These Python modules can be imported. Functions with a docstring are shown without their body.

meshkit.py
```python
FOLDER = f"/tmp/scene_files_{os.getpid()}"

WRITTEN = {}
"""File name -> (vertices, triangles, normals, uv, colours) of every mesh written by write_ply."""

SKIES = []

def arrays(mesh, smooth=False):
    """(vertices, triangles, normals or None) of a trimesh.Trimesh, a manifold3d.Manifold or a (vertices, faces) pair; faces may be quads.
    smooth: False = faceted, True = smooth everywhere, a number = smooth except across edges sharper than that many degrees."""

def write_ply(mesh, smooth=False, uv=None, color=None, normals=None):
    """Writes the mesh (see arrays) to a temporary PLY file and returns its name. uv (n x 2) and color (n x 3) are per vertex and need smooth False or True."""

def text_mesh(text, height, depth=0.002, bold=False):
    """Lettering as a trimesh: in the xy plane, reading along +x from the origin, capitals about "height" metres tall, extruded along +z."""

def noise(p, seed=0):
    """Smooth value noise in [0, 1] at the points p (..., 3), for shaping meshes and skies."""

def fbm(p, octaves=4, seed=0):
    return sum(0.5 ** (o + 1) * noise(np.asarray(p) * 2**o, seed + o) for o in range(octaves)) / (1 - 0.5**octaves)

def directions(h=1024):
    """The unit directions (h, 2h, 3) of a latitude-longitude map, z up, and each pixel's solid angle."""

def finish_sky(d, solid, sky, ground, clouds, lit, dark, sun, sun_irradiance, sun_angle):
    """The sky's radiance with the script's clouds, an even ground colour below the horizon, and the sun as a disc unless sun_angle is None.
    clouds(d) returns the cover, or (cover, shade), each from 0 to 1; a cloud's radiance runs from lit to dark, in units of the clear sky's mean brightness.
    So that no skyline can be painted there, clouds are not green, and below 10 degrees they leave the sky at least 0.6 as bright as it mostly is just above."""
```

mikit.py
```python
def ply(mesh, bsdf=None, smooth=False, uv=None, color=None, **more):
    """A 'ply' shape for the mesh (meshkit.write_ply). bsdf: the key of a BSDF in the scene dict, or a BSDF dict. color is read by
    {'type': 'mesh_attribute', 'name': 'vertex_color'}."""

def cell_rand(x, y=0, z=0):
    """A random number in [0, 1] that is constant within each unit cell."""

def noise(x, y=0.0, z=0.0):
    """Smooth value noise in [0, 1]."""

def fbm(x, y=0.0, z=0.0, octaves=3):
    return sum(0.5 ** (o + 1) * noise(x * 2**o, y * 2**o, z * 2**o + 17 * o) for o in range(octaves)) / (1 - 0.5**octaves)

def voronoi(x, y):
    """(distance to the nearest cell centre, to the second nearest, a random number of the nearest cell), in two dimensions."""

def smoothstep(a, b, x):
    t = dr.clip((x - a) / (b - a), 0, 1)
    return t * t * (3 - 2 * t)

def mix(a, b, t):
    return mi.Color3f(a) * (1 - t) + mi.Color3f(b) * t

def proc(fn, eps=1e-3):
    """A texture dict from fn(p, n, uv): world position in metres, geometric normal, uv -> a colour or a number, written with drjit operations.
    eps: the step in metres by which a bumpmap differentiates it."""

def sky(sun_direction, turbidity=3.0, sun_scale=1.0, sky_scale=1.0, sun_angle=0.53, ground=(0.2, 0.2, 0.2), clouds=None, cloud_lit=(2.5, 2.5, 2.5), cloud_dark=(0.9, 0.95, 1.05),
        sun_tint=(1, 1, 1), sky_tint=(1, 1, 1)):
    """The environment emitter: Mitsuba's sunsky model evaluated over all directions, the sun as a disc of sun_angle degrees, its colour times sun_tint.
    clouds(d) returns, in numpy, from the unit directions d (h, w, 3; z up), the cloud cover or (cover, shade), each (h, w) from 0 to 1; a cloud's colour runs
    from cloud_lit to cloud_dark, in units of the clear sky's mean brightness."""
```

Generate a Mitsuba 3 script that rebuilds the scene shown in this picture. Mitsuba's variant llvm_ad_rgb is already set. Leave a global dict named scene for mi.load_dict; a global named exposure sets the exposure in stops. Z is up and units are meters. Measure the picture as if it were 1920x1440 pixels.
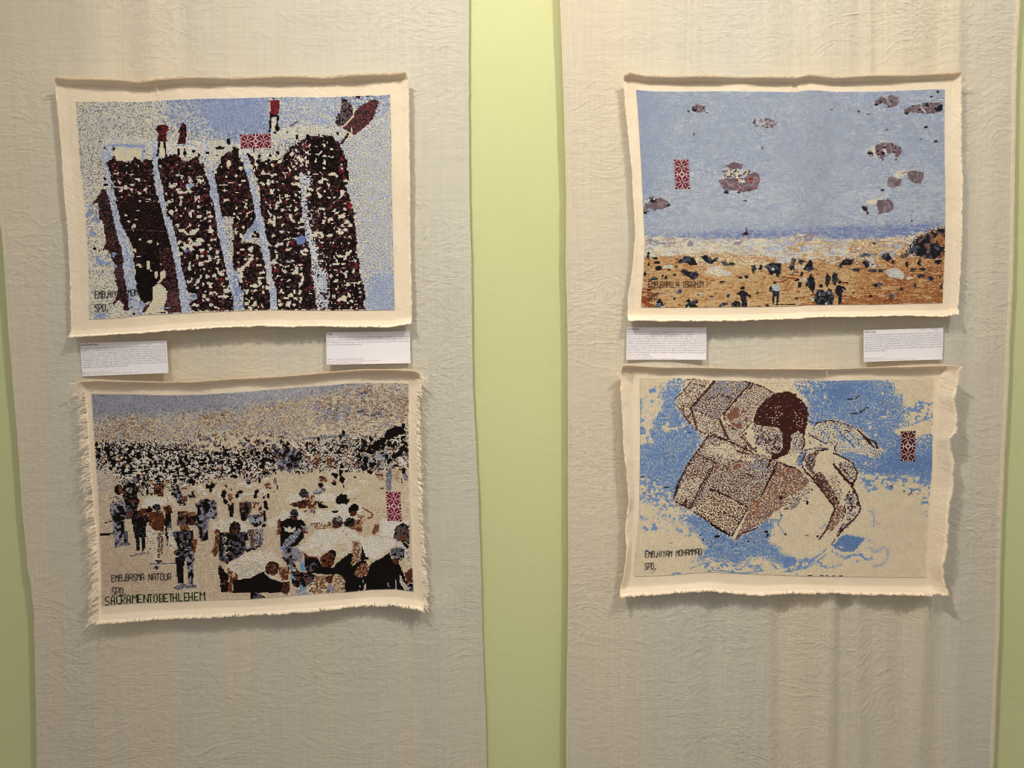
import math
import numpy as np
import shapely
import trimesh
from scipy.ndimage import gaussian_filter
import drjit as dr
import mitsuba as mi
import meshkit
import mikit
from mikit import noise, fbm, smoothstep, mix

T = mi.ScalarTransform4f
scene, labels = {}, {}

# ------------------------------------------------------------------ camera, light, exposure
EYE = (0.0, -1.153, 1.55)
PITCH, ROLL = math.radians(4.5), math.radians(0.95)
FORWARD = (0.0, math.cos(PITCH), -math.sin(PITCH))
UP = (math.sin(ROLL), math.cos(ROLL) * math.sin(PITCH), math.cos(ROLL) * math.cos(PITCH))
scene['camera'] = {'type': 'perspective', 'fov': 2 * math.degrees(math.atan(960 / 1441)), 'fov_axis': 'x', 'near_clip': 0.05,
                   'to_world': T().look_at(origin=EYE, target=[e + v for e, v in zip(EYE, FORWARD)], up=UP)}
exposure = 0.82
scene['room_light'] = {'type': 'constant', 'radiance': {'type': 'rgb', 'value': [0.215, 0.21, 0.215]}}


def track_light(name, at, aim, power, spread, tint=(1.0, 0.95, 0.86)):
    """A gallery track lamp: three close LED points."""
    a, d = np.array(at), np.array(aim) - np.array(at)
    side = np.cross(d / np.linalg.norm(d), [0, 0, 1])
    side /= np.linalg.norm(side)
    for k in (-1, 0, 1):
        o = a + side * 0.035 * k
        scene[f'{name}_{k + 1}'] = {'type': 'spot', 'cutoff_angle': spread, 'beam_width': spread * 0.35,
                                    'intensity': {'type': 'rgb', 'value': [power * t / 3 for t in tint]},
                                    'to_world': T().look_at(origin=list(o), target=list(o + d), up=[0, 0, 1])}


track_light('track_lamp_a', (-0.62, -1.2, 2.95), (0.42, 0, 1.74), 3.75, 40)
track_light('track_lamp_b', (0.80, -1.2, 2.95), (-0.14, 0, 1.74), 3.05, 40)
track_light('track_lamp_c', (0.30, -1.5, 3.0), (0.30, 0, 1.8), 0.6, 42)


# ------------------------------------------------------------------ helpers
def lin(c):
    c = np.asarray(c, float) / 255
    return np.where(c < 0.04045, c / 12.92, ((c + 0.055) / 1.055) ** 2.4)


def flat(c):
    return tuple(float(v) for v in lin(c))


def tag(key, label=None, category=None, group=None, kind=None):
    labels[key] = {k: v for k, v in (('label', label), ('category', category), ('group', group), ('kind', kind)) if v}


def cloth_bsdf(color, rough=0.9, bump=None, scale=1.0, eps=4e-4):
    d = {'type': 'principled', 'base_color': color, 'roughness': rough, 'specular': 0.15, 'sheen': 0.25}
    if bump is not None:
        d = {'type': 'bumpmap', 'arbitrary': mikit.proc(bump, eps), 'scale': scale, 'bsdf': d}
    return {'type': 'twosided', 'bsdf': d}


def rgb(c, k=1.0):
    return {'type': 'rgb', 'value': [float(v * k) for v in lin(c)]}


def grid_faces(nr, nc, base=0):
    i = np.arange(nr * nc).reshape(nr, nc) + base
    a, b, c, d = i[:-1, :-1].ravel(), i[:-1, 1:].ravel(), i[1:, 1:].ravel(), i[1:, :-1].ravel()
    return np.vstack([np.stack([a, d, c], 1), np.stack([a, c, b], 1)])


def tubes(paths, radius, sides=3):
    """Many thin threads as one mesh: paths (n, k, 3), radius (n,) or (n, k)."""
    P = np.asarray(paths, float)
    n, k, _ = P.shape
    r = np.broadcast_to(np.asarray(radius, float).reshape(n, -1) if np.ndim(radius) else radius, (n, k))
    t = np.gradient(P, axis=1)
    t /= np.linalg.norm(t, axis=2, keepdims=True) + 1e-12
    ref = np.where(np.abs(t[..., 1:2]) < 0.9, [[[0, 1.0, 0]]], [[[1.0, 0, 0]]])
    a = np.cross(t, ref)
    a /= np.linalg.norm(a, axis=2, keepdims=True) + 1e-12
    b = np.cross(t, a)
    ang = np.arange(sides) * 2 * np.pi / sides
    ring = P[:, :, None] + r[..., None, None] * (np.cos(ang)[:, None] * a[:, :, None] + np.sin(ang)[:, None] * b[:, :, None])
    idx = np.arange(n * k * sides).reshape(n, k, sides)
    p, q = idx[:, :-1], idx[:, 1:]
    pn, qn = np.roll(p, -1, 2), np.roll(q, -1, 2)
    faces = np.vstack([np.stack([p.ravel(), q.ravel(), qn.ravel()], 1), np.stack([p.ravel(), qn.ravel(), pn.ravel()], 1)])
    for e in (0, k - 1):
        for m in range(1, sides - 1):
            faces = np.vstack([faces, np.stack([idx[:, e, 0], idx[:, e, m], idx[:, e, m + 1]], 1)])
    return trimesh.Trimesh(ring.reshape(-1, 3), faces, process=False)


def along(poly, n):
    """n points evenly spaced along a polyline of (x, z)."""
    p = np.asarray(poly, float)
    s = np.r_[0, np.cumsum(np.linalg.norm(np.diff(p, axis=0), axis=1))]
    t = np.linspace(0, s[-1], n)
    return np.stack([np.interp(t, s, p[:, k]) for k in range(2)], 1)


def coons(top, bottom, left, right):
    """A grid of points between four edges, each an array of points."""
    nc, nr = len(top), len(left)
    u, v = np.linspace(0, 1, nc)[None, :, None], np.linspace(0, 1, nr)[:, None, None]
    return ((1 - v) * top[None] + v * bottom[None] + (1 - u) * left[:, None] + u * right[:, None]
            - (1 - u) * (1 - v) * top[0] - u * (1 - v) * top[-1] - (1 - u) * v * bottom[0] - u * v * bottom[-1])


def ramp(t, a=0.0, b=1.0):
    t = np.clip((t - a) / (b - a), 0, 1)
    return t * t * (3 - 2 * t)


# ------------------------------------------------------------------ measured outlines, in metres on the wall (x to the right, z up)
SHEETS = {
    'distribution': {'outer': {
        'top': [(-0.6397,1.904),(-0.6373,1.9069),(-0.591,1.9054),(-0.5502,1.9033),(-0.523,1.8999),(-0.4947,1.9031),(-0.4536,1.9054),(-0.3876,1.9036),(-0.3466,1.9044),(-0.2919,1.9043),(-0.2646,1.9024),(-0.2228,1.9047),(-0.1817,1.9062),(-0.1491,1.9064),(-0.143,1.9056)],
        'bottom': [(-0.6416,1.5432),(-0.5994,1.5448),(-0.5431,1.547),(-0.5,1.5502),(-0.4578,1.5518),(-0.4039,1.554),(-0.3618,1.5549),(-0.3198,1.5526),(-0.2776,1.5535),(-0.2348,1.5512),(-0.1787,1.5503),(-0.1458,1.5544)],
        'left': [(-0.6431,1.9058),(-0.645,1.8992),(-0.6439,1.8559),(-0.6419,1.8018),(-0.6416,1.7275),(-0.641,1.6802),(-0.6417,1.6247),(-0.6432,1.5751),(-0.6439,1.5432)],
        'right': [(-0.1438,1.9074),(-0.142,1.8881),(-0.1427,1.8343),(-0.1438,1.7658),(-0.1448,1.727),(-0.1459,1.6582),(-0.1462,1.5887),(-0.1464,1.5545)],
    },'field': {
        'top': [(-0.6196,1.8776),(-0.5698,1.8771),(-0.5284,1.8757),(-0.5003,1.8771),(-0.4447,1.8788),(-0.3918,1.8787),(-0.3228,1.8796),(-0.2672,1.8782),(-0.2116,1.8796),(-0.1686,1.8804)],
        'bottom': [(-0.619,1.5662),(-0.5734,1.5678),(-0.5376,1.5719),(-0.4878,1.5726),(-0.4454,1.5742),(-0.4054,1.5751),(-0.349,1.5758),(-0.2786,1.5738),(-0.2214,1.5729),(-0.1705,1.5728)],
        'left': [(-0.6196,1.8776),(-0.6182,1.8292),(-0.6174,1.774),(-0.6148,1.7275),(-0.6153,1.6938),(-0.6154,1.6523),(-0.6163,1.6105),(-0.619,1.5662)],
        'right': [(-0.1686,1.8804),(-0.1685,1.8219),(-0.17,1.753),(-0.1704,1.6866),(-0.1708,1.6171),(-0.1705,1.5728)],
    }},
    'flour': {'outer': {
        'top': [(-0.6291,1.4749),(-0.6079,1.4761),(-0.5657,1.4743),(-0.5089,1.4717),(-0.4663,1.4718),(-0.4097,1.4752),(-0.3838,1.4756),(-0.3555,1.4767),(-0.3131,1.4791),(-0.2562,1.4829),(-0.2134,1.4853),(-0.1711,1.4846),(-0.143,1.4826),(-0.1337,1.4793)],
        'bottom': [(-0.6307,1.1143),(-0.5864,1.1152),(-0.5424,1.1186),(-0.484,1.1201),(-0.4406,1.121),(-0.3995,1.1219),(-0.356,1.1237),(-0.3125,1.1262),(-0.2686,1.1296),(-0.2247,1.1338),(-0.1813,1.1331),(-0.1598,1.1286),(-0.1381,1.1265)],
        'left': [(-0.6316,1.4746),(-0.6293,1.4604),(-0.6288,1.4175),(-0.629,1.3745),(-0.6292,1.3303),(-0.6281,1.2956),(-0.6293,1.2754),(-0.6266,1.2534),(-0.6268,1.2094),(-0.6278,1.165),(-0.63,1.113)],
        'right': [(-0.1341,1.479),(-0.1376,1.4673),(-0.1407,1.4381),(-0.143,1.3809),(-0.1429,1.3223),(-0.1434,1.2747),(-0.1409,1.2161),(-0.1392,1.1571),(-0.1384,1.1257)],
    },'field': {
        'top': [(-0.6208,1.4563),(-0.5987,1.4559),(-0.5561,1.4549),(-0.5131,1.4526),(-0.4559,1.4528),(-0.4132,1.4549),(-0.3871,1.4561),(-0.3443,1.4595),(-0.2873,1.4624),(-0.2296,1.4662),(-0.1523,1.4649)],
        'bottom': [(-0.6253,1.1351),(-0.5735,1.1384),(-0.5294,1.1388),(-0.4854,1.1402),(-0.4418,1.1411),(-0.4007,1.1412),(-0.357,1.1441),(-0.2988,1.1478),(-0.2547,1.1491),(-0.218,1.1522),(-0.1817,1.1524),(-0.1544,1.1481)],
        'left': [(-0.6208,1.4563),(-0.6208,1.4027),(-0.6203,1.3441),(-0.6208,1.2949),(-0.6217,1.2526),(-0.6227,1.1937),(-0.6253,1.1351)],
        'right': [(-0.1523,1.4649),(-0.1549,1.3949),(-0.1565,1.3364),(-0.1563,1.287),(-0.155,1.2447),(-0.155,1.1857),(-0.1544,1.1481)],
    }},
    'drops': {'outer': {
        'top': [(0.1661,1.897),(0.176,1.9013),(0.1965,1.8973),(0.2375,1.8951),(0.2789,1.8952),(0.3341,1.8936),(0.4139,1.8915),(0.4288,1.8943),(0.4671,1.8907),(0.5222,1.8928),(0.5774,1.8926),(0.6184,1.8938),(0.6442,1.8945)],
        'bottom': [(0.1706,1.5539),(0.2095,1.5524),(0.2516,1.5517),(0.2942,1.551),(0.3506,1.5513),(0.4183,1.5525),(0.4448,1.5544),(0.5153,1.5532),(0.5716,1.5542),(0.628,1.5517),(0.6504,1.5553)],
        'left': [(0.1669,1.8987),(0.1697,1.8599),(0.1737,1.8194),(0.1793,1.7643),(0.1814,1.7179),(0.1836,1.6781),(0.1811,1.6436),(0.1779,1.6155),(0.1727,1.5876),(0.1713,1.5539)],
        'right': [(0.6458,1.8953),(0.648,1.8715),(0.6497,1.811),(0.6533,1.7426),(0.6542,1.7113),(0.6543,1.6563),(0.6539,1.6144),(0.6535,1.5866),(0.6517,1.5553)],
    },'field': {
        'top': [(0.1851,1.8811),(0.2114,1.8787),(0.2528,1.8777),(0.2946,1.8774),(0.3639,1.876),(0.4153,1.8744),(0.4319,1.8763),(0.4704,1.8742),(0.526,1.8736),(0.5815,1.8747),(0.6283,1.8751)],
        'bottom': [(0.1913,1.5707),(0.239,1.5695),(0.2958,1.569),(0.3666,1.5686),(0.4206,1.5688),(0.4332,1.57),(0.4754,1.5699),(0.5322,1.569),(0.589,1.5696),(0.6333,1.5697)],
        'left': [(0.1851,1.8811),(0.188,1.8466),(0.1912,1.792),(0.1939,1.737),(0.1945,1.7195),(0.197,1.6643),(0.1953,1.6223),(0.1927,1.5943),(0.1913,1.5707)],
        'right': [(0.6283,1.8751),(0.6289,1.826),(0.6311,1.7712),(0.6336,1.7108),(0.6343,1.6848),(0.6343,1.6294),(0.6335,1.5871),(0.6333,1.5697)],
    }},
    'sea': {'outer': {
        'top': [(0.1617,1.4869),(0.1774,1.4851),(0.2197,1.482),(0.2765,1.4807),(0.3331,1.4778),(0.4156,1.4764),(0.4705,1.4747),(0.5273,1.4761),(0.5838,1.4768),(0.6264,1.4776),(0.6523,1.4764)],
        'bottom': [(0.1576,1.1433),(0.1832,1.1423),(0.2193,1.1447),(0.263,1.1469),(0.292,1.1486),(0.321,1.1438),(0.3645,1.14),(0.4199,1.1421),(0.4616,1.1406),(0.5198,1.1374),(0.5778,1.1369),(0.6214,1.1356),(0.6438,1.1383)],
        'left': [(0.1617,1.4869),(0.1608,1.4555),(0.1629,1.4128),(0.1643,1.3695),(0.1695,1.3114),(0.1718,1.2808),(0.1668,1.2372),(0.1691,1.2148),(0.1633,1.1707),(0.1575,1.1434)],
        'right': [(0.6476,1.4769),(0.6453,1.4481),(0.6411,1.4297),(0.6457,1.4057),(0.6447,1.3845),(0.6373,1.37),(0.6393,1.3557),(0.6427,1.3341),(0.6441,1.2979),(0.6392,1.2748),(0.6368,1.2169),(0.6323,1.1801),(0.6389,1.1414)],
    },'field': {
        'top': [(0.1893,1.4671),(0.2637,1.4651),(0.2926,1.4614),(0.3353,1.4599),(0.4185,1.4593),(0.4737,1.4576),(0.5453,1.4577),(0.6237,1.4591)],
        'bottom': [(0.1796,1.1669),(0.2352,1.1678),(0.2646,1.1704),(0.2936,1.1715),(0.352,1.1673),(0.4423,1.1616),(0.5079,1.1597),(0.6212,1.1577)],
        'left': [(0.1893,1.4671),(0.1891,1.4115),(0.1889,1.3534),(0.1879,1.2894),(0.1878,1.2569),(0.183,1.2128),(0.1805,1.1828),(0.1796,1.1669)],
        'right': [(0.6237,1.4591),(0.6232,1.4186),(0.6236,1.3751),(0.6243,1.317),(0.6223,1.2934),(0.6209,1.2349),(0.6196,1.1754),(0.6212,1.1577)],
    }},
}
CHART_DISTRIBUTION = [
    ('fill','C5.2G2.2B1.6',0.3,0,[]),
    ('poly','C7W1.5G1.6B.6',0.4,5,[-11.5,66.1,33.7,67.2,33.5,110.8,49.3,204.6,-18.3,199.3]),
    ('poly','S2.5B2.5C2G1',0.3,6,[69.3,-5,280.2,1.1,279.1,44.6,156.1,42.2,127.3,51.3,86.1,25.3]),
    ('poly','S6B3G.5',0.4,7,[97.7,-8.3,214.8,-6.3,194.8,19.2,165.9,32.7,137.3,37.8,112.1,24.1]),
    ('poly','B4C3S3G.5',0.3,4,[170.1,-3.5,238.1,-4.4,232.3,26,194.4,28.1,166.4,22.9]),
    ('poly','C5B3.5S1.6G.8',0.3,4,[225.2,26.3,282.3,10.9,278.3,199.4,247,198.9]),
    ('poly','S5B4C1.5',0.3,4,[251.9,165,274.8,158.2,277.1,192.1,251.8,199]),
    ('poly','C6B2S1',0.3,2,[194.6,24.1,241.7,26.9,238.9,39.4,165.5,41.5,168.3,32.8]),
    ('poly','C6B3W1',0.4,2,[21.8,32.2,66.6,33.1,66.7,48.7,22.9,50.5]),
    ('poly','C5W3B1.5',0.4,3,[66.4,36.5,156.1,41.2,155.7,52,70.3,51.9]),
    ('line','S6B3',0.4,2.24,[28.5,38.7,58.3,40.2]),
    ('line','B6S2',0.4,1.89,[22.9,40.1,21.4,48.8,21.6,58.3]),
    ('line','B6S2',0.4,1.89,[56.2,40.5,56,51.1]),
    ('poly','C',0.3,0.3,[31.2,42.5,53.5,42.7,52.9,53.3,30.6,52.9]),
    ('line','S5B3',0.4,1.2,[82.1,42.8,97.7,40.1,104.4,43.1]),
    ('poly','D6M2.2K2R.4',0.45,0.6,[17.8,77.4,21,79.2,23.7,95.8,22.4,102.7,11.2,102.4,12.4,95.5,12.1,89.4,6.2,91.9,9.7,87.6,14.7,81.7]),
    ('poly','D6M2.4K1.6R.3',0.45,0.6,[12,90.7,24.1,91,25.7,106.7,29.3,124.3,32.6,136.7,34.1,152.6,36.2,167.6,37,179,37,189.5,31.7,188,31.3,183.6,27.4,178.8,23,182.9,22.1,182,25.2,174.4,26.5,169.2,24.2,160.5,23.2,151.7,25.9,147.5,21.4,141.3,20,134.3,16.7,131.6,13.5,133.2,16.5,127.2,17.7,121.2,15.8,115.1,15.3,106.4,12.4,104.6,12.2,99.4]),
    ('poly','M5D4',0.5,0.6,[23.8,147.4,34.2,149.1,35.5,161.4,24.2,159.6]),
    ('dots','K',0.5,0.6,[6.2,131.2,1.7,1,10.5,132.9,0.7,0.7,18.6,181.9,0.8,0.8]),
    ('scatter','S6B3',1.3,0.35,[1.4,92.1,11.1,90.7,12.1,101.1,5.9,121.7,0.8,118.9]),
    ('scatter','S6B2',1.2,0.4,[6,135.5,24.4,134.4,21.7,155.2,14.8,154.9]),
    ('poly','S7B2C1',0.6,2,[5.5,189,16,190.4,19.5,194.9,4.7,195.4]),
    ('poly','B6W2.5S1.2',0.5,0.5,[21.9,37,28.9,38.1,29.4,67,30.2,91.3,34.6,108.9,36.1,126.4,40.5,136.5,42.2,153.2,42.8,164.9,45.1,176.3,49.9,190,48.4,194.8,36.7,193.2,35.8,178.6,33.1,163.8,31.6,152.1,31.3,134.7,28.9,125.9,25.4,108.4,22.6,91,22.7,71.7,21,57.2]),
    ('poly','S5B4C2',0.6,1.5,[37.3,176.4,49.5,176.8,51.8,194.1,33.8,193.8]),
    ('poly','K6D3R.3',0.4,0.8,[23.2,54.9,30.3,49.8,32.7,53.4,45.5,54.6,48.4,49.3,52.5,52,54.9,55.5,57.6,52.1,64.4,53.4,64.4,67.5,64.5,76.4,66.3,85.4,67.1,97.8,67.7,103.1,30.3,101.3,28.9,96,27.8,80.3,26.2,75,26.8,64.5,25.4,59.3]),
    ('scatter','C6W3',0.9,0.07,[28.1,57.6,67.6,58.9,64.5,97.7,24.5,95.9]),
    ('scatter','M4R1',0.6,0.12,[28.4,53.3,67.8,54.5,64.5,97.7,24.5,95.9]),
    ('dots','D6K2R1',0.5,1.3,[30.4,49.4,1.6,1.1,35.2,54.3,2.2,1.3,59.3,54,2.2,1.6,61.6,58.5,1.9,3.8]),
    ('dots','C6W2B2',0.5,1.3,[44.8,65.6,2.5,1.1,49.6,69.7,2.2,1,51.2,71,1.3,0.8,60.2,76.2,1.1,0.6,44.8,74.8,2.2,0.8,56.3,71.5,1.1,0.4,63.7,65.7,0.8,0.6,51.7,83.9,0.9,0.5,56.3,90.2,1.4,0.8,36.2,91.6,1.6,0.8,38,57.9,0.8,0.5,47.8,79.4,0.9,0.4]),
    ('line','B5W3',0.4,1.38,[28.2,76.3,41.1,77.8]),
    ('line','B5W3',0.4,1.38,[26.2,70.6,28.3,75.9]),
    ('poly','K6D2.6R.3',0.4,0.8,[29.4,90.3,67.9,92,70.6,106.3,73.2,117.9,76,133,78.8,150.7,81,164,83.4,177.4,85.4,193.8,49.3,193.7,50.2,188.5,57.2,182.6,49.3,184,45,175.6,43.3,166.6,42.9,153.4,40.5,144.4,41.6,141,40.4,128.6,35.7,117.8,30.9,108.7]),
    ('poly','K9D1',0.7,1.5,[50,130.2,64.7,132.5,64.9,147.6,60.3,154.4,55.2,152.5,50.2,145.2]),
    ('poly','K9D.6',0.7,1,[42,153.3,59.5,152.6,61.8,162.4,58.2,168.5,58.1,180.9,51.1,184.1,45.8,175.7,43.3,166.6]),
    ('poly','D6M1.6K2.6R.3',0.7,1,[64.6,133.4,76,133,78.8,150.7,81,164,83.4,177.4,85.4,193.8,72.8,193.7,68.9,188.3,71.2,174.3,69.1,168,63.5,163.4,65.7,149.3]),
    ('poly','M4D4R1',0.6,1,[71.2,174.3,82.5,174.7,85.4,193.8,72.8,193.3,69.3,188.3]),
    ('dots','C6W2',0.5,1.3,[36.4,102.5,2,1.1,38.8,107.9,1.1,1.1,43.4,112.2,2,1.9,42.8,116.1,1.8,0.9,47.9,98.8,1.3,0.6,45,106.6,1.3,0.8,48,125.3,1.1,1.1,56.2,127.3,1.9,1.5,63.5,129.4,1.1,1.7,43.2,135,1.9,1.7,46,140.5,2.2,0.8,44.8,148.3,2.5,0.9,47.4,150.3,1.1,0.9,56.8,154.3,0.9,0.8,65.8,148.5,1,0.9,41.1,115.1,1.1,0.8]),
    ('poly','C',0.3,0.2,[53.2,145.4,55.8,145.4,55.6,152.5,53.4,153.3]),
    ('poly','C',0.3,0.2,[60.5,154.9,62.8,155,62.3,161.6,60.3,161.5]),
    ('poly','C6W1',0.3,0.4,[64.6,156.4,69.5,153.9,70.2,161,67.1,161.8,64.8,166.1,62.1,166,65.4,160.8]),
    ('line','M5D3',0.4,0.6,[34.1,115,73.6,118.8]),
    ('line','K',0.4,0.86,[35.7,117.8,73.6,119.7]),
    ('poly','C7W1',0.4,0.5,[58.1,169.4,63.4,166,69.1,169.8,71.4,174.3,70.7,181.3,68,188.7,68.4,190.9,73.2,193.7,48.4,193.6,54.5,187.8,58.1,180.9]),
    ('poly','D5M2R2',0.5,0.6,[48.8,192.8,51,186.8,55.4,184.7,53.6,188.7,51,192.9]),
    ('poly','D5R2K2',0.5,0.6,[32.2,183.7,36.1,181.6,37,189.5,31.7,188.9]),
    ('dots','B6W2',0.5,1.3,[43.2,178,3.2,1.9,42.3,184.9,3.8,3.8,69.3,189.6,4.5,0.9]),
    ('dots','K',0.5,1.3,[38.8,186.3,0.9,0.5,40.9,192.7,1.1,1,38.3,179.2,0.8,0.5]),
    ('poly','B6W2.5S1.2',0.5,0.5,[64.6,34.9,71.1,37.3,70.2,53.8,70.3,68.5,72.6,85.8,75.3,93.3,77.4,111,82.2,122.9,84.8,139.6,86.2,155.3,89.2,173,92.8,195.7,84.6,195.7,81.4,172.6,79.5,155,77.1,139.3,74,122.5,71.2,110.7,67.6,92.9,66.4,85.5,65,68.2,64.8,48.6]),
    ('poly','K5D3R.3M.8',0.55,0.9,[68.8,52.7,76.6,50.9,84.4,49.1,89.4,52,92.7,54.9,95.2,56.3,104,51.9,106.4,55.6,109.6,59.2,110.8,69.8,113.7,77,113.8,87.6,116.5,100.1,118,107.2,73.7,105.2,73.1,98.1,71.8,82.1,69.7,66.1]),
    ('scatter','C6W3B1.5M1',1.0,0.2,[69.7,66.1,110.8,69.8,113.8,87.6,117.2,105.4,73.8,103.4,71.8,82.1]),
    ('dots','C6W2B1',0.5,1.3,[86.5,58.9,1.4,0.8,71,59.1,1.3,1.3,79.9,78,2.9,1.6,86.4,83.2,3.2,1.4,88.9,84.3,3.2,1,95.9,83.3,2.5,1.3,85,80.1,1.3,0.9,104.7,70.5,2.5,0.8,101.9,97.3,1.9,1.6,86.8,89,1.3,1.7,77,92.1,2.9,1.4,108.9,95.5,1.6,0.9,92.3,97.3,1.9,0.8,107.1,57.4,1.1,1.3,96.7,60.4,0.9,0.6]),
    ('dots','R6D2',0.5,1.3,[87.8,76.7,1.4,2.9,85,79.6,1.3,0.8,105.7,91.3,2.2,1.6,109.5,87.5,1.1,0.8]),
    ('poly','B6S4',0.5,0.6,[93.1,76.1,98.3,75.5,100.7,78.3,96.2,80.2,92.8,78.7]),
    ('poly','K5D3R.3M.8',0.55,0.9,[74.4,92.4,115.5,94.3,117.8,112.9,119.1,124.4,122,139.5,124.2,151.9,125.8,157.3,128,170.6,129.7,176.9,132.2,184,132,194.6,92.8,193.3,91.2,186.6,98.2,182.6,97.4,177.3,89.5,175.9,88.7,168.9,85.6,157.2,83.4,142.1,81.4,128.8,77.8,112.8]),
    ('scatter','C6W3B1.5',1.0,0.16,[76.9,93.4,115,95.1,122,139.5,128.9,170.7,131.2,192.8,98.1,191.4,85.6,157.2]),
    ('dots','C6W3',0.5,1.3,[77.4,101.3,1.9,2.2,102.3,97.8,1.8,1.8,103.3,106.2,2.2,1.3,112.8,107,2.5,1.1,81.7,113,1.9,1.6,85.4,118.4,3.2,1.4,96.2,120.8,3.5,2.4,100.2,118.4,1.3,1.9,92.2,122.3,2.2,0.9,102.4,128.2,3.8,1.9,112.8,128.6,1.9,1.4,99.6,131.6,4.5,1.9,90.8,132.8,3.2,1.3,104.6,137.1,1.8,1.4,111.6,136.5,1.9,1.7,86.4,133.5,2.5,1.4,107.7,147.8,2.4,0.9,102.5,148.5,2.2,0.6,117.4,143.8,2.2,0.9,89.6,120.4,1,1.3,109.2,156.7,1.1,0.9,117.3,149.9,1.3,0.6,122.2,160.7,1.4,1.9,98.3,172,1.4,0.8,110.5,177.5,2,1.3,126.2,175.9,3.2,1.9,124.4,181.1,3.8,1,107.8,183.6,2,1.4,96.4,187.8,3.8,1.8,119.1,180.9,2.2,0.9,129.6,145,1.9,1.1,117.9,157,1.1,0.6]),
    ('dots','R6D3M1',0.5,1.3,[82.4,106.8,0.8,0.8,103.6,140.6,2.5,1.7,108,139.9,1.3,1.9,91.9,128.9,1.4,0.6,116.4,126.1,1.3,1,121.1,166,1.9,1.9,119.2,177.4,1.6,1,118.4,169.4,0.9,0.6]),
    ('dots','U6S3',0.5,1.3,[93.9,179.3,3.2,2,92.9,183.2,2.2,1.3,89.3,137.2,1.6,1.3]),
    ('poly','B6W2.5S1.2',0.5,0.5,[110.4,37.2,117.3,40.3,118.8,51.1,120.2,60.9,121.4,87.9,121.8,95.3,123.8,108.6,126.5,124.8,128.2,142.5,132.6,157.3,133.7,174.5,138.8,183.9,140.1,193.8,132.4,194,131.1,183.7,127.9,174.3,124.9,157.1,122.4,142.3,119.3,124.6,117.5,108.4,115.6,95.1,113.7,87.7,112.2,60.8]),
    ('poly','B5S4W1',0.7,1,[130.6,161.7,139.3,159.5,139.1,193.7,131.4,194.5]),
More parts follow.
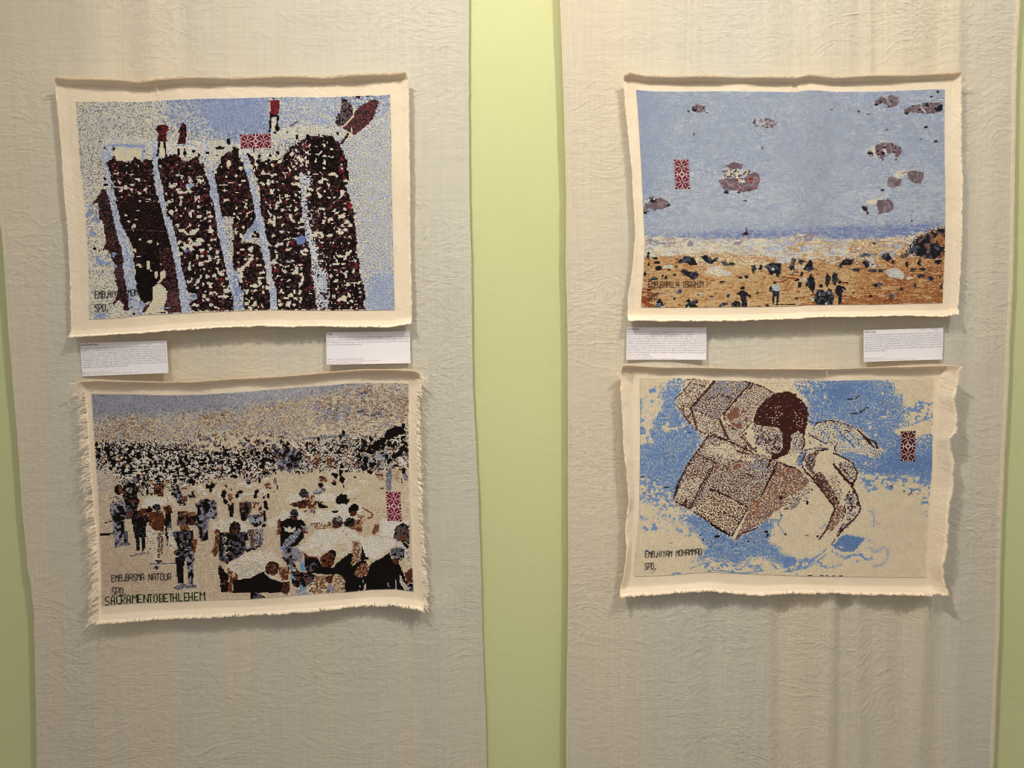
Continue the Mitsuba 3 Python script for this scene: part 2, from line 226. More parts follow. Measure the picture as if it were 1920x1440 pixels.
    ('poly','C6B3',0.4,1,[113.7,37.3,129.7,37.6,129.7,51.3,119.9,58.5,113.8,65.7]),
    ('poly','K5D3R.3M.8',0.55,1,[117.1,64.7,119.6,65.6,124.3,57.8,125.3,52.5,129.7,49.9,138,46.5,134.9,107.6,123.2,107.3,121.7,100.2,119.7,77.1]),
    ('dots','C7W1',0.5,1.3,[131.9,59.7,1.9,3.8,119.6,66.5,1.6,1.6,125.8,62.2,1,1.3,128.7,71.2,1.4,1,125.7,78.2,3.8,0.8,132.7,76.6,2.5,0.8,127.3,92.4,2.2,1.6,127.1,83.5,1.9,0.8]),
    ('poly','K5D3R.3M.8',0.55,1,[136.2,43.8,141.3,45.7,140.6,52.8,145.1,58.2,145.6,66.2,148.7,73.4,150.8,82.4,152.5,101,153.4,108.1,133,107.6]),
    ('dots','C7W2',0.5,1.3,[143.9,56,1.6,2.2,142.3,63.5,1.9,1.9,137.6,70.5,1.4,0.9,143.4,75,1.9,1.1,137.6,85.5,1.9,0.8,140.6,78.5,1.1,0.9,144.9,92.8,1.9,0.9,137.7,97.1,1.6,1.4,142,50.2,1,1.1]),
    ('dots','K',0.5,1.3,[138.6,47,1.3,2.5,140,67,1.6,2.5]),
    ('dots','R6D3',0.5,1.3,[136.1,82.4,1,0.9,140.4,82.1,1.9,0.6]),
    ('poly','K5D3R.3M.8',0.55,1,[133.5,94.7,153,95.2,155.5,106.8,149.3,115.5,142,125,138.2,131.1,144.3,131.3,149.5,133.2,154.7,134.2,157.9,142.3,159.6,149.4,160.8,157.4,161.7,167.2,163.8,175.2,164.5,184.9,165.2,194.9,140.1,194.2,139.4,184.2,141.3,178.1,135.3,170.9,137.2,162.9,131.3,155.7]),
    ('scatter','C6W3',1.0,0.17,[134.3,95.6,163.8,96.4,161,193.7,131.4,192.9]),
    ('dots','C7W2',0.5,1.3,[135.9,100.1,1.6,2.2,143.7,99.4,0.9,0.9,139.2,104.6,1.6,0.8,147.6,138.5,2,2,139.7,138.2,1.9,0.9,142.1,146.7,1.4,1.3,135.9,149.6,1.3,0.9,135.1,121.3,1.9,1,149.1,144.2,0.9,1.3,153.2,152.8,3.5,0.8,155.5,165.2,2.2,1.1,142.8,188.8,2.2,1.5,149.8,190.3,2.5,1.4,147.3,183.6,1.7,1.4,148.4,172.1,2.5,1,150.9,176.6,1.8,0.9,157.8,178.6,0.9,1.3,161.4,173.4,1.9,1.4,137.4,156.8,3.2,1,141.8,128.6,1.9,1.9,143.1,170.2,1.1,0.5]),
    ('dots','R6D3',0.5,1.3,[142.3,102.9,1.6,1.7,153.9,105.9,1.6,1.3,146.3,101.2,1,0.5,135.4,114.7,1.3,0.8]),
    ('poly','S5B4W1',0.5,0.6,[141.9,125.9,147.4,118.1,152.4,112,155.4,113.9,154.4,119.2,148.1,123.4,146.2,128.7,142.7,129.5]),
    ('poly','S6B3',0.5,0.6,[150.2,114.6,155.4,113.9,153.5,120,148.6,122.5]),
    ('poly','S4B4W2',0.7,0.6,[131.3,157.5,137.3,160.3,136.1,170.9,140.4,178.1,139.4,182.5,130.8,180.5]),
    ('dots','K',0.5,1.3,[150.6,126.1,2.2,1.3,154.1,125.4,2.5,1.9,152.1,122.6,1.1,1.9,135.4,166.4,0.8,0.9]),
    ('poly','B6W2.5S1.2',0.5,0.5,[144.1,46.8,149.1,50.8,151.1,61.7,152.8,75.5,158.2,101.2,160.4,106.1,162.1,114,163.9,131.7,165.8,146,166.9,158.2,169.9,173.4,170,195,164.2,194.9,163.2,173.4,160.7,158.1,158.6,145.8,157.1,131.5,154.4,113.8,152.3,103.5,148.5,75.4,145.4,61.5]),
    ('poly','K5D3R.3M.9',0.55,1,[147.9,50.4,153.1,49.6,154.6,55.9,164,56.1,166.5,58.9,171.7,57.2,179.5,55.6,183,50.3,185.7,46.7,191.8,43.2,197,39.6,202.2,36,208.3,34.2,214.2,35.9,223.6,34.4,226.9,38,231.9,45.2,235.2,54.1,237.6,67.4,238.2,76.2,234.7,80.5,237.8,89.4,239.6,101.7,240.3,108.7,158.2,108.3,157.6,101.2,158,84.3,157.1,77.2,154.1,69.1,151.8,61.1]),
    ('poly','D4K3M2.5W1.2',0.6,2,[184.8,47.6,200.5,37.8,203.7,43,201.6,62.5,195.9,78.4,187.5,71.4,187.1,58.2]),
    ('poly','K8D1.2',0.8,2,[205.6,37.7,223.6,35.3,227.5,50.4,230,59.3,225.5,67.9,213.5,66.8,205.1,60.7,203.6,47.5]),
    ('scatter','C6W3',1.0,0.13,[149.6,51.3,184.8,49.4,222.7,37.9,237.5,71.8,239.2,101.7,158.4,101.2]),
    ('dots','C7W2',0.5,1.3,[156.4,53.3,2.5,2.2,163.2,54.4,1.6,1.4,172.2,55,1.9,1.9,176.8,59,2.2,1.4,187.3,52,1.9,1.7,196.6,56.3,2.5,1.9,189.6,62.6,1.6,0.9,209.4,57.1,1,1.9,217.1,59.8,1.4,1.1,216.1,64.6,1.6,1.3,223.3,47.2,1.4,1,210.4,51.8,1.6,0.6,216.6,39.4,0.9,0.6,201.9,50.1,1.9,0.6,222.9,69.6,4.5,1.4,167.9,85.9,1.7,2.5,165.7,78.3,2,1.8,173.5,76.7,2.2,0.9,181.5,89.1,1.8,1.9,159.7,77.3,2.2,1.1,161.3,79.1,1.7,0.9,175.3,91.8,0.6,3.5,190.7,78.5,3.8,1.3,196.7,80.2,4.5,1.3,202.6,82.8,2.2,1.6,194.7,85.5,2.2,1.3,183.1,92.7,1.6,0.9,165.4,99.6,1.3,0.5,187.2,97.9,1.4,0.6,232.8,85.7,1.3,0.9,219.3,98.6,1.7,0.9,209.1,69.5,2.5,0.6,224.8,90.8,1.5,1.1]),
    ('poly','B5W4S1',0.6,1.5,[195.2,72.2,205.6,71.3,204.5,78.3,197.5,81.1,193.3,78.4]),
    ('dots','R6D3',0.5,1.3,[199.4,44.8,1.9,1.9,226.9,40.7,1.1,1.1,173.3,60.8,1.9,0.9,184.2,69.7,2.5,0.9,231.7,56.7,1.8,1.8,231.5,67.2,2.2,1.8,234,73.4,1.4,1.7,187.5,72.3,1.5,0.6,180.3,79.4,1.5,0.8,190.8,76.7,1.9,0.6,236.7,97.2,1.9,2.5,238.4,99.9,1.3,1.9]),
    ('dots','K',0.5,1.3,[192.8,36.1,1.1,2.5,202.7,35.1,1.4,1.5,193.9,30.8,0.6,1,187.4,48.5,1.4,1.4,182.9,53.8,1.4,2.5,183.2,59.1,2.2,2.5,159.4,52.5,1,1.7,168.9,52.3,1.1,1.4,175.8,50.2,1.3,1.6,150.4,52.2,1.4,1.3,167,57.1,1.5,1.8,154.5,47,0.8,1.5,220.1,27.2,0.5,0.6,229.2,32.8,0.6,1.7,179.8,43.2,0.5,0.6,182.8,44.1,0.5,0.6,184.5,32.2,0.6,0.9]),
    ('poly','K5D3R.3M.9',0.55,1,[160.4,95.4,239.8,95.9,241.9,105.6,242.4,121.4,244.3,132,242.7,140.7,245.1,149.5,245.7,162.7,248.8,171.5,249.5,180.3,248.4,189.9,250.8,194.5,170.1,194.9,170.1,176.1,168.4,171.7,166.2,157.5,164.8,146,163.4,134.5,162,125.6,160.6,114]),
    ('scatter','C6W3B1',1.0,0.17,[162.1,96.4,196.8,96.5,194.1,193.5,159.3,193.6]),
    ('scatter','C6W3B1',0.9,0.15,[209,96.3,249.8,97.1,247.2,193.4,206.3,193.4]),
    ('poly','D4M3K2W2',0.6,1.5,[198.5,99.1,209.7,101.6,209.7,129.9,214.4,151,213,171.3,208.1,158.1,202.3,145.8,199.4,126.4]),
    ('dots','C7W2',0.5,1.3,[165.5,111.5,1.6,1.4,189.7,101.8,1.9,2.5,177.1,115.6,1.4,0.9,166.5,108.9,1.3,0.6,182.8,99.3,1.9,0.8,193.7,113.3,1.6,0.6,189.2,118.6,1.4,0.6,187.1,128.8,2.5,0.9,181.6,139,2.4,1.5,197.2,139.3,2.4,1.7,193.7,141.5,1.6,1.3,170.9,146.1,1.1,1.3,202.4,140.5,1.6,0.9,206,137.8,1.9,1.7,208.2,122.8,3.8,1.1,202.9,124.6,1.9,0.9,205.5,125.5,3.8,1.4,219.4,125.5,2.5,1.4,211.6,124.6,1.3,1.1,229.1,123,2.5,1.6,220.7,110.5,2.5,1.9,226.1,105.3,1.9,1.3,231.2,108.1,2.5,1.9,215.6,108.7,1,0.8,234.4,120.4,2.5,1.4,228.5,145,2.4,1.1,216.2,145.7,0.9,0.5,223.9,152,2.9,1,230.9,152,1.8,1,238.8,149.5,1.4,0.9,219.3,162.9,1.3,1.3,192.3,161.8,1.8,1.3,184.5,157.5,1.3,1,188.1,153.9,0.9,0.6,169.9,151.4,2.2,0.9,191.6,153,1.9,0.9,182.2,181.3,2.4,1.8,178.6,184,2.2,1,173.3,190.2,2.5,1.8,175.3,178.7,2.2,0.9,191.7,184.7,1,1.7,191,177.7,1.4,1.3,200.6,179.3,1.7,0.9,169.7,157.5,1,1.3,177.5,158.4,1.9,1.1,180.6,173.4,1.4,0.9,230.9,183.7,3.8,2.5,235.4,181.1,1.3,1.9,213.5,183.6,1.9,1.3,233.1,171.4,3.8,1,241,169.7,3.2,0.8,240.4,158.3,1,1.9,220.6,181,0.9,0.9,209.4,174,0.8,1,219.3,131.6,0.8,1,210.9,149.3,1.9,1.1,244.9,182.9,0.6,0.9]),
    ('poly','U5S4',0.5,0.6,[188.9,126.6,197.7,125.6,197,131.8,193.9,134.4,188.7,133.6]),
    ('dots','S5B3',0.5,1.3,[181.2,149.6,3.2,1.7,174.3,148.7,1.3,0.6]),
    ('dots','R6D3',0.5,1.3,[170.5,158.4,2.9,2.2,166.7,154,1,1.9,237.5,99.4,1.9,2.9,242.7,153,1.6,2.5,234.2,128.3,0.9,0.6,184.4,132.8,2.2,1.1,200.7,174,2.5,1,196.3,176.7,1.9,0.6,187.5,178.6,0.6,1.9,223.9,186.3,0.9,0.6,182.4,112.5,1.1,0.5,211.3,135.1,2.5,0.6]),
    ('poly','B5W3C2D1.2',0.5,0.8,[194.7,67.1,200.2,72,199.9,106.2,202.8,122.8,207,140.3,208.5,157.9,210.2,184.3,208.5,194.5,205.6,194.6,205.2,174.5,202.2,158,201.2,140.4,197,122.9,194.6,106.3]),
    ('poly','B5W4D1',0.6,1.5,[201.8,155,215.3,157.4,216.7,176.9,208.8,184.3,204.2,174.5]),
    ('poly','B4W3D2M1',0.6,1,[208.1,174.5,218.7,174.5,215.8,194.5,207.1,194.5]),
    ('poly','D4M3K2G3',0.5,0.6,[233.5,0.5,236,1,240.1,5.6,243.7,9.2,242.8,19.3,236.8,24.3,230.3,26.7,226.6,23.1,231.3,13.6,233.1,10.1]),
    ('poly','M5D4R1.3',0.5,0.6,[244.9,12.3,251.9,7.8,261.3,3.3,265.9,5.7,263.1,14.8,259.9,21.7,252.8,28.4,243.2,35.1,233.2,28.6,240.3,22.7,243.4,18.4]),
    ('line','C',0.4,1.2,[244.5,10.6,243.4,18.4,234.2,26.9]),
    ('line','C',0.4,1.2,[241.3,28.9,241.1,35]),
    ('line','D6K2',0.4,1.89,[238.2,34,232,42.6]),
    ('dots','D5R1K2',0.5,0.6,[248.3,1.1,2.2,1.4,256.4,0.5,1.9,0.8]),
    ('dots','C',0.5,0.6,[246.2,12.4,0.9,1.2]),
    ('poly','R7D2',0.5,0.4,[170.8,2.8,178.9,3,178.8,9.6,177.2,16.5,169.8,15.6,171.5,9.9]),
    ('dots','K',0.5,0.6,[173.7,1.7,1.2,1]),
    ('poly','K6D3',0.4,0.3,[169.8,15.6,177.8,16.3,178,18.9,175.8,18.4,172.4,17.4,169.8,18.2]),
    ('poly','C7W1',0.4,0.4,[172,18.3,175.6,18.4,174.5,30.7,170.4,31.5]),
    ('line','K5D3',0.4,1.72,[170.7,18.2,169.2,31.5]),
    ('line','K5D3',0.4,1.72,[176.8,18.4,176.2,26.3]),
    ('dots','K',0.5,0.6,[176,28.1,2.1,2.4,174.1,31.6,1,1]),
    ('line','K',0.4,0.52,[187.3,26.4,193.4,22.8]),
    ('poly','D5R3K2',0.5,0.4,[68.6,26.2,71.5,22.2,80,22.6,80.3,27.7,77.8,29.8,78.6,36.9,69.6,37.1,71,29.5]),
    ('line','K6D2',0.4,1.55,[71.3,37.4,70.6,43.1,69,49.2]),
    ('line','K6D2',0.4,1.55,[76,37.7,76.4,46.1,77,51.8]),
    ('poly','C',0.4,0.3,[72.9,38.9,74.6,38.9,74.9,49.5,71,50.2]),
    ('poly','D5K4R2',0.5,0.4,[89,28.2,92.9,20.5,96.1,23.3,95.7,33,94.2,40.1,87.4,39.8,89.8,31.8]),
    ('dots','K',0.5,0.6,[132.7,39.4,1.5,3.1,124.8,44.7,3.6,1.2,101.6,47.4,1.4,1.4,113.7,49.1,1.4,1.4,87.9,46.7,1.4,2.8,93.5,47.8,1.1,3.9,19.3,35.4,1.4,0.7,22.8,41.2,0.9,1.1,30.4,42.2,1,2.4,57.2,45,0.7,1,20.8,68.8,1.2,1.4,21.1,74,2.1,0.9,80,51.5,1.4,2.2,105.7,50.7,0.9,1.7,122,51.5,0.9,0.9]),
]
CHART_FLOUR = [
    ('fill','T5C2P1.4',0.5,0,[]),
    ('poly','V7B1.5G.5',0.5,2,[-3.4,-13.6,283,-8.6,283.3,20.1,208.2,25.6,170.5,30.1,123.4,26.2,104.5,29.9,-6.1,31.4]),
    ('poly','B5V4C1',0.5,6,[114.8,-1,208.4,-3.4,198.9,10.3,161.3,17.3,119,16.3]),
    ('poly','C3V2.6T2O.7G.4',0.4,4,[-5.6,23.3,25.1,18.8,58,17.2,76.8,15.4,97.9,15.9,123.7,15.6,142.6,13,180.2,9,208.3,6.3,245.8,1,283.1,-1,283.7,63,-7.6,52.7]),
    ('scatter','O6N1',(0.4,0.9),0.25,[6.2,22,50.9,19.3,57.2,36.1,0.2,43.3]),
    ('scatter','O6N1.5',(0.4,0.9),0.38,[89.8,18.6,119.1,13.3,123.4,26.2,97.4,29.5]),
    ('scatter','O5T2',(0.4,0.9),0.2,[123.7,16.6,180.2,9,198.4,51.4,113.4,45.1]),
    ('scatter','O6N1',(0.4,0.9),0.22,[194.2,10,245.8,3.4,278.5,10.5,278.9,39.3,198.5,46.6]),
    ('poly','V4C2G1.5O1',(0.5,1.0),1.5,[194.1,17.2,208.3,14.5,222.3,19.5,227,29.5,217.6,33.5,198.7,29.6]),
    ('scatter','V3G3K1',(0.5,1.4),0.5,[232.7,7.7,242,7.8,241.1,16.5,232.7,14.5]),
    ('scatter','V3G3K1',(0.5,1.4),0.5,[234.1,22.7,252.9,25.2,255.2,31.1,236.4,30]),
    ('scatter','C',(0.5,1.6),0.3,[179.8,35.6,278.7,29.7,278.9,53.7,179.4,52.5]),
    ('line','V6G3',0.4,1.9,[181.9,46.4,224.5,46.2]),
    ('line','V6G3',0.4,1.9,[198.5,45.6,198.3,56.2]),
    ('poly','T6C1.6P1.5',0.5,5,[-7.9,57.4,27.6,58.2,30.4,96.7,12.7,124.7,52.8,130.6,120.6,103.8,140.6,80.7,188.5,74.9,278.9,77.6,279.4,187.9,155.4,198.2,-5.7,189.9]),
    ('poly','P5T4C.6',0.6,12,[-4.2,128.5,33.6,135.2,51.9,154.7,65.5,189.1,-3.4,190.1]),
    ('poly','C6T4',0.5,8,[122.1,65,207.6,66.6,273.8,87.5,277.4,116.1,177.2,117.7]),
    ('poly','B3C4P3',0.5,4,[-7.7,55,15.7,58.9,14.7,77,9.4,88.8,-3.3,85.9]),
    ('poly','C3.5K2.6N1.6G1.8W2V1.4T1',0.45,2,[-3.7,44.2,14.4,42.6,56.9,41.5,89.8,43,127.6,43,179.5,48.1,217.4,48.9,278.9,46.5,278.9,72.8,240.7,79.5,198,75.5,178.9,76.6,159.9,73.7,140.6,80.7,121.8,74.7,83.5,80.4,54.8,84.6,21.4,86.8,15.4,62.7,-3.8,67]),
    ('poly','C4.5T2N1V2K.7',0.8,3,[90.2,35.2,137.2,37.8,179.6,45.2,179.4,53,136.7,52.3,103.5,54.3,84.9,46.8]),
    ('scatter','K',0.75,0.36,[-1.7,43.3,47.2,46,84.8,49.7,136.7,54.2,179.4,53,179.1,65.5,136.1,70.6,83.8,73.1,31.3,77.5,19.9,67.6,-2.1,63.2]),
    ('scatter','W6C2',0.8,0.22,[16.1,53.2,70.5,52.2,122.2,60.2,160,68,140.8,75.9,83.5,80.4,26.4,82.2,19.9,67.6]),
    ('dots','K',0.5,1.6,[1.8,43.6,1.3,2,3.9,48.6,1.7,1.7,3.1,54.5,2,2,9.4,48.2,1.3,1.3,10.6,51.7,1.7,3,14.9,47.3,1,1.3,14.2,58.2,2,2,15.4,62.2,1.7,1.7,20.2,47.9,1,1,18.4,53.3,1,1,26.3,54,1.3,1.3,29,57.5,2.4,3,28.3,61,1.7,1.3,30.9,50,1.2,1.3,24.6,64.9,1.7,1.3,24.1,70.9,1.3,1.3,31.3,68.6,2.4,0.8,33,65.6,1.3,0.8,38,55.5,2,1.9,39.2,51.5,1.3,0.7,39.6,61.1,0.7,0.7,38.4,65.1,1.3,0.7,43.5,45.4,0.8,1.3,47.7,49.3,1,0.8,48.8,55.9,1,1,52.5,60.8,1,2,52.8,63.9,1.3,1.3,55.5,51.7,2.7,1.7,58.7,47.1,1,1,63.6,47.5,1,0.8,61.9,70.8,1,1.3,59.5,67.8,1,1.7,52.6,68.9,2.7,1,68.3,51.2,0.8,1.2,66.6,55.2,0.7,1,61.4,59.7,0.7,1.3,65.3,62.3,1,0.8,71,67,2,2,71.8,70.1,1.3,1.3,76.2,51.4,0.8,1.2,79.4,56.1,0.8,1.3,76.6,63.1,1.3,3,77.3,68.2,1.3,1.3,86.2,57.3,1,1.3,82,62.2,2,0.8,82.4,77.5,2,2.7,84.8,79.6,1.7,1.7,68.3,73,1.5,1.3,69.1,77.1,1.5,2.7,75.1,75.7,2.7,0.6,70.4,81.2,2,1.3,87.8,55.3,0.7,1,38.5,46.5,1,0.7,28.8,44.5,0.4,0.5,34.5,47.5,0.4,0.5,24.7,47.9,0.5,0.5,21.7,47.4,0.5,0.5,43.4,64,1,0.4,48.6,59.9,0.5,0.4,57.5,58.7,0.7,0.5,71.1,62.9,0.5,0.7,84.7,69.4,1.7,0.7]),
    ('dots','W6C3',0.5,1.6,[28.6,48,1.2,1,27.1,56.5,1.2,0.8,27.5,67,2,1.3,29.2,71.5,3.7,1,25.4,68.9,1.7,0.7,36.7,70.1,2,1,44.1,51.9,2.4,0.5,37.2,60.1,2.4,1.3,45.9,63.5,2,0.7,50.7,65.9,1.7,1,56.5,70.9,3,1,49.4,75,2,1,59.8,72.9,1,2,60,58.7,1.3,1,67.1,64.9,2,1.3,55.2,57.3,1,1,68.3,60.3,1,0.7,80,64.7,1.7,1,84.1,72,3,1.3,86.8,66.9,1.3,1,75.2,71.2,1.3,1,72,78.2,1,1.3,78.4,80.4,1.3,2,74.8,82.8,3,0.7,86.2,82.7,1.7,1,8.7,65.5,2,0.7,17.4,71.2,3,1.3,43.8,57.5,1.7,0.8,62.7,74.9,1.3,2,64,80.5,1.3,1.3]),
    ('dots','N5O3',0.6,1.6,[22,58.9,1,1.3,33,57.1,1.3,1.7,40.2,68.6,0.8,3.4,35.2,52,0.8,1.3,43.6,61.5,1.3,0.8,46.8,77.5,2.4,1.3,61.6,77.9,1.7,2,54.7,87.5,2,2.7,52.5,82,2,1.7,38.2,43.5,0.8,0.5,54.2,48.2,0.6,0.6,77.2,84.4,2.7,1,76.8,93.5,2,2]),
    ('dots','G5V4',0.5,1.6,[17.3,48.3,1.2,1.3,23,77.4,2,1,34,76.1,2.7,2,59.3,45.1,1,1,45,73.5,1.3,0.8,76.6,73.8,2,0.6,70.2,86.2,2.7,1.3,67,91.7,2,2,41.3,66.6,1.3,0.8,28,77,2,1.3,60.6,65.8,0.7,0.7]),
    ('poly','K7D2N1',0.7,0.6,[14.8,83.6,16.4,80.7,20.9,80.3,22.7,83.9,22,88.3,18.5,88.7,15.6,87.1]),
    ('dots','N5O4',0.5,1.6,[19.9,85.3,1.7,2,19.8,82.3,1,1]),
    ('poly','K7G2N1',0.8,0.6,[22.9,80.4,27.9,79,34.3,79.6,36.1,84.1,34.8,89.6,36.1,94.2,34.9,100.2,33.7,105.7,29.5,111.1,22.6,110.8,23.9,101.4,22.3,91.8,22.1,85.3]),
    ('poly','G5C2K2',0.8,0.6,[25.2,82.9,30.7,82.6,33.6,84.1,29.5,88.1,25.5,86.9]),
    ('dots','K',0.5,1.6,[31.9,88.1,2.4,1.7]),
    ('dots','N5D3',0.5,1.6,[30.6,95.1,4,1.3,35.6,95.2,1,1]),
    ('poly','V6G2C1',0.5,0.6,[9.4,92.4,15,89.6,19.4,91.2,22.2,94.8,24,100.4,21.4,102.3,18.1,98.6,12.1,97.9]),
    ('poly','T4C3N2',0.5,0.6,[9,91.3,12.5,89.5,17.3,93.6,16.2,96.1,11.2,95.4]),
    ('poly','V5G3K2',0.8,0.6,[10.2,97.3,18.1,97.6,21.8,103.8,23.6,110.8,10.7,110.3,10.4,103.3]),
    ('poly','K',0.5,0.6,[16.1,97.1,19.1,98.7,22.9,103.3,23.7,106.8,19.8,106.2,17,101.1]),
    ('dots','K',0.5,1.6,[12.9,104.4,1,2]),
    ('poly','W8C1',0.5,0.4,[41.1,92.7,47.2,90.9,59,91.6,61.9,93.6,60.8,96.6,56.7,99.1,46.8,98.7,46.2,101.7,38.8,101.2,38.4,98.7,40.9,97.2]),
    ('poly','C6W3',0.5,0.6,[59.4,84,63.2,87,67.9,92.2,68.7,98.3,65.6,99.2,64.3,95.1,61.4,93.1,59.5,91.1]),
    ('dots','K7G2',0.5,1.6,[54.3,76.4,1.7,2]),
    ('poly','N5O2D2',0.7,0.6,[50.2,79,58.6,78.4,58.6,90.6,54.1,91.1,49.8,88.1]),
    ('dots','K',0.5,1.6,[40.7,80.1,2,1.7,38.9,88.2,0.7,1.3,43.9,87.1,1,2.4,40.3,89.7,0.8,0.7,47.3,88.6,1.3,1,64.8,85.5,1.3,0.7,67.1,88.2,1.7,1.3]),
    ('dots','O5C3',0.5,1.6,[46.7,80.1,2,2,62,79.9,1.7,1.7]),
    ('poly','K4G3V2',0.7,0.6,[66.3,84.1,73.2,84.3,75.8,92.5,72.6,99.5,68.8,94.3,68.1,89.2]),
    ('dots','K6G3',0.5,1.6,[83.8,90.7,3,3]),
    ('poly','N6O2',0.5,0.6,[73.9,91.4,78.9,91.1,78.7,96.1,74.7,96.5]),
    ('dots','K5G3B2',0.5,1.6,[71.8,94.9,2,2,75.6,98.1,2,1.3]),
    ('dots','C6B3',0.5,1.6,[82.4,101.3,3,2]),
    ('dots','K',0.5,1.6,[94,59,3,1.7,92.9,62.5,2.4,1.7,95.2,66.7,1,1.7,100.4,60.8,1.3,1.7,107.3,60.7,1,1.3,107.4,53.6,2,1.7,89.5,73.1,1.3,2,100.5,83.2,3.7,2.7,100.4,87.2,1.7,1.7,112.9,83.8,2,1.7,111.6,90.8,2.4,3.4,112.3,97.5,1.7,2.7,118.7,87.1,1,1.3,126,89.5,2.7,1.3,123.4,92.9,1.3,2,128,61.8,1,1.3,130.7,55.3,1.3,1.3,135,61.2,0.8,0.5,121.8,69.5,1,1.3,121.7,75.1,3,1.7,133.2,69.6,1.3,2,136.6,70.9,1.3,0.5,130.5,76.5,1,1,134.3,80.8,1.7,1.7,143.8,80.6,1.3,3,140.4,89.9,2,2,139.7,94.3,1.7,2,147.1,67.8,2,2,149.5,74,4,2,154.2,63.4,1.3,1.3,156.5,71.7,1.7,2,147.6,96.6,1.3,6.7,148.9,103.2,1.3,4,159.4,88.1,0.5,1.7,151.2,94.4,1.2,2,113.3,47.8,1.3,1.3,129.1,45.7,0.7,0.7,137.7,53.3,1.3,1,119.1,50.7,0.8,0.8,131.8,51.9,0.7,0.7,150.5,56,2,1.3,145.8,62.6,1,1,140.8,63.6,1,0.7,158.1,65.8,0.8,0.8,154.9,56.9,1.3,1,159,53.7,1.7,2,168.2,57.5,1.7,2.7,173.2,56.9,2,1,169.4,52.6,1.3,1,176.7,55.1,0.7,1,180.5,60.4,0.8,1.3,165,68.4,1,1,176.3,70.7,1.3,1,168.5,65.6,1.7,0.7,165.1,47.7,0.3,0.3,169.5,47.8,0.4,0.3,181.7,51.9,0.5,1,159.7,61.4,1.7,1]),
    ('poly','V5G4K1.6N1',0.9,0.6,[157.5,52.6,177.2,54.1,181,60.5,180.3,71.5,169.8,74.8,162.9,72.2,159.6,66.9,157.8,60.2]),
    ('scatter','K',1.3,0.3,[157.5,51.6,181.2,54.4,180.3,71.5,167.9,72.6,159.6,65.4]),
    ('dots','W6C3',0.5,1.6,[102.8,88.4,1.7,2.7,91,85.9,3,3.4,134.4,62.6,2.7,1,149.8,79.1,3,1.3,147.3,91,2.7,1.7,147.7,93.5,2,1.3,130.9,91.7,4.4,1.3,125.3,95.5,2.7,1.3,128.8,82.5,3.4,1.7,134.2,85.3,3,1.3,137.7,84.1,1.7,1,159.5,69.9,1.3,2,138.7,83.1,2,1.3,121.9,52.9,1.3,1,127.7,56.2,1,1,106.6,91.6,1.7,4.4,95.3,90,2,1.7,123.6,60,1.3,1,152.7,47.6,2.7,0.4,177.3,51.6,2,1.3,171.5,97.1,2.7,2,177,95.5,2,1.7]),
    ('dots','G6B3W1',0.5,1.6,[133.9,79.2,1.7,2]),
    ('dots','N5O3',0.5,1.6,[106.8,74.9,2.7,1.3,129.7,72.4,1,2,110.5,67.5,1,1.3,124.1,48.9,2,0.8,150.5,71.6,2.7,1.3,150.1,85.2,2.4,2,117.4,94.1,2.4,4,132,101.8,2.7,3.4,160.7,60.5,1.7,1.7,132.6,58,1.7,1,92.5,72.7,1,0.7,152.4,87.9,1.3,1.3,119.2,99.3,2,1.3,142.1,70.3,1,1]),
    ('poly','K6N2',0.5,0.5,[114.2,100.6,120.2,100.3,119.4,112.4,116.7,112.3]),
    ('poly','K3N3G3',0.8,0.6,[124.7,99,136.1,99.1,135.8,107.1,130.5,113.9,125.6,113.7]),
    ('poly','T5N2',0.7,0.6,[136.6,98.6,143.6,98.2,146.4,113.1,136.7,108.7]),
    ('poly','K3V3G3',0.9,0.6,[90.6,95.5,104.4,96.1,104.8,112.8,87,112.1,87.3,102.5]),
    ('dots','K',0.5,1.6,[95.9,99.2,2.4,4.4]),
    ('poly','B5G3V2',0.7,0.6,[98.8,101.9,104.2,102.7,104.5,107.2,99.5,108]),
    ('poly','G4V4K1.5',0.8,0.6,[124.7,111.6,144.1,110.4,145.4,115,124.6,113.6]),
    ('dots','V5G3N2',0.5,1.6,[157.7,81.8,1.7,4,156.8,90.3,1.7,2.7]),
    ('scatter','K',1.4,0.42,[232,54,241,48.9,255.9,44.4,257.4,39.8,276.7,39.4,276.7,64.3,268.5,66.2,266.2,76.2,251.2,78,237.7,77.8,231.8,71.5]),
    ('poly','V4C3G3N1',0.9,2,[236.4,58.7,255.8,57.4,258.7,75.8,249.6,79.5,237.7,76.3]),
    ('scatter','K',1.4,0.42,[232.7,54.8,257.3,51.3,262.5,74.9,249.7,78,236.2,77.8]),
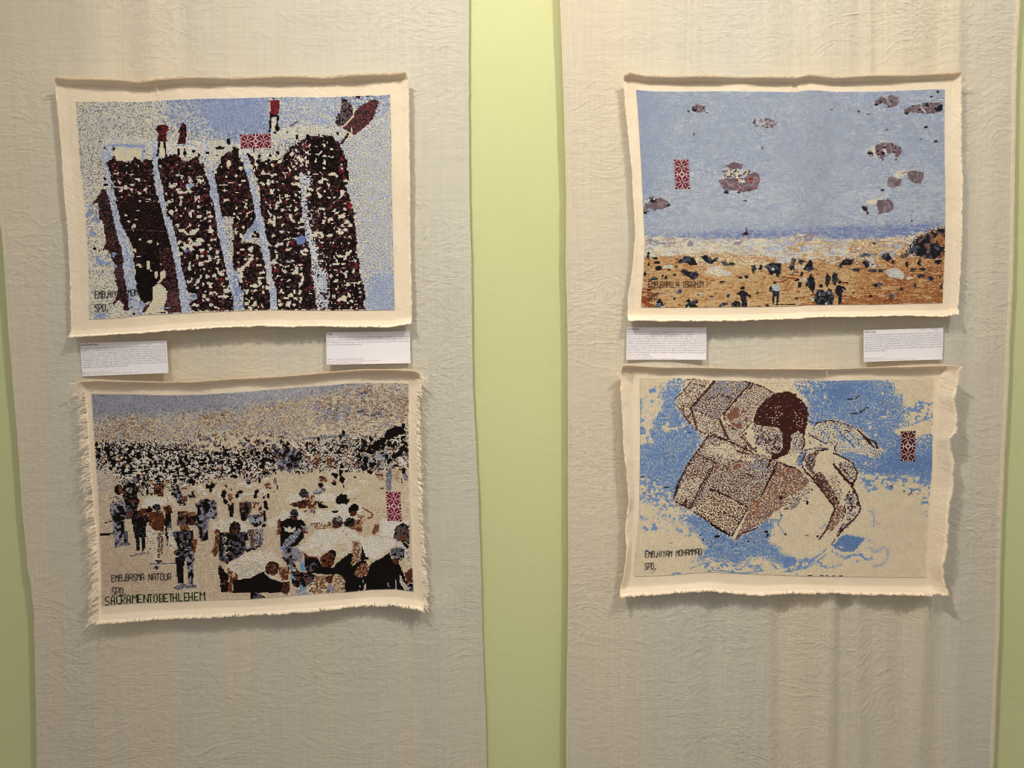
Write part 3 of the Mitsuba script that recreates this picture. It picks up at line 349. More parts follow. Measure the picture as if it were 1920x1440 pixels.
    ('dots','K',0.5,1.6,[262.6,42.8,2.3,2.6,270.8,43.3,3.6,2.6,262.6,48.2,2,2,273,53.9,2.6,3.1,275.2,59.8,1.5,2.6,261.8,55.1,2,2.6,254.3,56.6,1.5,2,260.2,71.2,2,3.1,265.5,74,1.5,1.3,253.2,62.7,1.3,1,257.3,65,1.5,1.5,246.1,58.1,1.3,1.5,236.4,59.5,1.5,2.6,233.3,69.3,1.8,1.8,237.8,69.4,1.3,1.5,241.5,68.7,2,1.8,246.8,68.8,1.5,2,235.5,75.4,1.5,2,243,73.3,1.5,2.6,219.4,43.1,1.3,2.6,217.1,46.7,1.5,1.5,186.8,51.3,0.8,3.1,197,47.4,1,1.5,209.6,51.4,0.9,1,203.7,47.2,0.7,1,193,57.1,2,1.3,215.4,60.2,2.6,1.5,208,57.4,1.5,1.8,218.5,55.1,1.8,1.8,204.2,60.2,1.5,1.3,201.8,67.6,0.8,1.3,217.5,73.3,1.8,1.8,222.7,77.5,2.6,1,211.3,81.2,3.1,2.6,215.9,79.2,1.5,2.6,217.1,85.4,2,3.1,218.4,91.6,1,2,198.5,81.9,2,1.5,198.2,88.7,2.6,1.8,210.3,88,2,1.5,215,102.7,3.6,3.1,220.9,104.7,2,1.3,252.7,77.2,2,1,257.7,83.4,1,2.6,272.9,78.9,2,2.6,269.2,77.6,2,0.8,258.2,90.3,1,3.1,228.5,84.1,0.8,0.8,241.4,79.4,2.6,1.5,252.1,49.7,1,1.5]),
    ('dots','N6O3',0.5,1.6,[196.6,65.7,2.6,4.1,224.3,72.4,2.6,3.1,230.3,72.1,1.5,2,200.7,84.3,2.6,2.6,210.3,86.5,2,1,208.5,72.6,2.6,1.5,207.1,67.2,3.1,3.1,251,83.3,3.1,2.6,270.4,88.2,0.8,2.6,252.8,94.8,1.5,1,186.9,62.8,2,1.5,199.6,93.4,2,1]),
    ('dots','O5C3',0.5,1.6,[226.7,58.1,3.1,1.5,225,69.4,1.5,2,252.4,85.7,3.1,2,266,83.9,2.6,4.6,195.9,62.6,2,1.5,249.6,81,3.1,0.8]),
    ('poly','V6G3',0.5,0.6,[257.9,78.1,262.4,76.5,261,96.4,256.5,96.4,256.5,87.2]),
    ('poly','V5G3',0.5,0.6,[271.4,80.5,276.2,81.8,276,87.1,272.7,86.5]),
    ('dots','B6V2',0.5,1.6,[253.5,67.3,3.1,2,251.3,65,2,1.5]),
    ('dots','W7C2',0.5,1.6,[270.7,69.2,3.1,1.8,273,72.1,2.6,2,210.7,77.4,2.6,1.5,201.6,98.1,6.6,2,206.1,98.4,3.1,2,225,96.7,5.6,3.1,218.5,108.3,8.2,1.8,229,49.2,2,1,202.8,55.5,2,1.5,188.5,60.6,1.3,1.5,235.1,88.4,4.1,1,204.9,89.9,2,3.1]),
    ('poly','G4V4C2',0.7,0.6,[192.1,92.9,200.4,90.4,200.9,96.5,191.2,96.7]),
    ('dots','N4G3',0.5,1.6,[185.1,97,2,3.6]),
    ('poly','K7N2',0.5,0.6,[194,102.2,197.6,105.4,203.5,108.9,204.1,110.4,195.9,109.9]),
    ('dots','N5K3',0.5,1.6,[201.4,104.2,3.6,1]),
    ('dots','N5O3',0.5,1.6,[191.1,99.7,2.6,1.5]),
    ('dots','N3O3',0.5,1.6,[222.5,103.4,1,0.8,227.8,103.8,1,0.8]),
    ('poly','V5G3K2',0.8,0.6,[10.3,96.8,21.4,98.9,24.6,104.2,22.5,114.5,19,114.4,13.1,113.2,10.8,106.2]),
    ('poly','K',0.5,0.6,[16.2,97.8,21.3,99.8,24.5,107.7,21.9,107.6,17.8,103.1]),
    ('dots','K',0.5,0.8,[16.6,109.9,4.1,4.1]),
    ('poly','V6G2K2',0.7,0.6,[11.8,113.2,20.8,113.6,20.5,121.3,19,135.1,13,136.5,12.2,125.2]),
    ('poly','K',0.5,0.6,[19,114.4,22.5,113.6,21.3,123.1,19.3,128.2]),
    ('poly','G5K3',0.7,0.6,[20.5,121.3,24.8,121.5,24.8,131.1,20.5,131.7]),
    ('line','K',0.4,1.89,[0.6,123.8,11.4,123.5]),
    ('line','K5G3',0.4,0.86,[5.3,113.7,11.4,112.3]),
    ('poly','K9G1',0.5,0.5,[28.8,107,33.2,103.6,41.8,105.4,43.3,109.8,41.1,121.9,39.5,139.3,36.9,141,36.5,128.9,34.8,128,35.2,139.3,32.6,140.9,31.3,128.8,29.3,116.5]),
    ('line','B6W2',0.4,0.86,[35.8,128,35.8,135.8]),
    ('poly','N6D2O1',0.5,0.6,[35.8,102.8,44.5,101.9,44.2,108,33,109.7]),
    ('dots','K',0.5,0.8,[45.3,103.7,2.9,3.3]),
    ('poly','N7D1.5O1',0.7,0.5,[44.3,105.4,56.4,103.6,58.6,113.3,56.5,123.7,49.6,122.8,43.9,116.7,42.8,111.5]),
    ('dots','K6G3',0.5,0.8,[51.4,100.6,3.7,3.3]),
    ('poly','N5D3',0.7,0.6,[56.5,101,64.4,98.5,65.8,106.4,59.7,107.2]),
    ('poly','C5W2T2G.6',0.5,0.5,[42.6,115.8,48.8,122,57.3,122.9,55.9,136,53.7,148.2,48.5,149.9,45.4,142.9,40.5,135.8,41,124.5]),
    ('poly','N3G3C3',0.5,0.5,[51.3,123.7,56.5,123.7,54.7,144.7,50.3,147.3]),
    ('dots','K4G4',0.5,0.8,[51.1,149.9,2.9,1.8,48.8,156,2,1.6]),
    ('line','G5V3',0.4,1.2,[43.3,152.4,65.6,152.5]),
    ('line','G5V3',0.4,1.2,[26.4,144.6,42.8,142]),
    ('dots','G5V3',0.5,0.8,[23.4,133.6,4.9,2]),
    ('poly','K7G2',0.8,0.6,[58.9,107.2,64,107.2,64.3,122.1,59.4,136.1,58.2,123.8]),
    ('poly','C5W3G1',0.5,0.6,[60,120.3,66.9,119.6,66.9,139.8,64.3,141.4,61.1,136.1]),
    ('poly','K6N2G2',0.8,0.6,[70.1,104.8,78.7,105.1,86.3,108.9,86.8,117.7,79,118.3,68.7,117.9,69.9,111.8]),
    ('poly','N5O3',0.5,0.6,[74.4,105.8,86.4,105.8,86.3,109.8,75.1,109.4]),
    ('dots','N6O2',0.5,0.8,[75.5,119.9,4.9,2.9,66.8,142.4,1.6,2.5]),
    ('poly','G5K3',0.8,0.6,[64.2,123.9,72,122.4,75.1,129.6,66.4,131]),
    ('poly','K6G2.4',0.7,0.5,[66.5,130.1,74.5,122.5,83.1,122.9,82.4,140.4,74.4,148,66.7,145.9,68.7,138.1]),
    ('line','G6C2',0.4,0.69,[70.4,139.9,79.4,129.8]),
    ('line','G6C2',0.4,0.69,[72,143.5,80.8,136.9]),
    ('line','G6C2',0.4,0.69,[69.7,136.4,75,132.2]),
    ('poly','N6O2',0.5,0.6,[81,130.7,86.2,130.9,84,144,81.8,143.9]),
    ('poly','K9G.7',0.5,0.4,[65.8,146.8,75.7,147.2,73.2,156.8,73,170.8,67.8,171.4,67.2,159.1]),
    ('poly','V5G3K2',0.7,0.5,[75.8,143.7,83.1,144,82.3,156.3,81.1,172,77.2,171.9,76.6,158.7]),
    ('line','K',0.4,1.03,[80.1,159.7,80.2,172.9]),
    ('dots','G5V3',0.5,0.8,[68.6,175,4.9,1.8,78.9,174.6,6.5,1.5,72.1,172.5,3.3,1.1]),
    ('dots','C7',0.5,0.8,[78.8,179,4.1,0.8]),
    ('poly','K5G3V2',0.8,0.6,[86.7,98.3,102.3,95.4,105.2,109.6,94.8,110.9,94.7,132,89.5,133.6,86.7,118.6]),
    ('dots','K',0.5,0.8,[96.1,101.2,3.3,4.9,91.6,124.9,2.5,7.4]),
    ('dots','B5G3',0.5,0.8,[99.2,109.3,4.9,2.5]),
    ('poly','C6T3',0.5,0.6,[105.8,93.8,114,104.7,113.7,112.6,106.9,110.6]),
    ('poly','W6C4',0.5,0.4,[99.5,122.3,102.8,116.3,110.4,113.6,116.5,112.3,124.6,114.9,131.8,120.5,136.2,123.9,131.5,126.6,125.6,125.7,115.9,124.5,107.6,125.8,101.7,123.2]),
    ('scatter','C5T2',1.2,0.4,[100.5,117,110.4,114.4,116.2,116.9,113.7,123.7,102.5,123.2]),
    ('poly','N6O3',0.7,0.5,[102.5,121.7,107.7,124.2,105.8,131.1,105.1,141.8,101.4,148.5,98.6,143.8,102,133.2]),
    ('poly','K7G2.2N.6',0.7,0.5,[106,126.5,115.8,126.1,125.6,126,131.5,127.4,131.6,132,127.9,142.5,126.2,147.1,114.8,152.9,111.7,155.1,105.1,151,104.7,141]),
    ('poly','G5C2K2',0.8,0.6,[108.1,129.6,114.1,130.6,115.3,139.1,112.6,151.3,107.4,149.6,109.3,138.9]),
    ('scatter','G6',1,0.3,[115.7,128.4,128.3,131.9,126.3,145.5,115.6,151.3]),
    ('poly','K6N1.5G1',0.5,0.4,[116.2,118.4,120,116.3,123.7,117.2,125.1,121,124,127.1,120.2,129.3,115.7,127.6,114.5,123]),
    ('dots','N5D3',0.5,0.8,[120.7,125.5,2.5,2.5]),
    ('poly','G4V4C2K1',0.8,0.6,[131.6,124.4,145.2,123.9,143.8,139.1,138.4,143.2,130.9,143.4,127.9,141.8,130.5,133.5]),
    ('poly','N6O3',0.5,0.6,[133.1,126,137.7,123.3,135.8,132.3,136.2,141.5,133.2,141.2]),
    ('poly','C5V2',0.5,0.6,[128.9,134.2,132,133.5,133.2,139.7,129.4,141.1]),
    ('poly','K',0.5,0.6,[127.9,141.8,135.4,142.2,130.8,144.9]),
    ('poly','V5B3K2',0.8,0.6,[132.2,113.7,144.2,113.1,146.8,121,139.2,122.6,133.4,118.3]),
    ('dots','K',0.5,0.8,[128.5,112,2.5,4.3,147.2,113.4,1.4,5,139.3,120.3,2.1,1.8,146,121.7,1.8,1.4,117.7,110.4,1.8,1.8,93.3,125.9,2.9,6.4]),
    ('poly','V4G3',0.8,0.6,[91.9,109,98.6,109.2,95.7,122.9,90.9,130.5]),
    ('poly','W5C4T1.2',0.5,0.4,[112.5,155.9,120.1,150,130,145.7,141.4,144.2,154.8,146.9,157.6,152.5,161.2,158.8,156,156.1,150,154.9,146.9,158.4,145.3,162.8,137.7,166,130.9,168.6,122.6,169.9,114.5,163.6,110.1,158.9]),
    ('scatter','C5B3T2',(0.5,1.4),0.5,[114.7,157.5,135.1,152.1,144,155.9,142.3,163.3,123.4,169.2]),
    ('line','T6C2',0.4,0.75,[113.3,153.6,121.6,150,132.2,147.3]),
    ('line','T6C2',0.4,0.75,[121.4,160.7,138,154.6]),
    ('poly','K7N1.5',0.7,0.5,[105,155.6,109.4,161.1,113,165.1,112.6,181.3,105.9,181.1,105.4,169.4,103.7,161.7]),
    ('poly','N7O2',0.7,0.5,[111.6,158.9,116.1,162.1,121.3,165.3,120.4,169.8,116.5,173.6,115.6,181.4,111.9,181.3,113.7,169.7]),
    ('dots','C5O3',0.5,0.8,[117.5,165.2,1.8,2.1]),
    ('poly','K1',0.5,0.4,[117.4,170.5,131.7,168.6,143.8,163.5,146.7,166.8,153.3,171.9,160.8,174.8,160.5,184.1,116.3,181.4]),
    ('poly','N6D3K1.4O1',0.5,0.4,[147,156.9,150.8,154.5,156,156.1,158.2,160.1,156.5,166.1,152.7,168.8,147.5,166.8,145.7,162.1]),
    ('line','K',0.4,1.05,[146.1,159.9,150,155.6,157.4,158.5]),
    ('poly','N6O4',0.7,0.5,[158.1,161.6,164.9,160.7,167.1,165.4,165.3,172.9,161.5,174.1,158.3,168.5]),
    ('poly','C5W3',0.5,0.3,[144.5,165.1,149.6,170.1,160,174.8,159.7,173.2,154.2,168.9,149.7,167]),
    ('poly','N6D3K2',0.5,0.5,[161.5,174.9,166.8,175.3,167.3,182.9,164.1,187.3,159,184,160.6,178.6]),
    ('poly','W5C4',0.5,0.5,[148.5,118.1,151.6,116.1,166.8,112,174.4,111.1,181.7,114.7,184.6,117.9,178.4,121.3,166.3,121.9,158.7,123.6,150.5,122.9]),
    ('poly','K8D1',0.5,0.5,[160.4,119.9,168.8,116.8,180,119.1,183.5,123.2,180.7,135.2,176,141.7,165.4,144.7,160.1,144.3,160.3,130.6]),
    ('poly','W6C3',0.5,0.3,[163.2,124,166.9,125.8,168.5,123.6,170.6,126.8,174.4,124.8,172.7,129.3,168.9,130.5,165.2,128.7]),
    ('poly','G4B4V2',0.5,0.5,[165.7,134.8,177.4,126.6,178.7,129,173.1,138.4,164.7,143.9,160.1,144.3,161.8,139.8]),
    ('dots','A7B1',0.5,0.8,[161.7,143.3,1.8,1.6]),
    ('dots','K7N2',0.5,0.8,[172.7,114,3.9,4.3]),
    ('dots','N6D2',0.5,0.8,[173,116.7,2.5,2.1]),
    ('poly','N6O2',0.5,0.6,[158.4,115.9,161,116.1,159.8,131.3,157.2,131.1]),
    ('poly','N4V3',0.7,0.6,[179.7,124.4,184.9,126.4,184.6,131.7,180.1,132.9]),
    ('dots','K6G3',0.5,0.8,[173.7,112.9,3.3,4.1]),
    ('poly','W6C3',0.5,0.6,[157.6,116.4,162.2,110.7,169.2,109.5,170.6,114.8,162.7,118.6]),
    ('poly','W6C3',0.5,0.6,[177.7,110.1,183.6,114,182.6,116.6,177.5,114.5]),
    ('poly','C5V2N2',0.7,0.6,[181.2,109.5,191.5,110.2,192.5,124.3,187.3,125.7,185.9,118.6]),
    ('poly','W6C3',0.5,0.5,[166.1,100.5,171.4,96.5,178.3,95.3,183.4,98.3,183.2,103.5,172.8,105.4]),
    ('dots','K5G3',0.5,0.8,[182.2,95.6,3.3,4.1]),
    ('poly','N6D2',0.7,0.6,[169.4,104.2,185,101,188.3,105.6,182.9,109.6,175.3,107.3]),
    ('poly','W6C3',0.5,0.5,[193.7,99,200.7,95.9,209.2,97.4,211.7,101.9,208.1,106,200.4,104.7,194.5,101.7]),
    ('poly','K7',0.5,0.6,[194.4,102.6,198.6,106.3,203.7,108.4,206.1,110.3,198.4,109.8,195.1,107]),
    ('dots','K',0.5,0.8,[216.8,103.1,5.7,4.9,221,104.8,2.5,1.5]),
    ('poly','N5O2C2',0.7,0.6,[185.9,99.3,193.7,99.9,194.1,109.5,186.4,109.9]),
    ('poly','W6C3',0.5,0.5,[209.5,111.3,217.5,107.5,224.3,109,232.1,107.9,236.1,114.3,228.9,119.9,222.1,118.4,211.8,116.7,193.8,115.6,193.2,111.2]),
    ('dots','K8',0.5,0.8,[209.4,113.9,2.9,1.1,226.2,113.1,4.5,4.1]),
    ('dots','N5D3',0.5,0.8,[225.6,116.9,3.3,2.5]),
    ('line','N6O2',0.4,1.38,[234.5,112.4,243.6,118.5,241.7,121.5,235.6,123]),
    ('poly','T5N2C2',0.5,0.6,[229,118.1,236,115.2,237.3,123.1,231.3,122.7]),
    ('poly','W6C3',0.5,0.5,[187.7,117,199.9,114.2,211.8,117.6,225.4,119.5,228.7,122.5,216.6,123.1,207.3,121.7,196,123.6,188.3,123.1]),
    ('dots','K7G2',0.5,0.8,[211.9,122.4,4.9,4.5,222.6,124.9,4.9,4.1]),
    ('dots','G6C2',0.5,0.8,[212.9,121.1,2.9,2.5]),
    ('dots','N6D3',0.5,0.8,[211.3,127.1,4.1,2,222.3,129.7,3.3,1.6]),
    ('poly','N5O4',0.7,0.5,[227.9,122.4,233.8,123.7,232.4,135.9,226.5,131,219.8,128.6,224.1,129]),
    ('poly','O5C3N2',0.5,0.6,[189.1,123.2,205.5,122.4,206.9,128.6,192.3,128.7]),
    ('poly','W7C2',0.5,0.5,[250.2,123.4,264.7,124.1,275.2,123.1,275.5,131.8,260.6,140.2,248.7,138.3]),
    ('poly','N5O3',0.5,0.6,[243.9,128.6,248.3,126.9,248,133,244.4,137.3,241.8,136.4]),
    ('poly','K4G3N3',0.8,0.6,[260.6,140.2,263.6,129.4,269.8,126.2,274.9,127.5,275.1,145.7,270.9,142.7,265.7,143.2]),
    ('poly','K',0.5,0.6,[267.5,141.3,274.3,146.7,274.2,150.2,269.1,146.4]),
    ('poly','W7C3',0.5,0.4,[175.3,144.9,181.5,141,192.2,129.5,200.9,128.7,211,131.5,216.1,134.4,221.9,140.1,223.4,149,217.2,153.6,208.5,155.8,207,151.3,200.1,149.2,193.1,153.2,184.5,152.6,177.8,149.4]),
    ('scatter','T5C4',(0.6,1.6),0.55,[177.9,145.9,186.5,146.6,198.6,144.7,220.2,141.7,222.5,149.7,210.3,155,207,151.3,193.1,153.2,181.1,151.4]),
    ('poly','W7C2',0.5,0.4,[209.4,129.7,215.5,127.8,224,130.7,229.8,137.4,229.7,140.8,224.5,142.1,219.4,137.3,211,133.2]),
    ('scatter','T6O2',(0.5,1.3),0.5,[210.2,130.6,219.6,132.1,221.2,135.7,214.4,134.3]),
    ('poly','V5G3K1.5',0.8,0.6,[161.6,144.7,169.4,142.7,176.2,145.8,179.4,153,177.5,158.1,169,155.7,162.1,155.2]),
    ('poly','K6G3',0.9,0.6,[161.3,152.5,169.9,152.3,173.1,163,177.3,167.7,180.3,179.3,171.7,180.4,169.4,171.5,165.4,159]),
    ('poly','N7D1',0.5,0.6,[177,147.6,184.5,152.6,193.1,154.9,192.1,160.1,184.4,156.9]),
    ('poly','A7B2',0.5,0.4,[176.7,158.1,182.2,158.5,181.6,166.3,177.3,166]),
    ('poly','N6D3K1',0.7,0.5,[194.8,155,204.5,148.6,207.9,148.7,208.1,154.9,206.7,161.8,201.3,167.6,196.3,164.7]),
    ('poly','K',0.5,0.4,[204.5,147.7,208.7,149.7,208.6,154.9,205.2,152.1]),
    ('poly','K9',0.5,0.4,[181.1,154,193.1,155.8,196.3,163.8,206.6,165.2,210.1,160.2,222.4,152.3,224.9,154.3,223.8,164.7,230,160,231.9,153.2,233,142.9,230.6,138.3,236.2,153.6,238.6,159,234.2,163.9,235.6,172.8,234.2,184.9,230.6,188.9,216,188.4,213.2,171.7,206.4,171.3,184.1,169.1,180.9,161.9]),
    ('poly','G5K4',0.7,0.6,[181.8,160.2,189.5,159.1,194.6,163.8,192.8,167.2,183.3,168.2]),
    ('poly','O5N3C2',0.5,0.5,[223.6,142,228.8,142.5,231.9,153.2,230.8,160.1,223.8,164.7,222.1,162.8,224.1,152.5]),
    ('poly','N6O2C1',0.5,0.5,[224.4,170.8,230.7,163.6,236.8,162.4,241.1,160.9,242.8,163.6,237.5,167.7,235.5,174.5,228.5,176.5]),
    ('poly','C6O3',0.5,0.6,[236,160.6,242,161.8,242.8,163.6,236.7,166.7]),
    ('poly','V4G3C2',0.8,0.6,[165.4,159,170.6,160.2,180.4,177.6,172.6,177.8]),
    ('poly','A6B3',0.5,0.6,[176.1,178.1,181.1,180.3,181.8,187.3,175.8,185.1]),
    ('poly','A6B3',0.5,0.6,[168.6,169.7,172,170.8,171,175.1,168.1,173.1]),
    ('poly','V5B2C2',0.7,0.6,[171.6,182.1,182.8,183,182.6,188.2,171.9,187.8]),
    ('poly','K6N2',0.7,0.6,[169.3,173.2,175.3,174.6,175.1,181.5,170,179.4]),
    ('poly','K7G2N1',0.8,0.6,[168.7,165.3,177.3,166.9,187.5,169.4,191.8,171.5,185.5,178,180.3,181.1,175.2,177.2]),
    ('poly','O4N3C3',0.7,0.6,[183.7,181.3,189.1,173,196.1,171.7,203.6,175.6,204.1,187.8,183.5,187]),
    ('poly','O5C4N1',0.5,0.6,[206.3,172.2,213.2,171.7,216.4,178.8,216.9,188,206.6,187.9]),
    ('poly','N6D2',0.5,0.6,[198.6,173.6,206.4,171.3,205.2,179.1,200.1,178]),
    ('poly','V4G3',0.7,0.6,[200.9,179.8,206.8,182.7,205.8,187.9,199.8,186.7]),
    ('poly','W7C2.5',0.5,0.4,[228.9,138.2,245.2,139.1,260.6,141.1,265.7,144.1,256.8,151.6,249.8,158.4,242,161.8,237.8,158.1,235.2,157,232.1,147.2]),
    ('scatter','C6T3',(0.5,1.6),0.5,[237.8,158.1,244.8,154,257.7,150.7,249.8,159.3,242,161.8]),
    ('poly','W6V3',0.5,0.6,[258.9,140.2,267.4,144.8,274.2,149.3,275.7,157.8,270.6,154,265.5,149.4]),
    ('poly','K1',0.5,0.4,[241.9,162.7,249.8,159.3,256.8,154.2,258.3,159.5,263.5,161,266.7,167.6,271.3,180.9,274.5,188.3,269.3,188.2,234.1,188.3,235.4,176.2,238.3,167.7]),
    ('poly','G5V3K3',0.8,0.5,[258.6,150.7,264.7,148.6,269.8,149.8,272.3,155.6,267.8,160.4,261.7,161.2,257.6,156]),
    ('poly','N6D2',0.5,0.6,[258.3,159.5,265.3,159,265.1,165.1,260.8,164.8]),
    ('poly','C5V3',0.7,0.6,[269.7,153.3,274.9,154.4,275.4,166.5,272,165.2]),
    ('poly','N6D3',0.5,0.6,[270,171.5,277.1,166.3,277,180.2,271.3,180.9]),
    ('poly','C5V3',0.5,0.5,[264.8,172.2,269.6,181.2,274.5,187.5,269.3,188.2,264.9,180.9]),
    ('line','B6W2',0.4,0.86,[229.1,183.5,228.9,187.8]),
    ('line','B6W2',0.4,0.86,[232.8,178.6,233.3,186.5]),
    ('line','B6W2',0.4,0.86,[254.1,182.2,255.2,185.7]),
    ('line','B6W2',0.4,0.86,[261.1,178.8,261.5,188.4]),
    ('poly','K5G3',0.7,0.6,[273.1,180.7,277.4,181,277.1,188,273.6,187.6]),
    ('poly','K6G3',0.9,0.6,[132.1,181.5,137.3,180.2,142.3,185.9,147.4,188,132,187.7]),
]
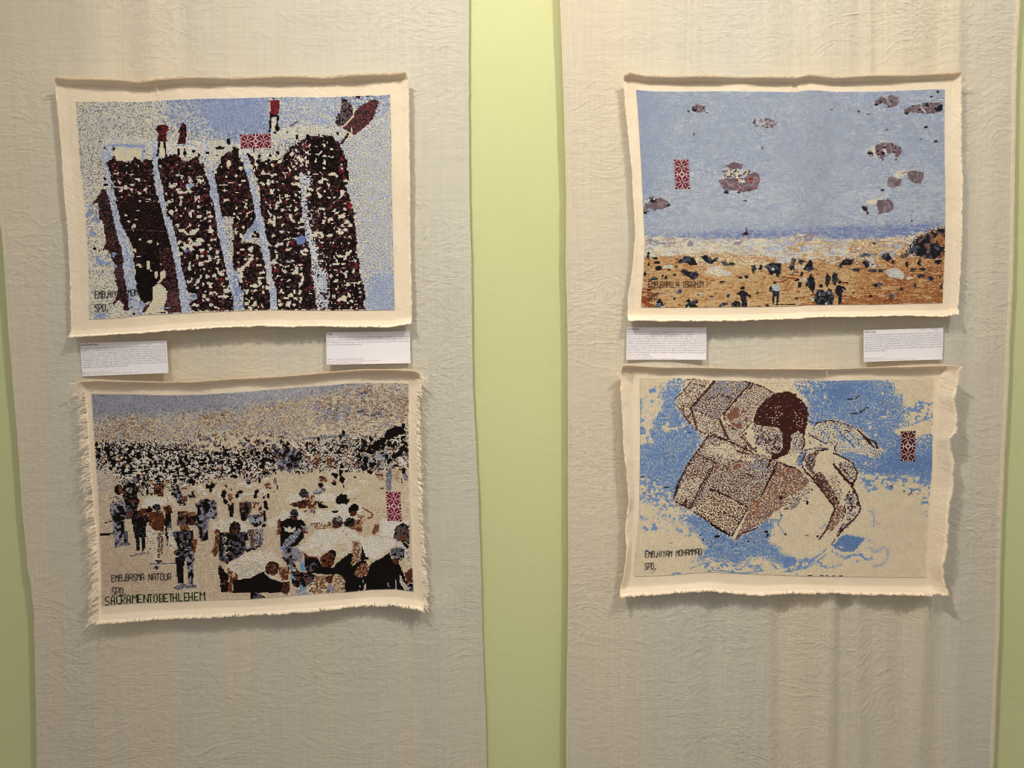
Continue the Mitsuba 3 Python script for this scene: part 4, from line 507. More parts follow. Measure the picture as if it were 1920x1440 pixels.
CHART_DROPS = [
    ('fill','B6S2L2',(0.3,1.6),0,[]),
    ('poly','L5B4S1.2',(0.3,1.6),14,[-1.5,77.6,272.2,74.7,271.8,123.6,-3.5,121]),
    ('poly','S5B4',(0.3,1.2),8,[-0.9,-4.3,22.1,-0.8,8.4,120.6,-3.5,121]),
    ('poly','B6V2L1',(0.3,1.2),10,[142.4,-1,170.3,-0.9,162.6,126.8,136.4,125.7]),
    ('poly','I5B3V1',(0.3,1.2),1.5,[-1.5,129.1,91.3,125.9,129.3,125.2,186.4,122.8,233.8,122.8,268,121.1,268.4,139.2,138.7,136.6,-1.8,136.3]),
    ('line','D7K2',0.4,1.43,[90.4,123.9,90.3,129.3]),
    ('line','D7K2',0.4,1.43,[87.4,129.3,92.6,129.3]),
    ('dots','D',0.5,0.6,[90.3,128.3,1.9,1]),
    ('poly','C6L2V1T1',(0.3,1.2),1.2,[-4,130.6,24.6,130.9,57.8,132.9,110.2,133.3,138.8,130.7,167.4,135.6,205.4,134.7,234,132.6,255.3,128.2,268,123.6,269.2,162.7,-1.1,159.4]),
    ('poly','V5P3C2',(0.3,1.2),1.2,[-0.3,133.9,14.9,133.9,38.7,137.1,19.6,138.7,2.9,137.6]),
    ('poly','P5V2',0.5,1,[38.7,135.7,43.4,135.7,42.5,139.6,37.7,139.6]),
    ('poly','P5V2',0.5,1,[79.6,136,86.3,135.1,85.4,138.9,79.7,138.9]),
    ('poly','P4V3C2',(0.3,.8),1,[133,130.6,143.5,129.2,153.1,131.7,150.7,136.6,133.9,136.4]),
    ('scatter','L5V2',(0.4,1.5),0.5,[110.1,135.2,167.4,135.6,172.4,146.4,110.4,147.4]),
    ('scatter','T5O3',(0.4,1.8),0.35,[124.4,137.8,186.5,139,191.7,153.8,124.9,154.9]),
    ('poly','T4C4O2V1',(0.4,1.4),2,[181.6,135.6,229.3,135.3,243.8,145.1,229.9,156.9,182.1,151.3]),
    ('scatter','V4L3',(0.4,1.2),0.4,[215.1,139.3,229.4,139.8,229.7,152,210.7,152.4]),
    ('poly','O6T4N.9',(0.35,1.3),1.5,[-1.9,150.3,43.7,148.3,77.1,148.1,110.5,149.8,129.6,152,167.7,150.3,206,154.3,268.7,148,270.8,201.9,-0.8,197.9]),
    ('poly','T5C4O1',(0.4,1.4),2,[34.2,148.3,101,150.7,129.9,159.8,92,164.2,44.1,158]),
    ('scatter','C5L3',(0.4,1.6),0.5,[110.4,147.4,177.1,146.4,187,156.2,129.9,159.8]),
    ('scatter','T6',(0.4,1.8),0.5,[-1.1,159.4,187.1,161.1,189,198.5,1.4,196]),
    ('scatter','N5O3',(0.4,1.8),0.55,[206.7,171,267.2,162.7,267.8,197,188.9,196.5]),
    ('scatter','N5R1',(0.4,1.6),0.5,[-1.1,178.7,16.7,176,13.3,195.9,0,196]),
    ('scatter','N6O2',(0.35,2),0.5,[141,187.1,267.4,188.2,267.8,197,141.5,196.5]),
    ('poly','C6L2T1',0.5,0.7,[55.2,162.8,57.7,160.2,61,158.4,67.9,158.1,72.4,162,78.5,164.7,79.5,166.5,70.1,167.3,67.6,168.1,61.4,166.3,54.5,166.3]),
    ('dots','L5C4V1',0.5,0.6,[21.5,158.3,5.2,1.5,85.8,170.9,1.4,1.4,51.6,183.8,1.7,0.9,124.5,153.8,7.7,2.6,115.7,148.4,5.2,1.7]),
    ('poly','K5G3',0.7,0.6,[29.9,153,36.6,148.6,42.7,149.5,46.2,153.1,46.4,157.4,41.2,156.5,36.8,154.8,30,155.2]),
    ('poly','K4G4',0.8,0.6,[31.1,162.6,35.3,160,40.6,163.5,47.4,162.7,49.5,168,44.6,170.6,39.2,167.9,34.7,165.2]),
    ('poly','K4G4',0.8,0.6,[50.4,149.6,55.5,147.9,60.8,152.3,65.9,149.7,65.2,153.2,60.9,154.9,60.1,156.7,54.9,154.9]),
    ('poly','G5K3',0.8,0.6,[67.8,154.1,72.9,153.3,74.7,155.9,79.8,155.1,80.8,157.7,70.5,157.7]),
    ('poly','K5G4',0.7,0.5,[4.2,170.8,10,167.6,13.6,169.8,12.8,171.1,5.1,171.7]),
    ('dots','K',0.5,0.6,[3.4,146.5,1.2,0.9,3.1,149.9,0.8,2.6,10.5,151.1,2.6,0.9,11.9,154.9,3,1,1.2,165.6,1.4,1.7,17.2,167.1,1.4,1.2,20.3,168.4,1.5,1.5,12.9,160.2,3,1.9,4.2,156.9,1.4,1.7,8.3,150.7,1.2,0.9,22.5,161.8,1.7,0.5,27.9,166.1,1.7,0.9,28.7,188,1.5,0.9,5.9,180.4,2.1,0.9,91.7,168.4,1.7,1.4,70.5,172.6,2.6,0.9,86.6,169.2,1.7,1.2,28.4,158.2,1.7,0.5]),
    ('poly','G6V2',0.7,0.6,[29,180.1,35,179.7,36.1,182.8,31,183.6]),
    ('dots','K',0.5,0.6,[33.4,180.6,1.7,0.9]),
    ('dots','P5V3',0.5,0.6,[19,183.3,1.5,0.9,4.4,161.2,1.7,0.9]),
    ('dots','K',0.5,0.6,[-10.8,94.9,0.1,0.1]),
    ('poly','K6G3',0.7,0.5,[14.1,189,16.7,188.1,19.5,192.4,20.6,196.4,11.6,196.5]),
    ('dots','G6V2',0.5,0.6,[15.2,193.4,2.6,1.9]),
    ('poly','K6G3',0.7,0.5,[39,189.8,41.5,188.1,44.2,190.7,49.3,188.6,50.3,191.6,47.9,194.2,51.4,196,39,195.9,40.9,192.4]),
    ('dots','C7',0.5,0.6,[41.9,195.1,1.7,0.4,18.8,195.5,1.2,0.4]),
    ('dots','G5K3',0.5,0.6,[73.5,193.2,3.4,1.5,76.6,185.8,1.2,2.1,62,186.5,2.2,1,49.9,184.6,1.2,0.7,102.2,183.4,1.9,1.2,70.2,195.3,1.7,0.9]),
    ('poly','G5K4',0.7,0.5,[79.5,193.7,83.6,189.8,88,192,88.2,196,79.7,195.9]),
    ('dots','K',0.5,0.6,[89.2,178.7,2.1,1.7]),
    ('poly','K8G1',0.5,0.4,[84.2,184.1,88.3,180.6,91.8,181.5,97.1,186,97.3,188.2,92.8,185.1,94.2,195.6,91.7,196.5,89.1,195.5,88.2,186.8]),
    ('dots','K',0.5,0.6,[117,174,1.5,1.2]),
    ('poly','L6B2V1',0.4,0.4,[114.6,177.4,117.1,175.3,121.5,176.7,121.8,182,115.3,181]),
    ('dots','K',0.5,0.6,[114.1,179.6,1.4,2.2]),
    ('poly','K6G3',0.5,0.4,[115.3,181,121.8,182,122.4,189.9,120.3,194.3,119.9,187.2,118.2,187.2,118.2,195.1,116.5,195.1,116.5,187.2]),
    ('poly','K6G3',0.7,0.6,[95.4,157.9,99.7,157,99.2,164.9,96.5,164]),
    ('poly','K5G4',0.7,0.6,[103.1,157,105.8,158.8,105.1,164.1,102.4,161.4]),
    ('poly','K6G3',0.8,0.6,[107.5,158.8,112.5,155.4,121.2,156.4,122.3,164.3,120.9,168.7,118.3,168.7,117.2,164.3,113.9,166.9,112,164.2]),
    ('dots','L6V2',0.5,0.6,[114.9,161.6,1.5,1.7,104.2,162.3,0.9,0.7]),
    ('poly','K5G4',0.7,0.6,[129.9,160.9,132.2,152.1,133.9,152.2,133.5,162.7]),
    ('dots','K',0.5,0.6,[136.2,171.6,1.7,1.2,136.7,188.9,0.9,0.9]),
    ('scatter','N6',(0.4,1.5),0.5,[121.7,167,137.4,167.3,137.8,173.5,122.1,173.2]),
    ('dots','K6N2',0.5,0.6,[123.3,194.8,5.2,0.4,131.9,194.5,4.3,0.4,111.3,195,1.7,0.9,104.5,195.7,1.2,0.7]),
    ('poly','K4G4N2',0.8,0.6,[129.2,159.2,132.4,151.3,135,152.2,133.6,161.9,131.1,162.7]),
    ('poly','K6G3',0.7,0.6,[143,159.8,148,153.2,150.8,160.3,150.9,163.8,146.7,165.4,142.2,162.3]),
    ('dots','G5K3',0.5,0.6,[140.2,155,3.4,1.7]),
    ('poly','G5K3',0.7,0.6,[131.1,164.5,137.2,164.6,137.3,165.9,132.1,165.8]),
    ('poly','K5G4',0.8,0.6,[174,160.4,176.4,155.1,180.7,153.3,186.7,153.3,186,158.7,181.7,159.5,177.4,158.7,176.7,162.2]),
    ('poly','K6G3',0.7,0.6,[194.5,156,198.8,154.2,200.6,156.9,200.7,160.4,198.2,162.2,196.3,159.6]),
    ('dots','K',0.5,0.6,[204,157.8,2.1,1,222,156.5,1.2,2.1]),
    ('scatter','L6C3',0.8,0.6,[191,153.3,213.4,153.6,213.6,160.7,191.2,160.4]),
    ('poly','K6G3',0.7,0.6,[194.5,156,198.8,154.2,201,156.9,200.7,160.9,198.2,161.8,196.3,159.6]),
    ('poly','K5G3N1',0.8,0.6,[212,152.6,213.2,149.1,218.3,147.5,221.1,152.9,218.6,156.4,214.3,155.4]),
    ('poly','G5V3K1',0.8,0.7,[190.9,149.8,197.7,148,207.2,149,207.3,150.7,193.5,151.6]),
    ('poly','G5N2K1',0.8,0.6,[227.9,151.4,233.8,148,236.5,150.7,234.9,153.3,229.7,153.2]),
    ('poly','K5G4N2.4',1.0,1.2,[233.8,145.3,240.5,139.4,242.1,134.1,253.2,129,262.5,126.6,267.7,126.7,268.4,153.2,256.4,154.7,247.8,153.7,239.1,149.9,233.9,148.9]),
    ('scatter','O6N3',0.9,0.22,[254,129.9,267.7,127.6,268.1,142.6,256.1,142.3]),
    ('scatter','K',1.5,0.3,[241.5,145.6,268,139.1,268.4,153.2,249.5,153.7]),
    ('dots','K6G2',0.5,0.6,[235,159.1,1.4,3,245.8,158.1,1.5,3.4,247.2,170.5,3.9,1.5,256.3,172.9,2.6,2.1,248.6,164.3,3,1.5,262.5,157.5,3.4,2.1,204.8,138.8,1.4,1,231,182.5,1.9,1.2,266.1,180.6,1,2.6,242.9,179.2,1,1.4,264.8,171.7,1,1.2]),
    ('dots','G5K4',0.5,0.6,[189.6,163.5,4.3,1.4,204.3,164.4,3.9,1.5,211.6,164.6,2.4,1.9,240.4,164.6,2.6,1.5]),
    ('poly','L6C3T1',0.5,0.7,[215.5,165.2,218.8,162.6,224.8,161.4,231.1,166.5,233.9,171,231.4,173.6,224.5,171.6,219.2,170.6,217.4,167.9]),
    ('dots','C5L3',0.5,0.6,[237.4,172,2.6,1.4]),
    ('poly','G6K2V2',0.7,0.6,[204.7,179.1,206.7,176.4,214.3,175.3,213.6,177.5,208.6,179.6]),
    ('dots','K',0.5,0.6,[206.8,178.2,1.7,1]),
    ('poly','G5P3',0.7,0.6,[220,186.6,225.2,186.7,224.5,191.1,220.6,190.1]),
    ('dots','D6K2',0.5,0.6,[203.8,187.9,1.7,1.4,188.3,185.3,0.9,0.9,180.9,175.5,2.6,0.9]),
    ('poly','N5D2',0.5,0.6,[215.2,192.6,223.6,189.3,226.3,192.1,223.8,193.8,215.2,194.4]),
    ('poly','K7G2',0.5,0.6,[137.8,174.3,141.2,173.7,141.1,179,138.1,178.8]),
    ('dots','K',0.5,0.6,[137.2,171.5,1.4,1.2,140.7,166.6,1.4,2.1,138.6,189,0.9,0.9]),
    ('dots','L5B3',0.5,0.6,[143.7,172.2,1.7,1.5]),
    ('poly','K8G1',0.5,0.4,[145.9,172.4,148.6,167.3,152.3,171.8,153.1,177.1,151.8,185.9,149.6,183.2,147.2,179.6,145.2,175.9]),
    ('poly','G5K4',0.7,0.6,[144.7,174.1,146.8,172.5,146.8,179.6,145,178.5]),
    ('poly','K7G2',0.5,0.4,[161.3,171.9,163.1,165.7,166.9,171,167,172.8,165.5,177.2,164.8,179.9,163,178.1]),
    ('poly','K6G3',0.5,0.4,[167.7,171,169.1,165.7,172.7,167.5,173.8,172.8,171.6,178.2,169.8,177.3]),
    ('dots','K',0.5,0.6,[158.3,178.5,1.7,1.7,175.3,175.1,1.5,1.5]),
    ('poly','K6G3',0.7,0.4,[152.3,187.7,156.3,181.6,161.5,182.5,163.3,184.3,165.7,180.3,169.3,183.5,171.3,188.8,169.9,195.9,155.3,195.7,152.5,191.2]),
    ('dots','G6V2',0.5,0.6,[158.3,186,2.1,2.1,166,185.2,2.1,2.1]),
    ('poly','K8G1',0.5,0.4,[171.3,180.8,174.1,177.3,177.6,178.2,181.1,180,181.7,183.5,179.5,182.6,178.1,180,178.8,184.4,177.3,188.8,178.4,195.5,175,195.5,174.7,188.8,172,185.3]),
    ('dots','L6C3',0.5,0.6,[152.1,190.8,1.2,1.2,163.8,194.9,1.4,0.9]),
    ('dots','M5P3K1L1',0.5,0.6,[53.2,15.4,6.9,3.4]),
    ('dots','K',0.5,0.6,[49.3,16.7,2.6,1.2,44.2,18,1,0.9,60,19.8,1,0.5,47.7,38.6,1.2,1.4]),
    ('dots','P5M3',0.5,0.6,[106.9,27.2,5.2,3,115.3,28.9,5.2,3.4]),
    ('dots','K5M3',0.5,0.6,[102.7,28.1,2.1,3.4,111.9,31.6,5.2,1]),
    ('poly','P4L3M2',0.8,0.6,[102,24.6,112.1,23.7,119.6,27.1,120.3,31.5,111.8,32.5,101.8,29.9]),
    ('poly','M5P3L1',0.9,0.6,[70.4,70.2,74,66.7,82.6,63.2,89.3,65.9,89.2,69.4,81.5,70.2,73.7,73.7,71.2,72.8]),
    ('poly','L5C4K.8M1',0.7,1,[69.7,76.3,76.3,71.1,88.3,70.2,96.7,71.1,94.9,76.4,79.5,77.2,71.8,78.1]),
    ('poly','M5P4R.6',0.8,0.9,[67.9,80.7,77.8,77.2,88,78.1,98.4,72.9,103.5,73.8,104.5,79.9,101.3,87.8,94.3,90.4,83.3,89.5,73.1,89.5,69,85.1]),
    ('scatter','L5C3',0.9,0.4,[84.6,77.2,93.1,79,91.1,85.1,85.2,84.3]),
    ('dots','K',0.5,0.6,[73.9,90.8,1.9,1.2,84.9,91.3,1.2,1.2,94.4,89.5,1,1,90.2,98.7,0.9,0.9,107.3,50.5,0.9,1]),
    ('poly','L5C4K.6',0.7,0.8,[0.1,98.8,5.4,95.5,13.9,95.6,12.1,99.2,3.5,101.3]),
    ('poly','L4K2M2',0.8,0.8,[0.5,99.6,5.4,95.9,10.6,94.8,13.8,99,6.9,101.9,0.8,103.9]),
    ('poly','M5P4',0.8,0.8,[0.9,102.2,7.8,99.3,14.8,95.5,22.4,98.9,23.9,102.3,18.7,105.9,10.1,107,4.1,105.5,1.3,110.9,0.2,108.3]),
    ('dots','K',0.5,0.6,[22.7,102.4,1.2,1.4,8.7,99.2,2.6,1.5,1.4,110,1.5,1.2,4,108.6,0.9,0.9]),
    ('dots','K5D2',0.5,0.6,[91.1,99.1,0.6,0.9]),
    ('poly','M5P3K1',0.8,0.7,[207.3,10.9,208.6,7.4,214.5,4.9,217.9,6.8,219.5,5.1,222.9,3.5,227.1,6.3,228.8,9.9,225.4,14.2,219.5,14.8,217,12.1,211.1,11,208.6,13.1]),
    ('line','L6C2',0.4,0.86,[221.2,13.1,217.8,7.7]),
    ('line','L6C2',0.4,0.86,[211.2,3.9,217.9,4.2]),
    ('dots','K',0.5,0.6,[208.6,12.2,1.7,1.2,219.5,14.4,1.2,0.7]),
    ('poly','M5P3K1.6',0.8,0.7,[232.6,20.6,233,18,238.8,14.7,248.1,12.3,256.5,11.6,264.9,11.9,266.6,16.3,262.5,21.1,248.2,22,236.3,19.9]),
    ('dots','K',0.5,0.6,[234.7,20.7,2.4,0.9,264.1,17.1,2.2,2.6,261.6,18.8,1.7,0.9]),
    ('line','L6C3',0.4,0.86,[247.2,12.3,248.1,17.6,250.7,20.3]),
    ('line','L6C3',0.4,0.86,[260.7,10,266.5,9.3]),
    ('poly','M5P3K1',0.8,0.7,[199.8,56.9,202.9,51.6,208.1,48.1,214.1,46.5,222.5,47.7,229.3,51.5,231.7,55.1,227.4,60.3,224.8,62,223.2,56.6,217.3,56.4,213.8,61.6,207.8,60,202.8,58.6]),
    ('scatter','C6L3',0.9,0.5,[202.1,52.4,210.6,50,216.5,53.7,213.8,58.9,203.7,56]),
    ('dots','C6L2',0.5,0.6,[214.1,45.6,3.4,0.9,205.5,49.8,2.6,1.2]),
    ('dots','K',0.5,0.6,[202,56,2.2,1.4,213.7,62,1,0.7,225.2,62.4,1,0.7,213.9,56.3,1.7,1.4]),
    ('poly','M5P3',0.8,0.7,[216.7,82.9,218.5,78.6,224.5,77.9,230.4,80.7,229.5,86,222.6,88.4,217.5,86.5]),
    ('poly','C5L4P1',0.7,0.8,[222,76.9,225.4,73.5,232.3,71.9,241.6,72.3,240.7,74.9,232.2,77.3,227,80.6]),
    ('poly','M5P3K.6',0.8,0.7,[234.8,74.7,242.5,72.7,248.4,75.1,250,80.4,246.5,84.8,240.6,84.6,236.4,80.9]),
    ('dots','K',0.5,0.6,[169.4,16.5,1.2,0.9,193,17.8,1.5,0.9,217.3,35.6,1.4,0.9,251.6,34,1.9,1.2,259.9,47.5,2.1,1,261.4,2.5,1.4,1,255.6,6.7,0.9,0.7,247.2,44.5,1,1,212.3,89.9,1.9,1.4,201.8,20.5,1.5,1,246.3,3,1.4,0.5,217.3,33.4,0.5,0.5]),
    ('poly','C6L3',0.7,0.8,[195.9,102,198.5,98.9,202.8,99,213.1,96.1,213,100.5,202.7,102.1]),
    ('poly','K3M3L2',0.9,0.8,[193.7,105.5,195.9,100.2,201.1,99.3,201,103.7,199.2,110.8,195.8,108.2]),
    ('poly','C5L3',0.7,0.8,[195.9,100.2,200.2,98,207.9,99.4,207,103.8,201.8,102.9]),
    ('poly','M5P4',0.8,0.8,[207,103.8,208.8,98.5,217.3,97.9,222.4,102.5,222.3,107.8,216.3,111.2,209.4,110.9]),
    ('dots','K',0.5,0.6,[199.2,111.3,1,0.9,238,119.4,1.2,1.2,209.8,111.8,1.7,0.7]),
]
CHART_SEA = [
    ('fill','C',.4,0,[]),
    ('poly','S5C4U1',0.5,2,[22.6,1.5,31.1,0.1,41.3,1.3,36.3,9.2,31.2,17.9,20.9,22.3,17.5,22.3,19.2,10.2]),
    ('poly','S6.4U1.4L1C.7',0.5,2.2,[22.6,7.5,31.1,7.5,32.8,4,38,6.5,31.2,17.9,32.1,24.8,43.3,39.8,50.2,45.6,55.4,50.6,50.2,65,41.7,78.3,36.8,89.4,31.9,106.6,19.8,106.4,12.8,94.2,-0.2,88.8,-0.4,33.6,2.1,35.3,12.4,30.1,17.5,23.2,22.6,17.9]),
    ('scatter','C7L1',1.6,0.55,[-0.4,18.1,20.9,16.2,22.7,30.1,14.1,40.5,12.4,49.2,9,56.9,-0,56.1,-0,30.2]),
    ('scatter','C7',1.2,0.4,[12.4,37.1,31.2,35.3,41.6,42.4,36.4,47.5,19.3,44]),
    ('scatter','C7L1',1.2,0.75,[-0.4,18.9,14.1,16.3,14.1,22.3,1.3,23.3]),
    ('poly','S6C4',0.6,1,[-0,18.1,2.1,18.1,2.1,30.2,-0,33.6]),
    ('scatter','S6',1,0.35,[3.8,12.9,19.2,7.6,20.9,18,7.3,22.4]),
    ('dots','K',0.5,1.5,[17.5,7.6,0.4,0.4,7.2,14.6,0.5,0.4]),
    ('scatter','C7',1.3,0.55,[-0.2,88.8,12.8,93.3,19.8,101.2,18.1,106.4,-0,106.1]),
    ('dots','K4U3',0.5,1.5,[29.6,70.9,2.7,0.6,4.7,72.5,0.5,0.4,17.6,73.4,0.4,0.4,27.5,97.9,2.7,1.1,2.3,87.1,1.2,0.6,31.5,85.7,2.7,1.1,44.1,48.6,1.9,1,30.9,97,1.1,0.7,49.3,46.5,1.1,0.5]),
    ('poly','S5C5',0.7,2,[0.2,90,31.6,87.7,30.2,110.3,37.2,119.4,37.8,129.9,25.4,127.6,13.8,117,11.2,110.9,0.4,110.7]),
    ('poly','S6.4U1.4L1C.7',0.5,2.2,[13.4,82.3,40.1,82.8,36.1,96.6,30.2,108.6,28.5,110.3,25,104.2,17.1,94.5,13.5,89.3]),
    ('poly','S6.4U1.4L1C.7',0.5,2.2,[28.5,112,37.2,116.8,48.6,120,64,131.8,82.4,143.7,88,147.9,99.1,136.7,107.5,133.8,111.5,129.2,119,126.3,126.2,128.8,119.8,136,119,147.6,129.7,151.6,130.1,158.6,140.6,160.8,143,168.6,134.2,171.6,128.9,167.5,122,165.1,113.1,161.1,104.5,162.3,89.5,170.2,82.4,167,72,165.8,58.2,165.6,52.2,165.3,58,162,61.2,158.6,64.3,154.2,58.7,148.7,52.7,140.5,45,133.1,37.7,129,39,121.2]),
    ('scatter','C7L1',0.9,0.35,[37.3,120.3,47.7,121.7,47,135.8,39.5,130]),
    ('scatter','C7',1.2,0.5,[25,104.2,32,112.1,39,121.2,36.7,128.1,25.1,124.1,19.9,113.6]),
    ('scatter','S6',0.9,0.3,[2.6,122.8,18.6,129.2,18.5,136.2,1.8,134.1]),
    ('scatter','S6',0.9,0.25,[27.5,131.2,47,135.8,49.6,144.8,31.6,138.3]),
    ('dots','S6G3',0.5,1.5,[30.9,148.3,1.3,0.3,51.3,153.8,0.6,0.4,9.1,155.1,1.6,1.1]),
    ('dots','K',0.5,1.5,[72.1,144.3,2.4,1.3,56.4,142.8,0.6,0.7,59,147.8,0.6,0.6,66.5,149.4,0.4,0.4,66.9,154.3,0.5,0.5,78.4,147.5,0.4,0.4,85.5,154.8,0.5,0.5,89.5,150.6,0.5,0.5,95.4,149.6,0.4,0.4,100,147.8,1.4,0.4,101.6,145.5,1,0.5,115.6,137.9,1.6,1.1,116.9,142.3,1,1.6,105.4,149.8,0.4,0.4,107.3,131.1,1.1,0.4,2.3,87.4,1.2,0.5,24.9,97.2,3.2,0.9]),
    ('poly','C7',0.4,0.8,[119.8,136,124.6,130.6,127.3,142.9,130.5,139.2,134,140,144,159.8,131.9,158.5,129.7,151.6,120.8,148.4,119.5,143.1]),
    ('line','S6G3',0.4,0.86,[119,126.3,126,127,125.5,131.4]),
    ('line','S6G3',0.4,0.86,[115.8,129.1,112.3,129.2]),
    ('line','S6G3',0.4,0.86,[126.6,118.2,127.6,125.2,125.4,130.6,128.4,134.9,132.2,140]),
    ('dots','K5S3',0.5,1.5,[128,122.6,0.6,1.3,122.3,139.5,0.3,1.1]),
    ('line','S6C2',0.4,1.2,[49.1,173.5,58.5,171,63.6,168.5]),
    ('line','S6C2',0.4,1.2,[49.7,167.8,58.2,165.6]),
    ('line','S6C2',0.4,1.2,[67.2,176.3,83.5,176.8,93,178,101.5,177.1,115.2,174.2]),
    ('line','S6C2',0.4,1.2,[63.6,170.3,72.1,166.7,84.2,167.8,89.5,171.1]),
    ('line','S6C2',0.4,1.2,[101.4,168.7,104.9,170.3,110.1,170.9]),
    ('line','S6C2',0.4,1.2,[122.1,167.8,127.3,172.8,125.6,169.4]),
    ('line','S6C2',0.4,1.2,[86.9,171.2,97.2,171.5,101.4,166.9]),
    ('scatter','S6',1.0,0.35,[63.6,168.5,84.2,166.9,101.5,170.4,115.3,169.8,115.2,175.1,84.4,177.6,65.5,176.7]),
    ('poly','S6.4U1.4L1C.7',0.5,2.2,[108.4,171,113.5,169.9,115.2,173.4,110.1,175.4,106.7,173.7]),
    ('dots','S7U1',0.5,1.5,[38,176.8,3.2,1,41,174.9,0.7,0.5,34.6,177.3,1.1,0.5]),
    ('dots','K',0.5,1.5,[46.6,175,0.3,0.3,17.3,173.6,0.3,0.3,15.2,175.7,0.3,0.3]),
    ('poly','S6.4U1.4L1C.7',0.5,2.2,[136.3,2.1,151.7,1.9,152.5,0.4,213,0.5,218.2,2.4,222.5,2.9,226.5,6.1,225.3,10.4,222.8,12.9,229.7,13.2,234.5,15.9,233.4,20.2,231.7,22.7,234.4,25.4,231,27.9,237,31.6,233.7,35.8,242.3,40.3,236.4,42.8,227.8,44.3,230.5,49.5,227.2,58.1,214.4,63.9,210.9,57.8,202.2,49,193.5,43.6,181.5,39.1,166,35.6,156.6,35.7,150.6,40.2,149.7,33.2,149.5,21,145.1,14.1,139.9,8]),
    ('poly','U5S5',0.5,4,[164.5,3.3,190.9,1.8,192.9,12.3,176,19.9,166.6,17.2]),
    ('poly','S6.4U1.4L1C.7',0.5,2.2,[195.3,45.4,205.5,42.1,227.8,44.3,231.3,48.7,260.1,49,261.7,95.1,253.2,92.4,240.7,87.8,228.6,86.7,216.6,87.4,209.4,93.4,200.9,84.6,194,81.1,188.7,72.3,176.6,66.1,183.5,62.7,193.8,64.5,202.4,66.4,209.3,69.9,216.9,63.1,210.8,56,203.9,51.6]),
    ('poly','S5U5',0.5,5,[212.7,66.5,260.3,67.5,260.5,83,214.6,83.9]),
    ('poly','C7',0.4,0.8,[227.8,43.8,248.3,40.5,259.9,40.8,260.1,49,251.9,49.2,245.1,52.5,231.3,49.6,225.3,46.8]),
    ('scatter','C6S3',1,0.5,[244.2,49.9,251.9,48.8,260.1,49.4,260.1,54.6,246.9,55.1]),
    ('dots','C7L1',0.5,1.5,[164.8,14.6,1.2,1.1,162.3,19.9,0.7,1,157.3,5.1,1.1,0.7,219.9,28.5,1.3,1.3,216.5,32.7,2.7,1.1,215.1,11.8,0.7,1.6,223.9,19,1.1,0.7,225,26.9,0.9,0.5,210.8,25.6,1.1,0.7,217.4,4.1,1.1,0.7,202.9,38.5,2.1,0.5,203.8,42,2.1,1.6,220,37.1,3.2,0.5,231.2,40,2.1,0.9,209,49.1,1.9,1.3,201.6,74.2,1.1,2.1,222.9,56.7,1.5,0.4]),
    ('scatter','C7',0.7,0.5,[138,2.8,150,2.6,156.8,4.2,153.5,8.7,145,8.8]),
    ('poly','S6C3',0.7,0.8,[231.4,28.8,238.6,24.7,243.8,25.7,243.7,21.4,247.9,19.4,251.3,20.8,252.4,26,248.2,31,245.6,29.2,238.8,32.5,236.2,31.5]),
    ('poly','C7',0.4,0.5,[238.8,32.5,243,30,248.2,35.3,244,37.8,238.8,35.9]),
    ('line','S6',0.4,1.2,[249.6,20.7,256.5,22.6,260.8,21.5]),
    ('line','S6',0.4,1.2,[242.3,40.3,251.7,36.3,260.2,33.9]),
    ('scatter','S6',0.9,0.4,[248.2,31.9,260.2,31.4,260.3,38.2,248.3,36.2]),
    ('dots','K5S3',0.5,1.5,[256.6,23.1,0.9,0.3]),
    ('line','K',0.4,0.6,[184.5,16.5,189.6,17,194.7,13.6]),
    ('line','K',0.4,0.6,[187.3,28.3,189.9,30.1,195,28.9,202.7,24.2]),
    ('scatter','C7',1.1,0.6,[200.3,87.2,210.3,83,223.5,87.5,240.6,87,253.2,92.4,261.4,96,262.1,105.5,254,100.2,241.4,94.8,224,92.8,209.6,95.2,201.4,101.2]),
    ('scatter','S6',1,0.35,[199.7,90.7,215.5,93.5,236,92.1,253.7,96.7,254.1,101.9,236.4,95.6,207.4,100.4]),
    ('poly','C5S4',0.8,1.6,[195.8,85.7,208.6,84.1,223.3,86,240.6,86.4,253.1,90.9,253.6,95.3,241.2,92.4,223.9,92.2,209.5,93.7,202.1,98]),
    ('scatter','S6',1.0,0.5,[252.9,89.2,259.9,86.7,259.8,111.8,255.4,110.8,254.7,98.7]),
    ('poly','S6.4U1.4L1C.7',0.5,2.2,[252.4,81.4,259.7,81.5,260.1,91.9,254.8,90.9]),
    ('scatter','D5S3',0.7,0.12,[215.7,96.4,248.6,97.8,249,103.8,233.3,100.1]),
    ('dots','S7',0.5,1.5,[258,118.6,0.7,0.7,258.6,122.1,0.5,0.9,257.5,126.8,1.1,0.7,253.5,141.9,0.7,0.4,206.4,117.6,0.7,0.4,211.4,122.4,0.4,1.3]),
    ('dots','D5K2',0.5,1.5,[216.1,129.4,0.4,0.3,222.3,132.1,0.6,0.3,211.9,131.1,0.4,0.3,245.2,147.4,0.7,0.4,214.7,128.1,0.3,0.3]),
    ('line','S6D1',0.4,0.86,[206.4,117.2,210.4,118.9,211.9,125,211.4,131.1]),
    ('poly','U5S5',0.5,0.7,[175.5,150.3,180.3,144.2,183.5,140.7,188.6,139.3,193.8,139.8,205.2,142.8,201.2,147.6,198.8,151.1,194.7,154.6,186.1,155.5,180.8,152.9]),
    ('scatter','C7',0.8,0.3,[175.5,150.3,184.1,150.3,184.3,153.8,177.5,154.7]),
    ('line','S6C2',0.4,1.38,[207.9,144.2,211.4,145.9]),
    ('line','S6C2',0.4,1.38,[175.8,154.7,186.4,159.9,194.9,158.1,201.8,158.1,208.1,162.4,213,159]),
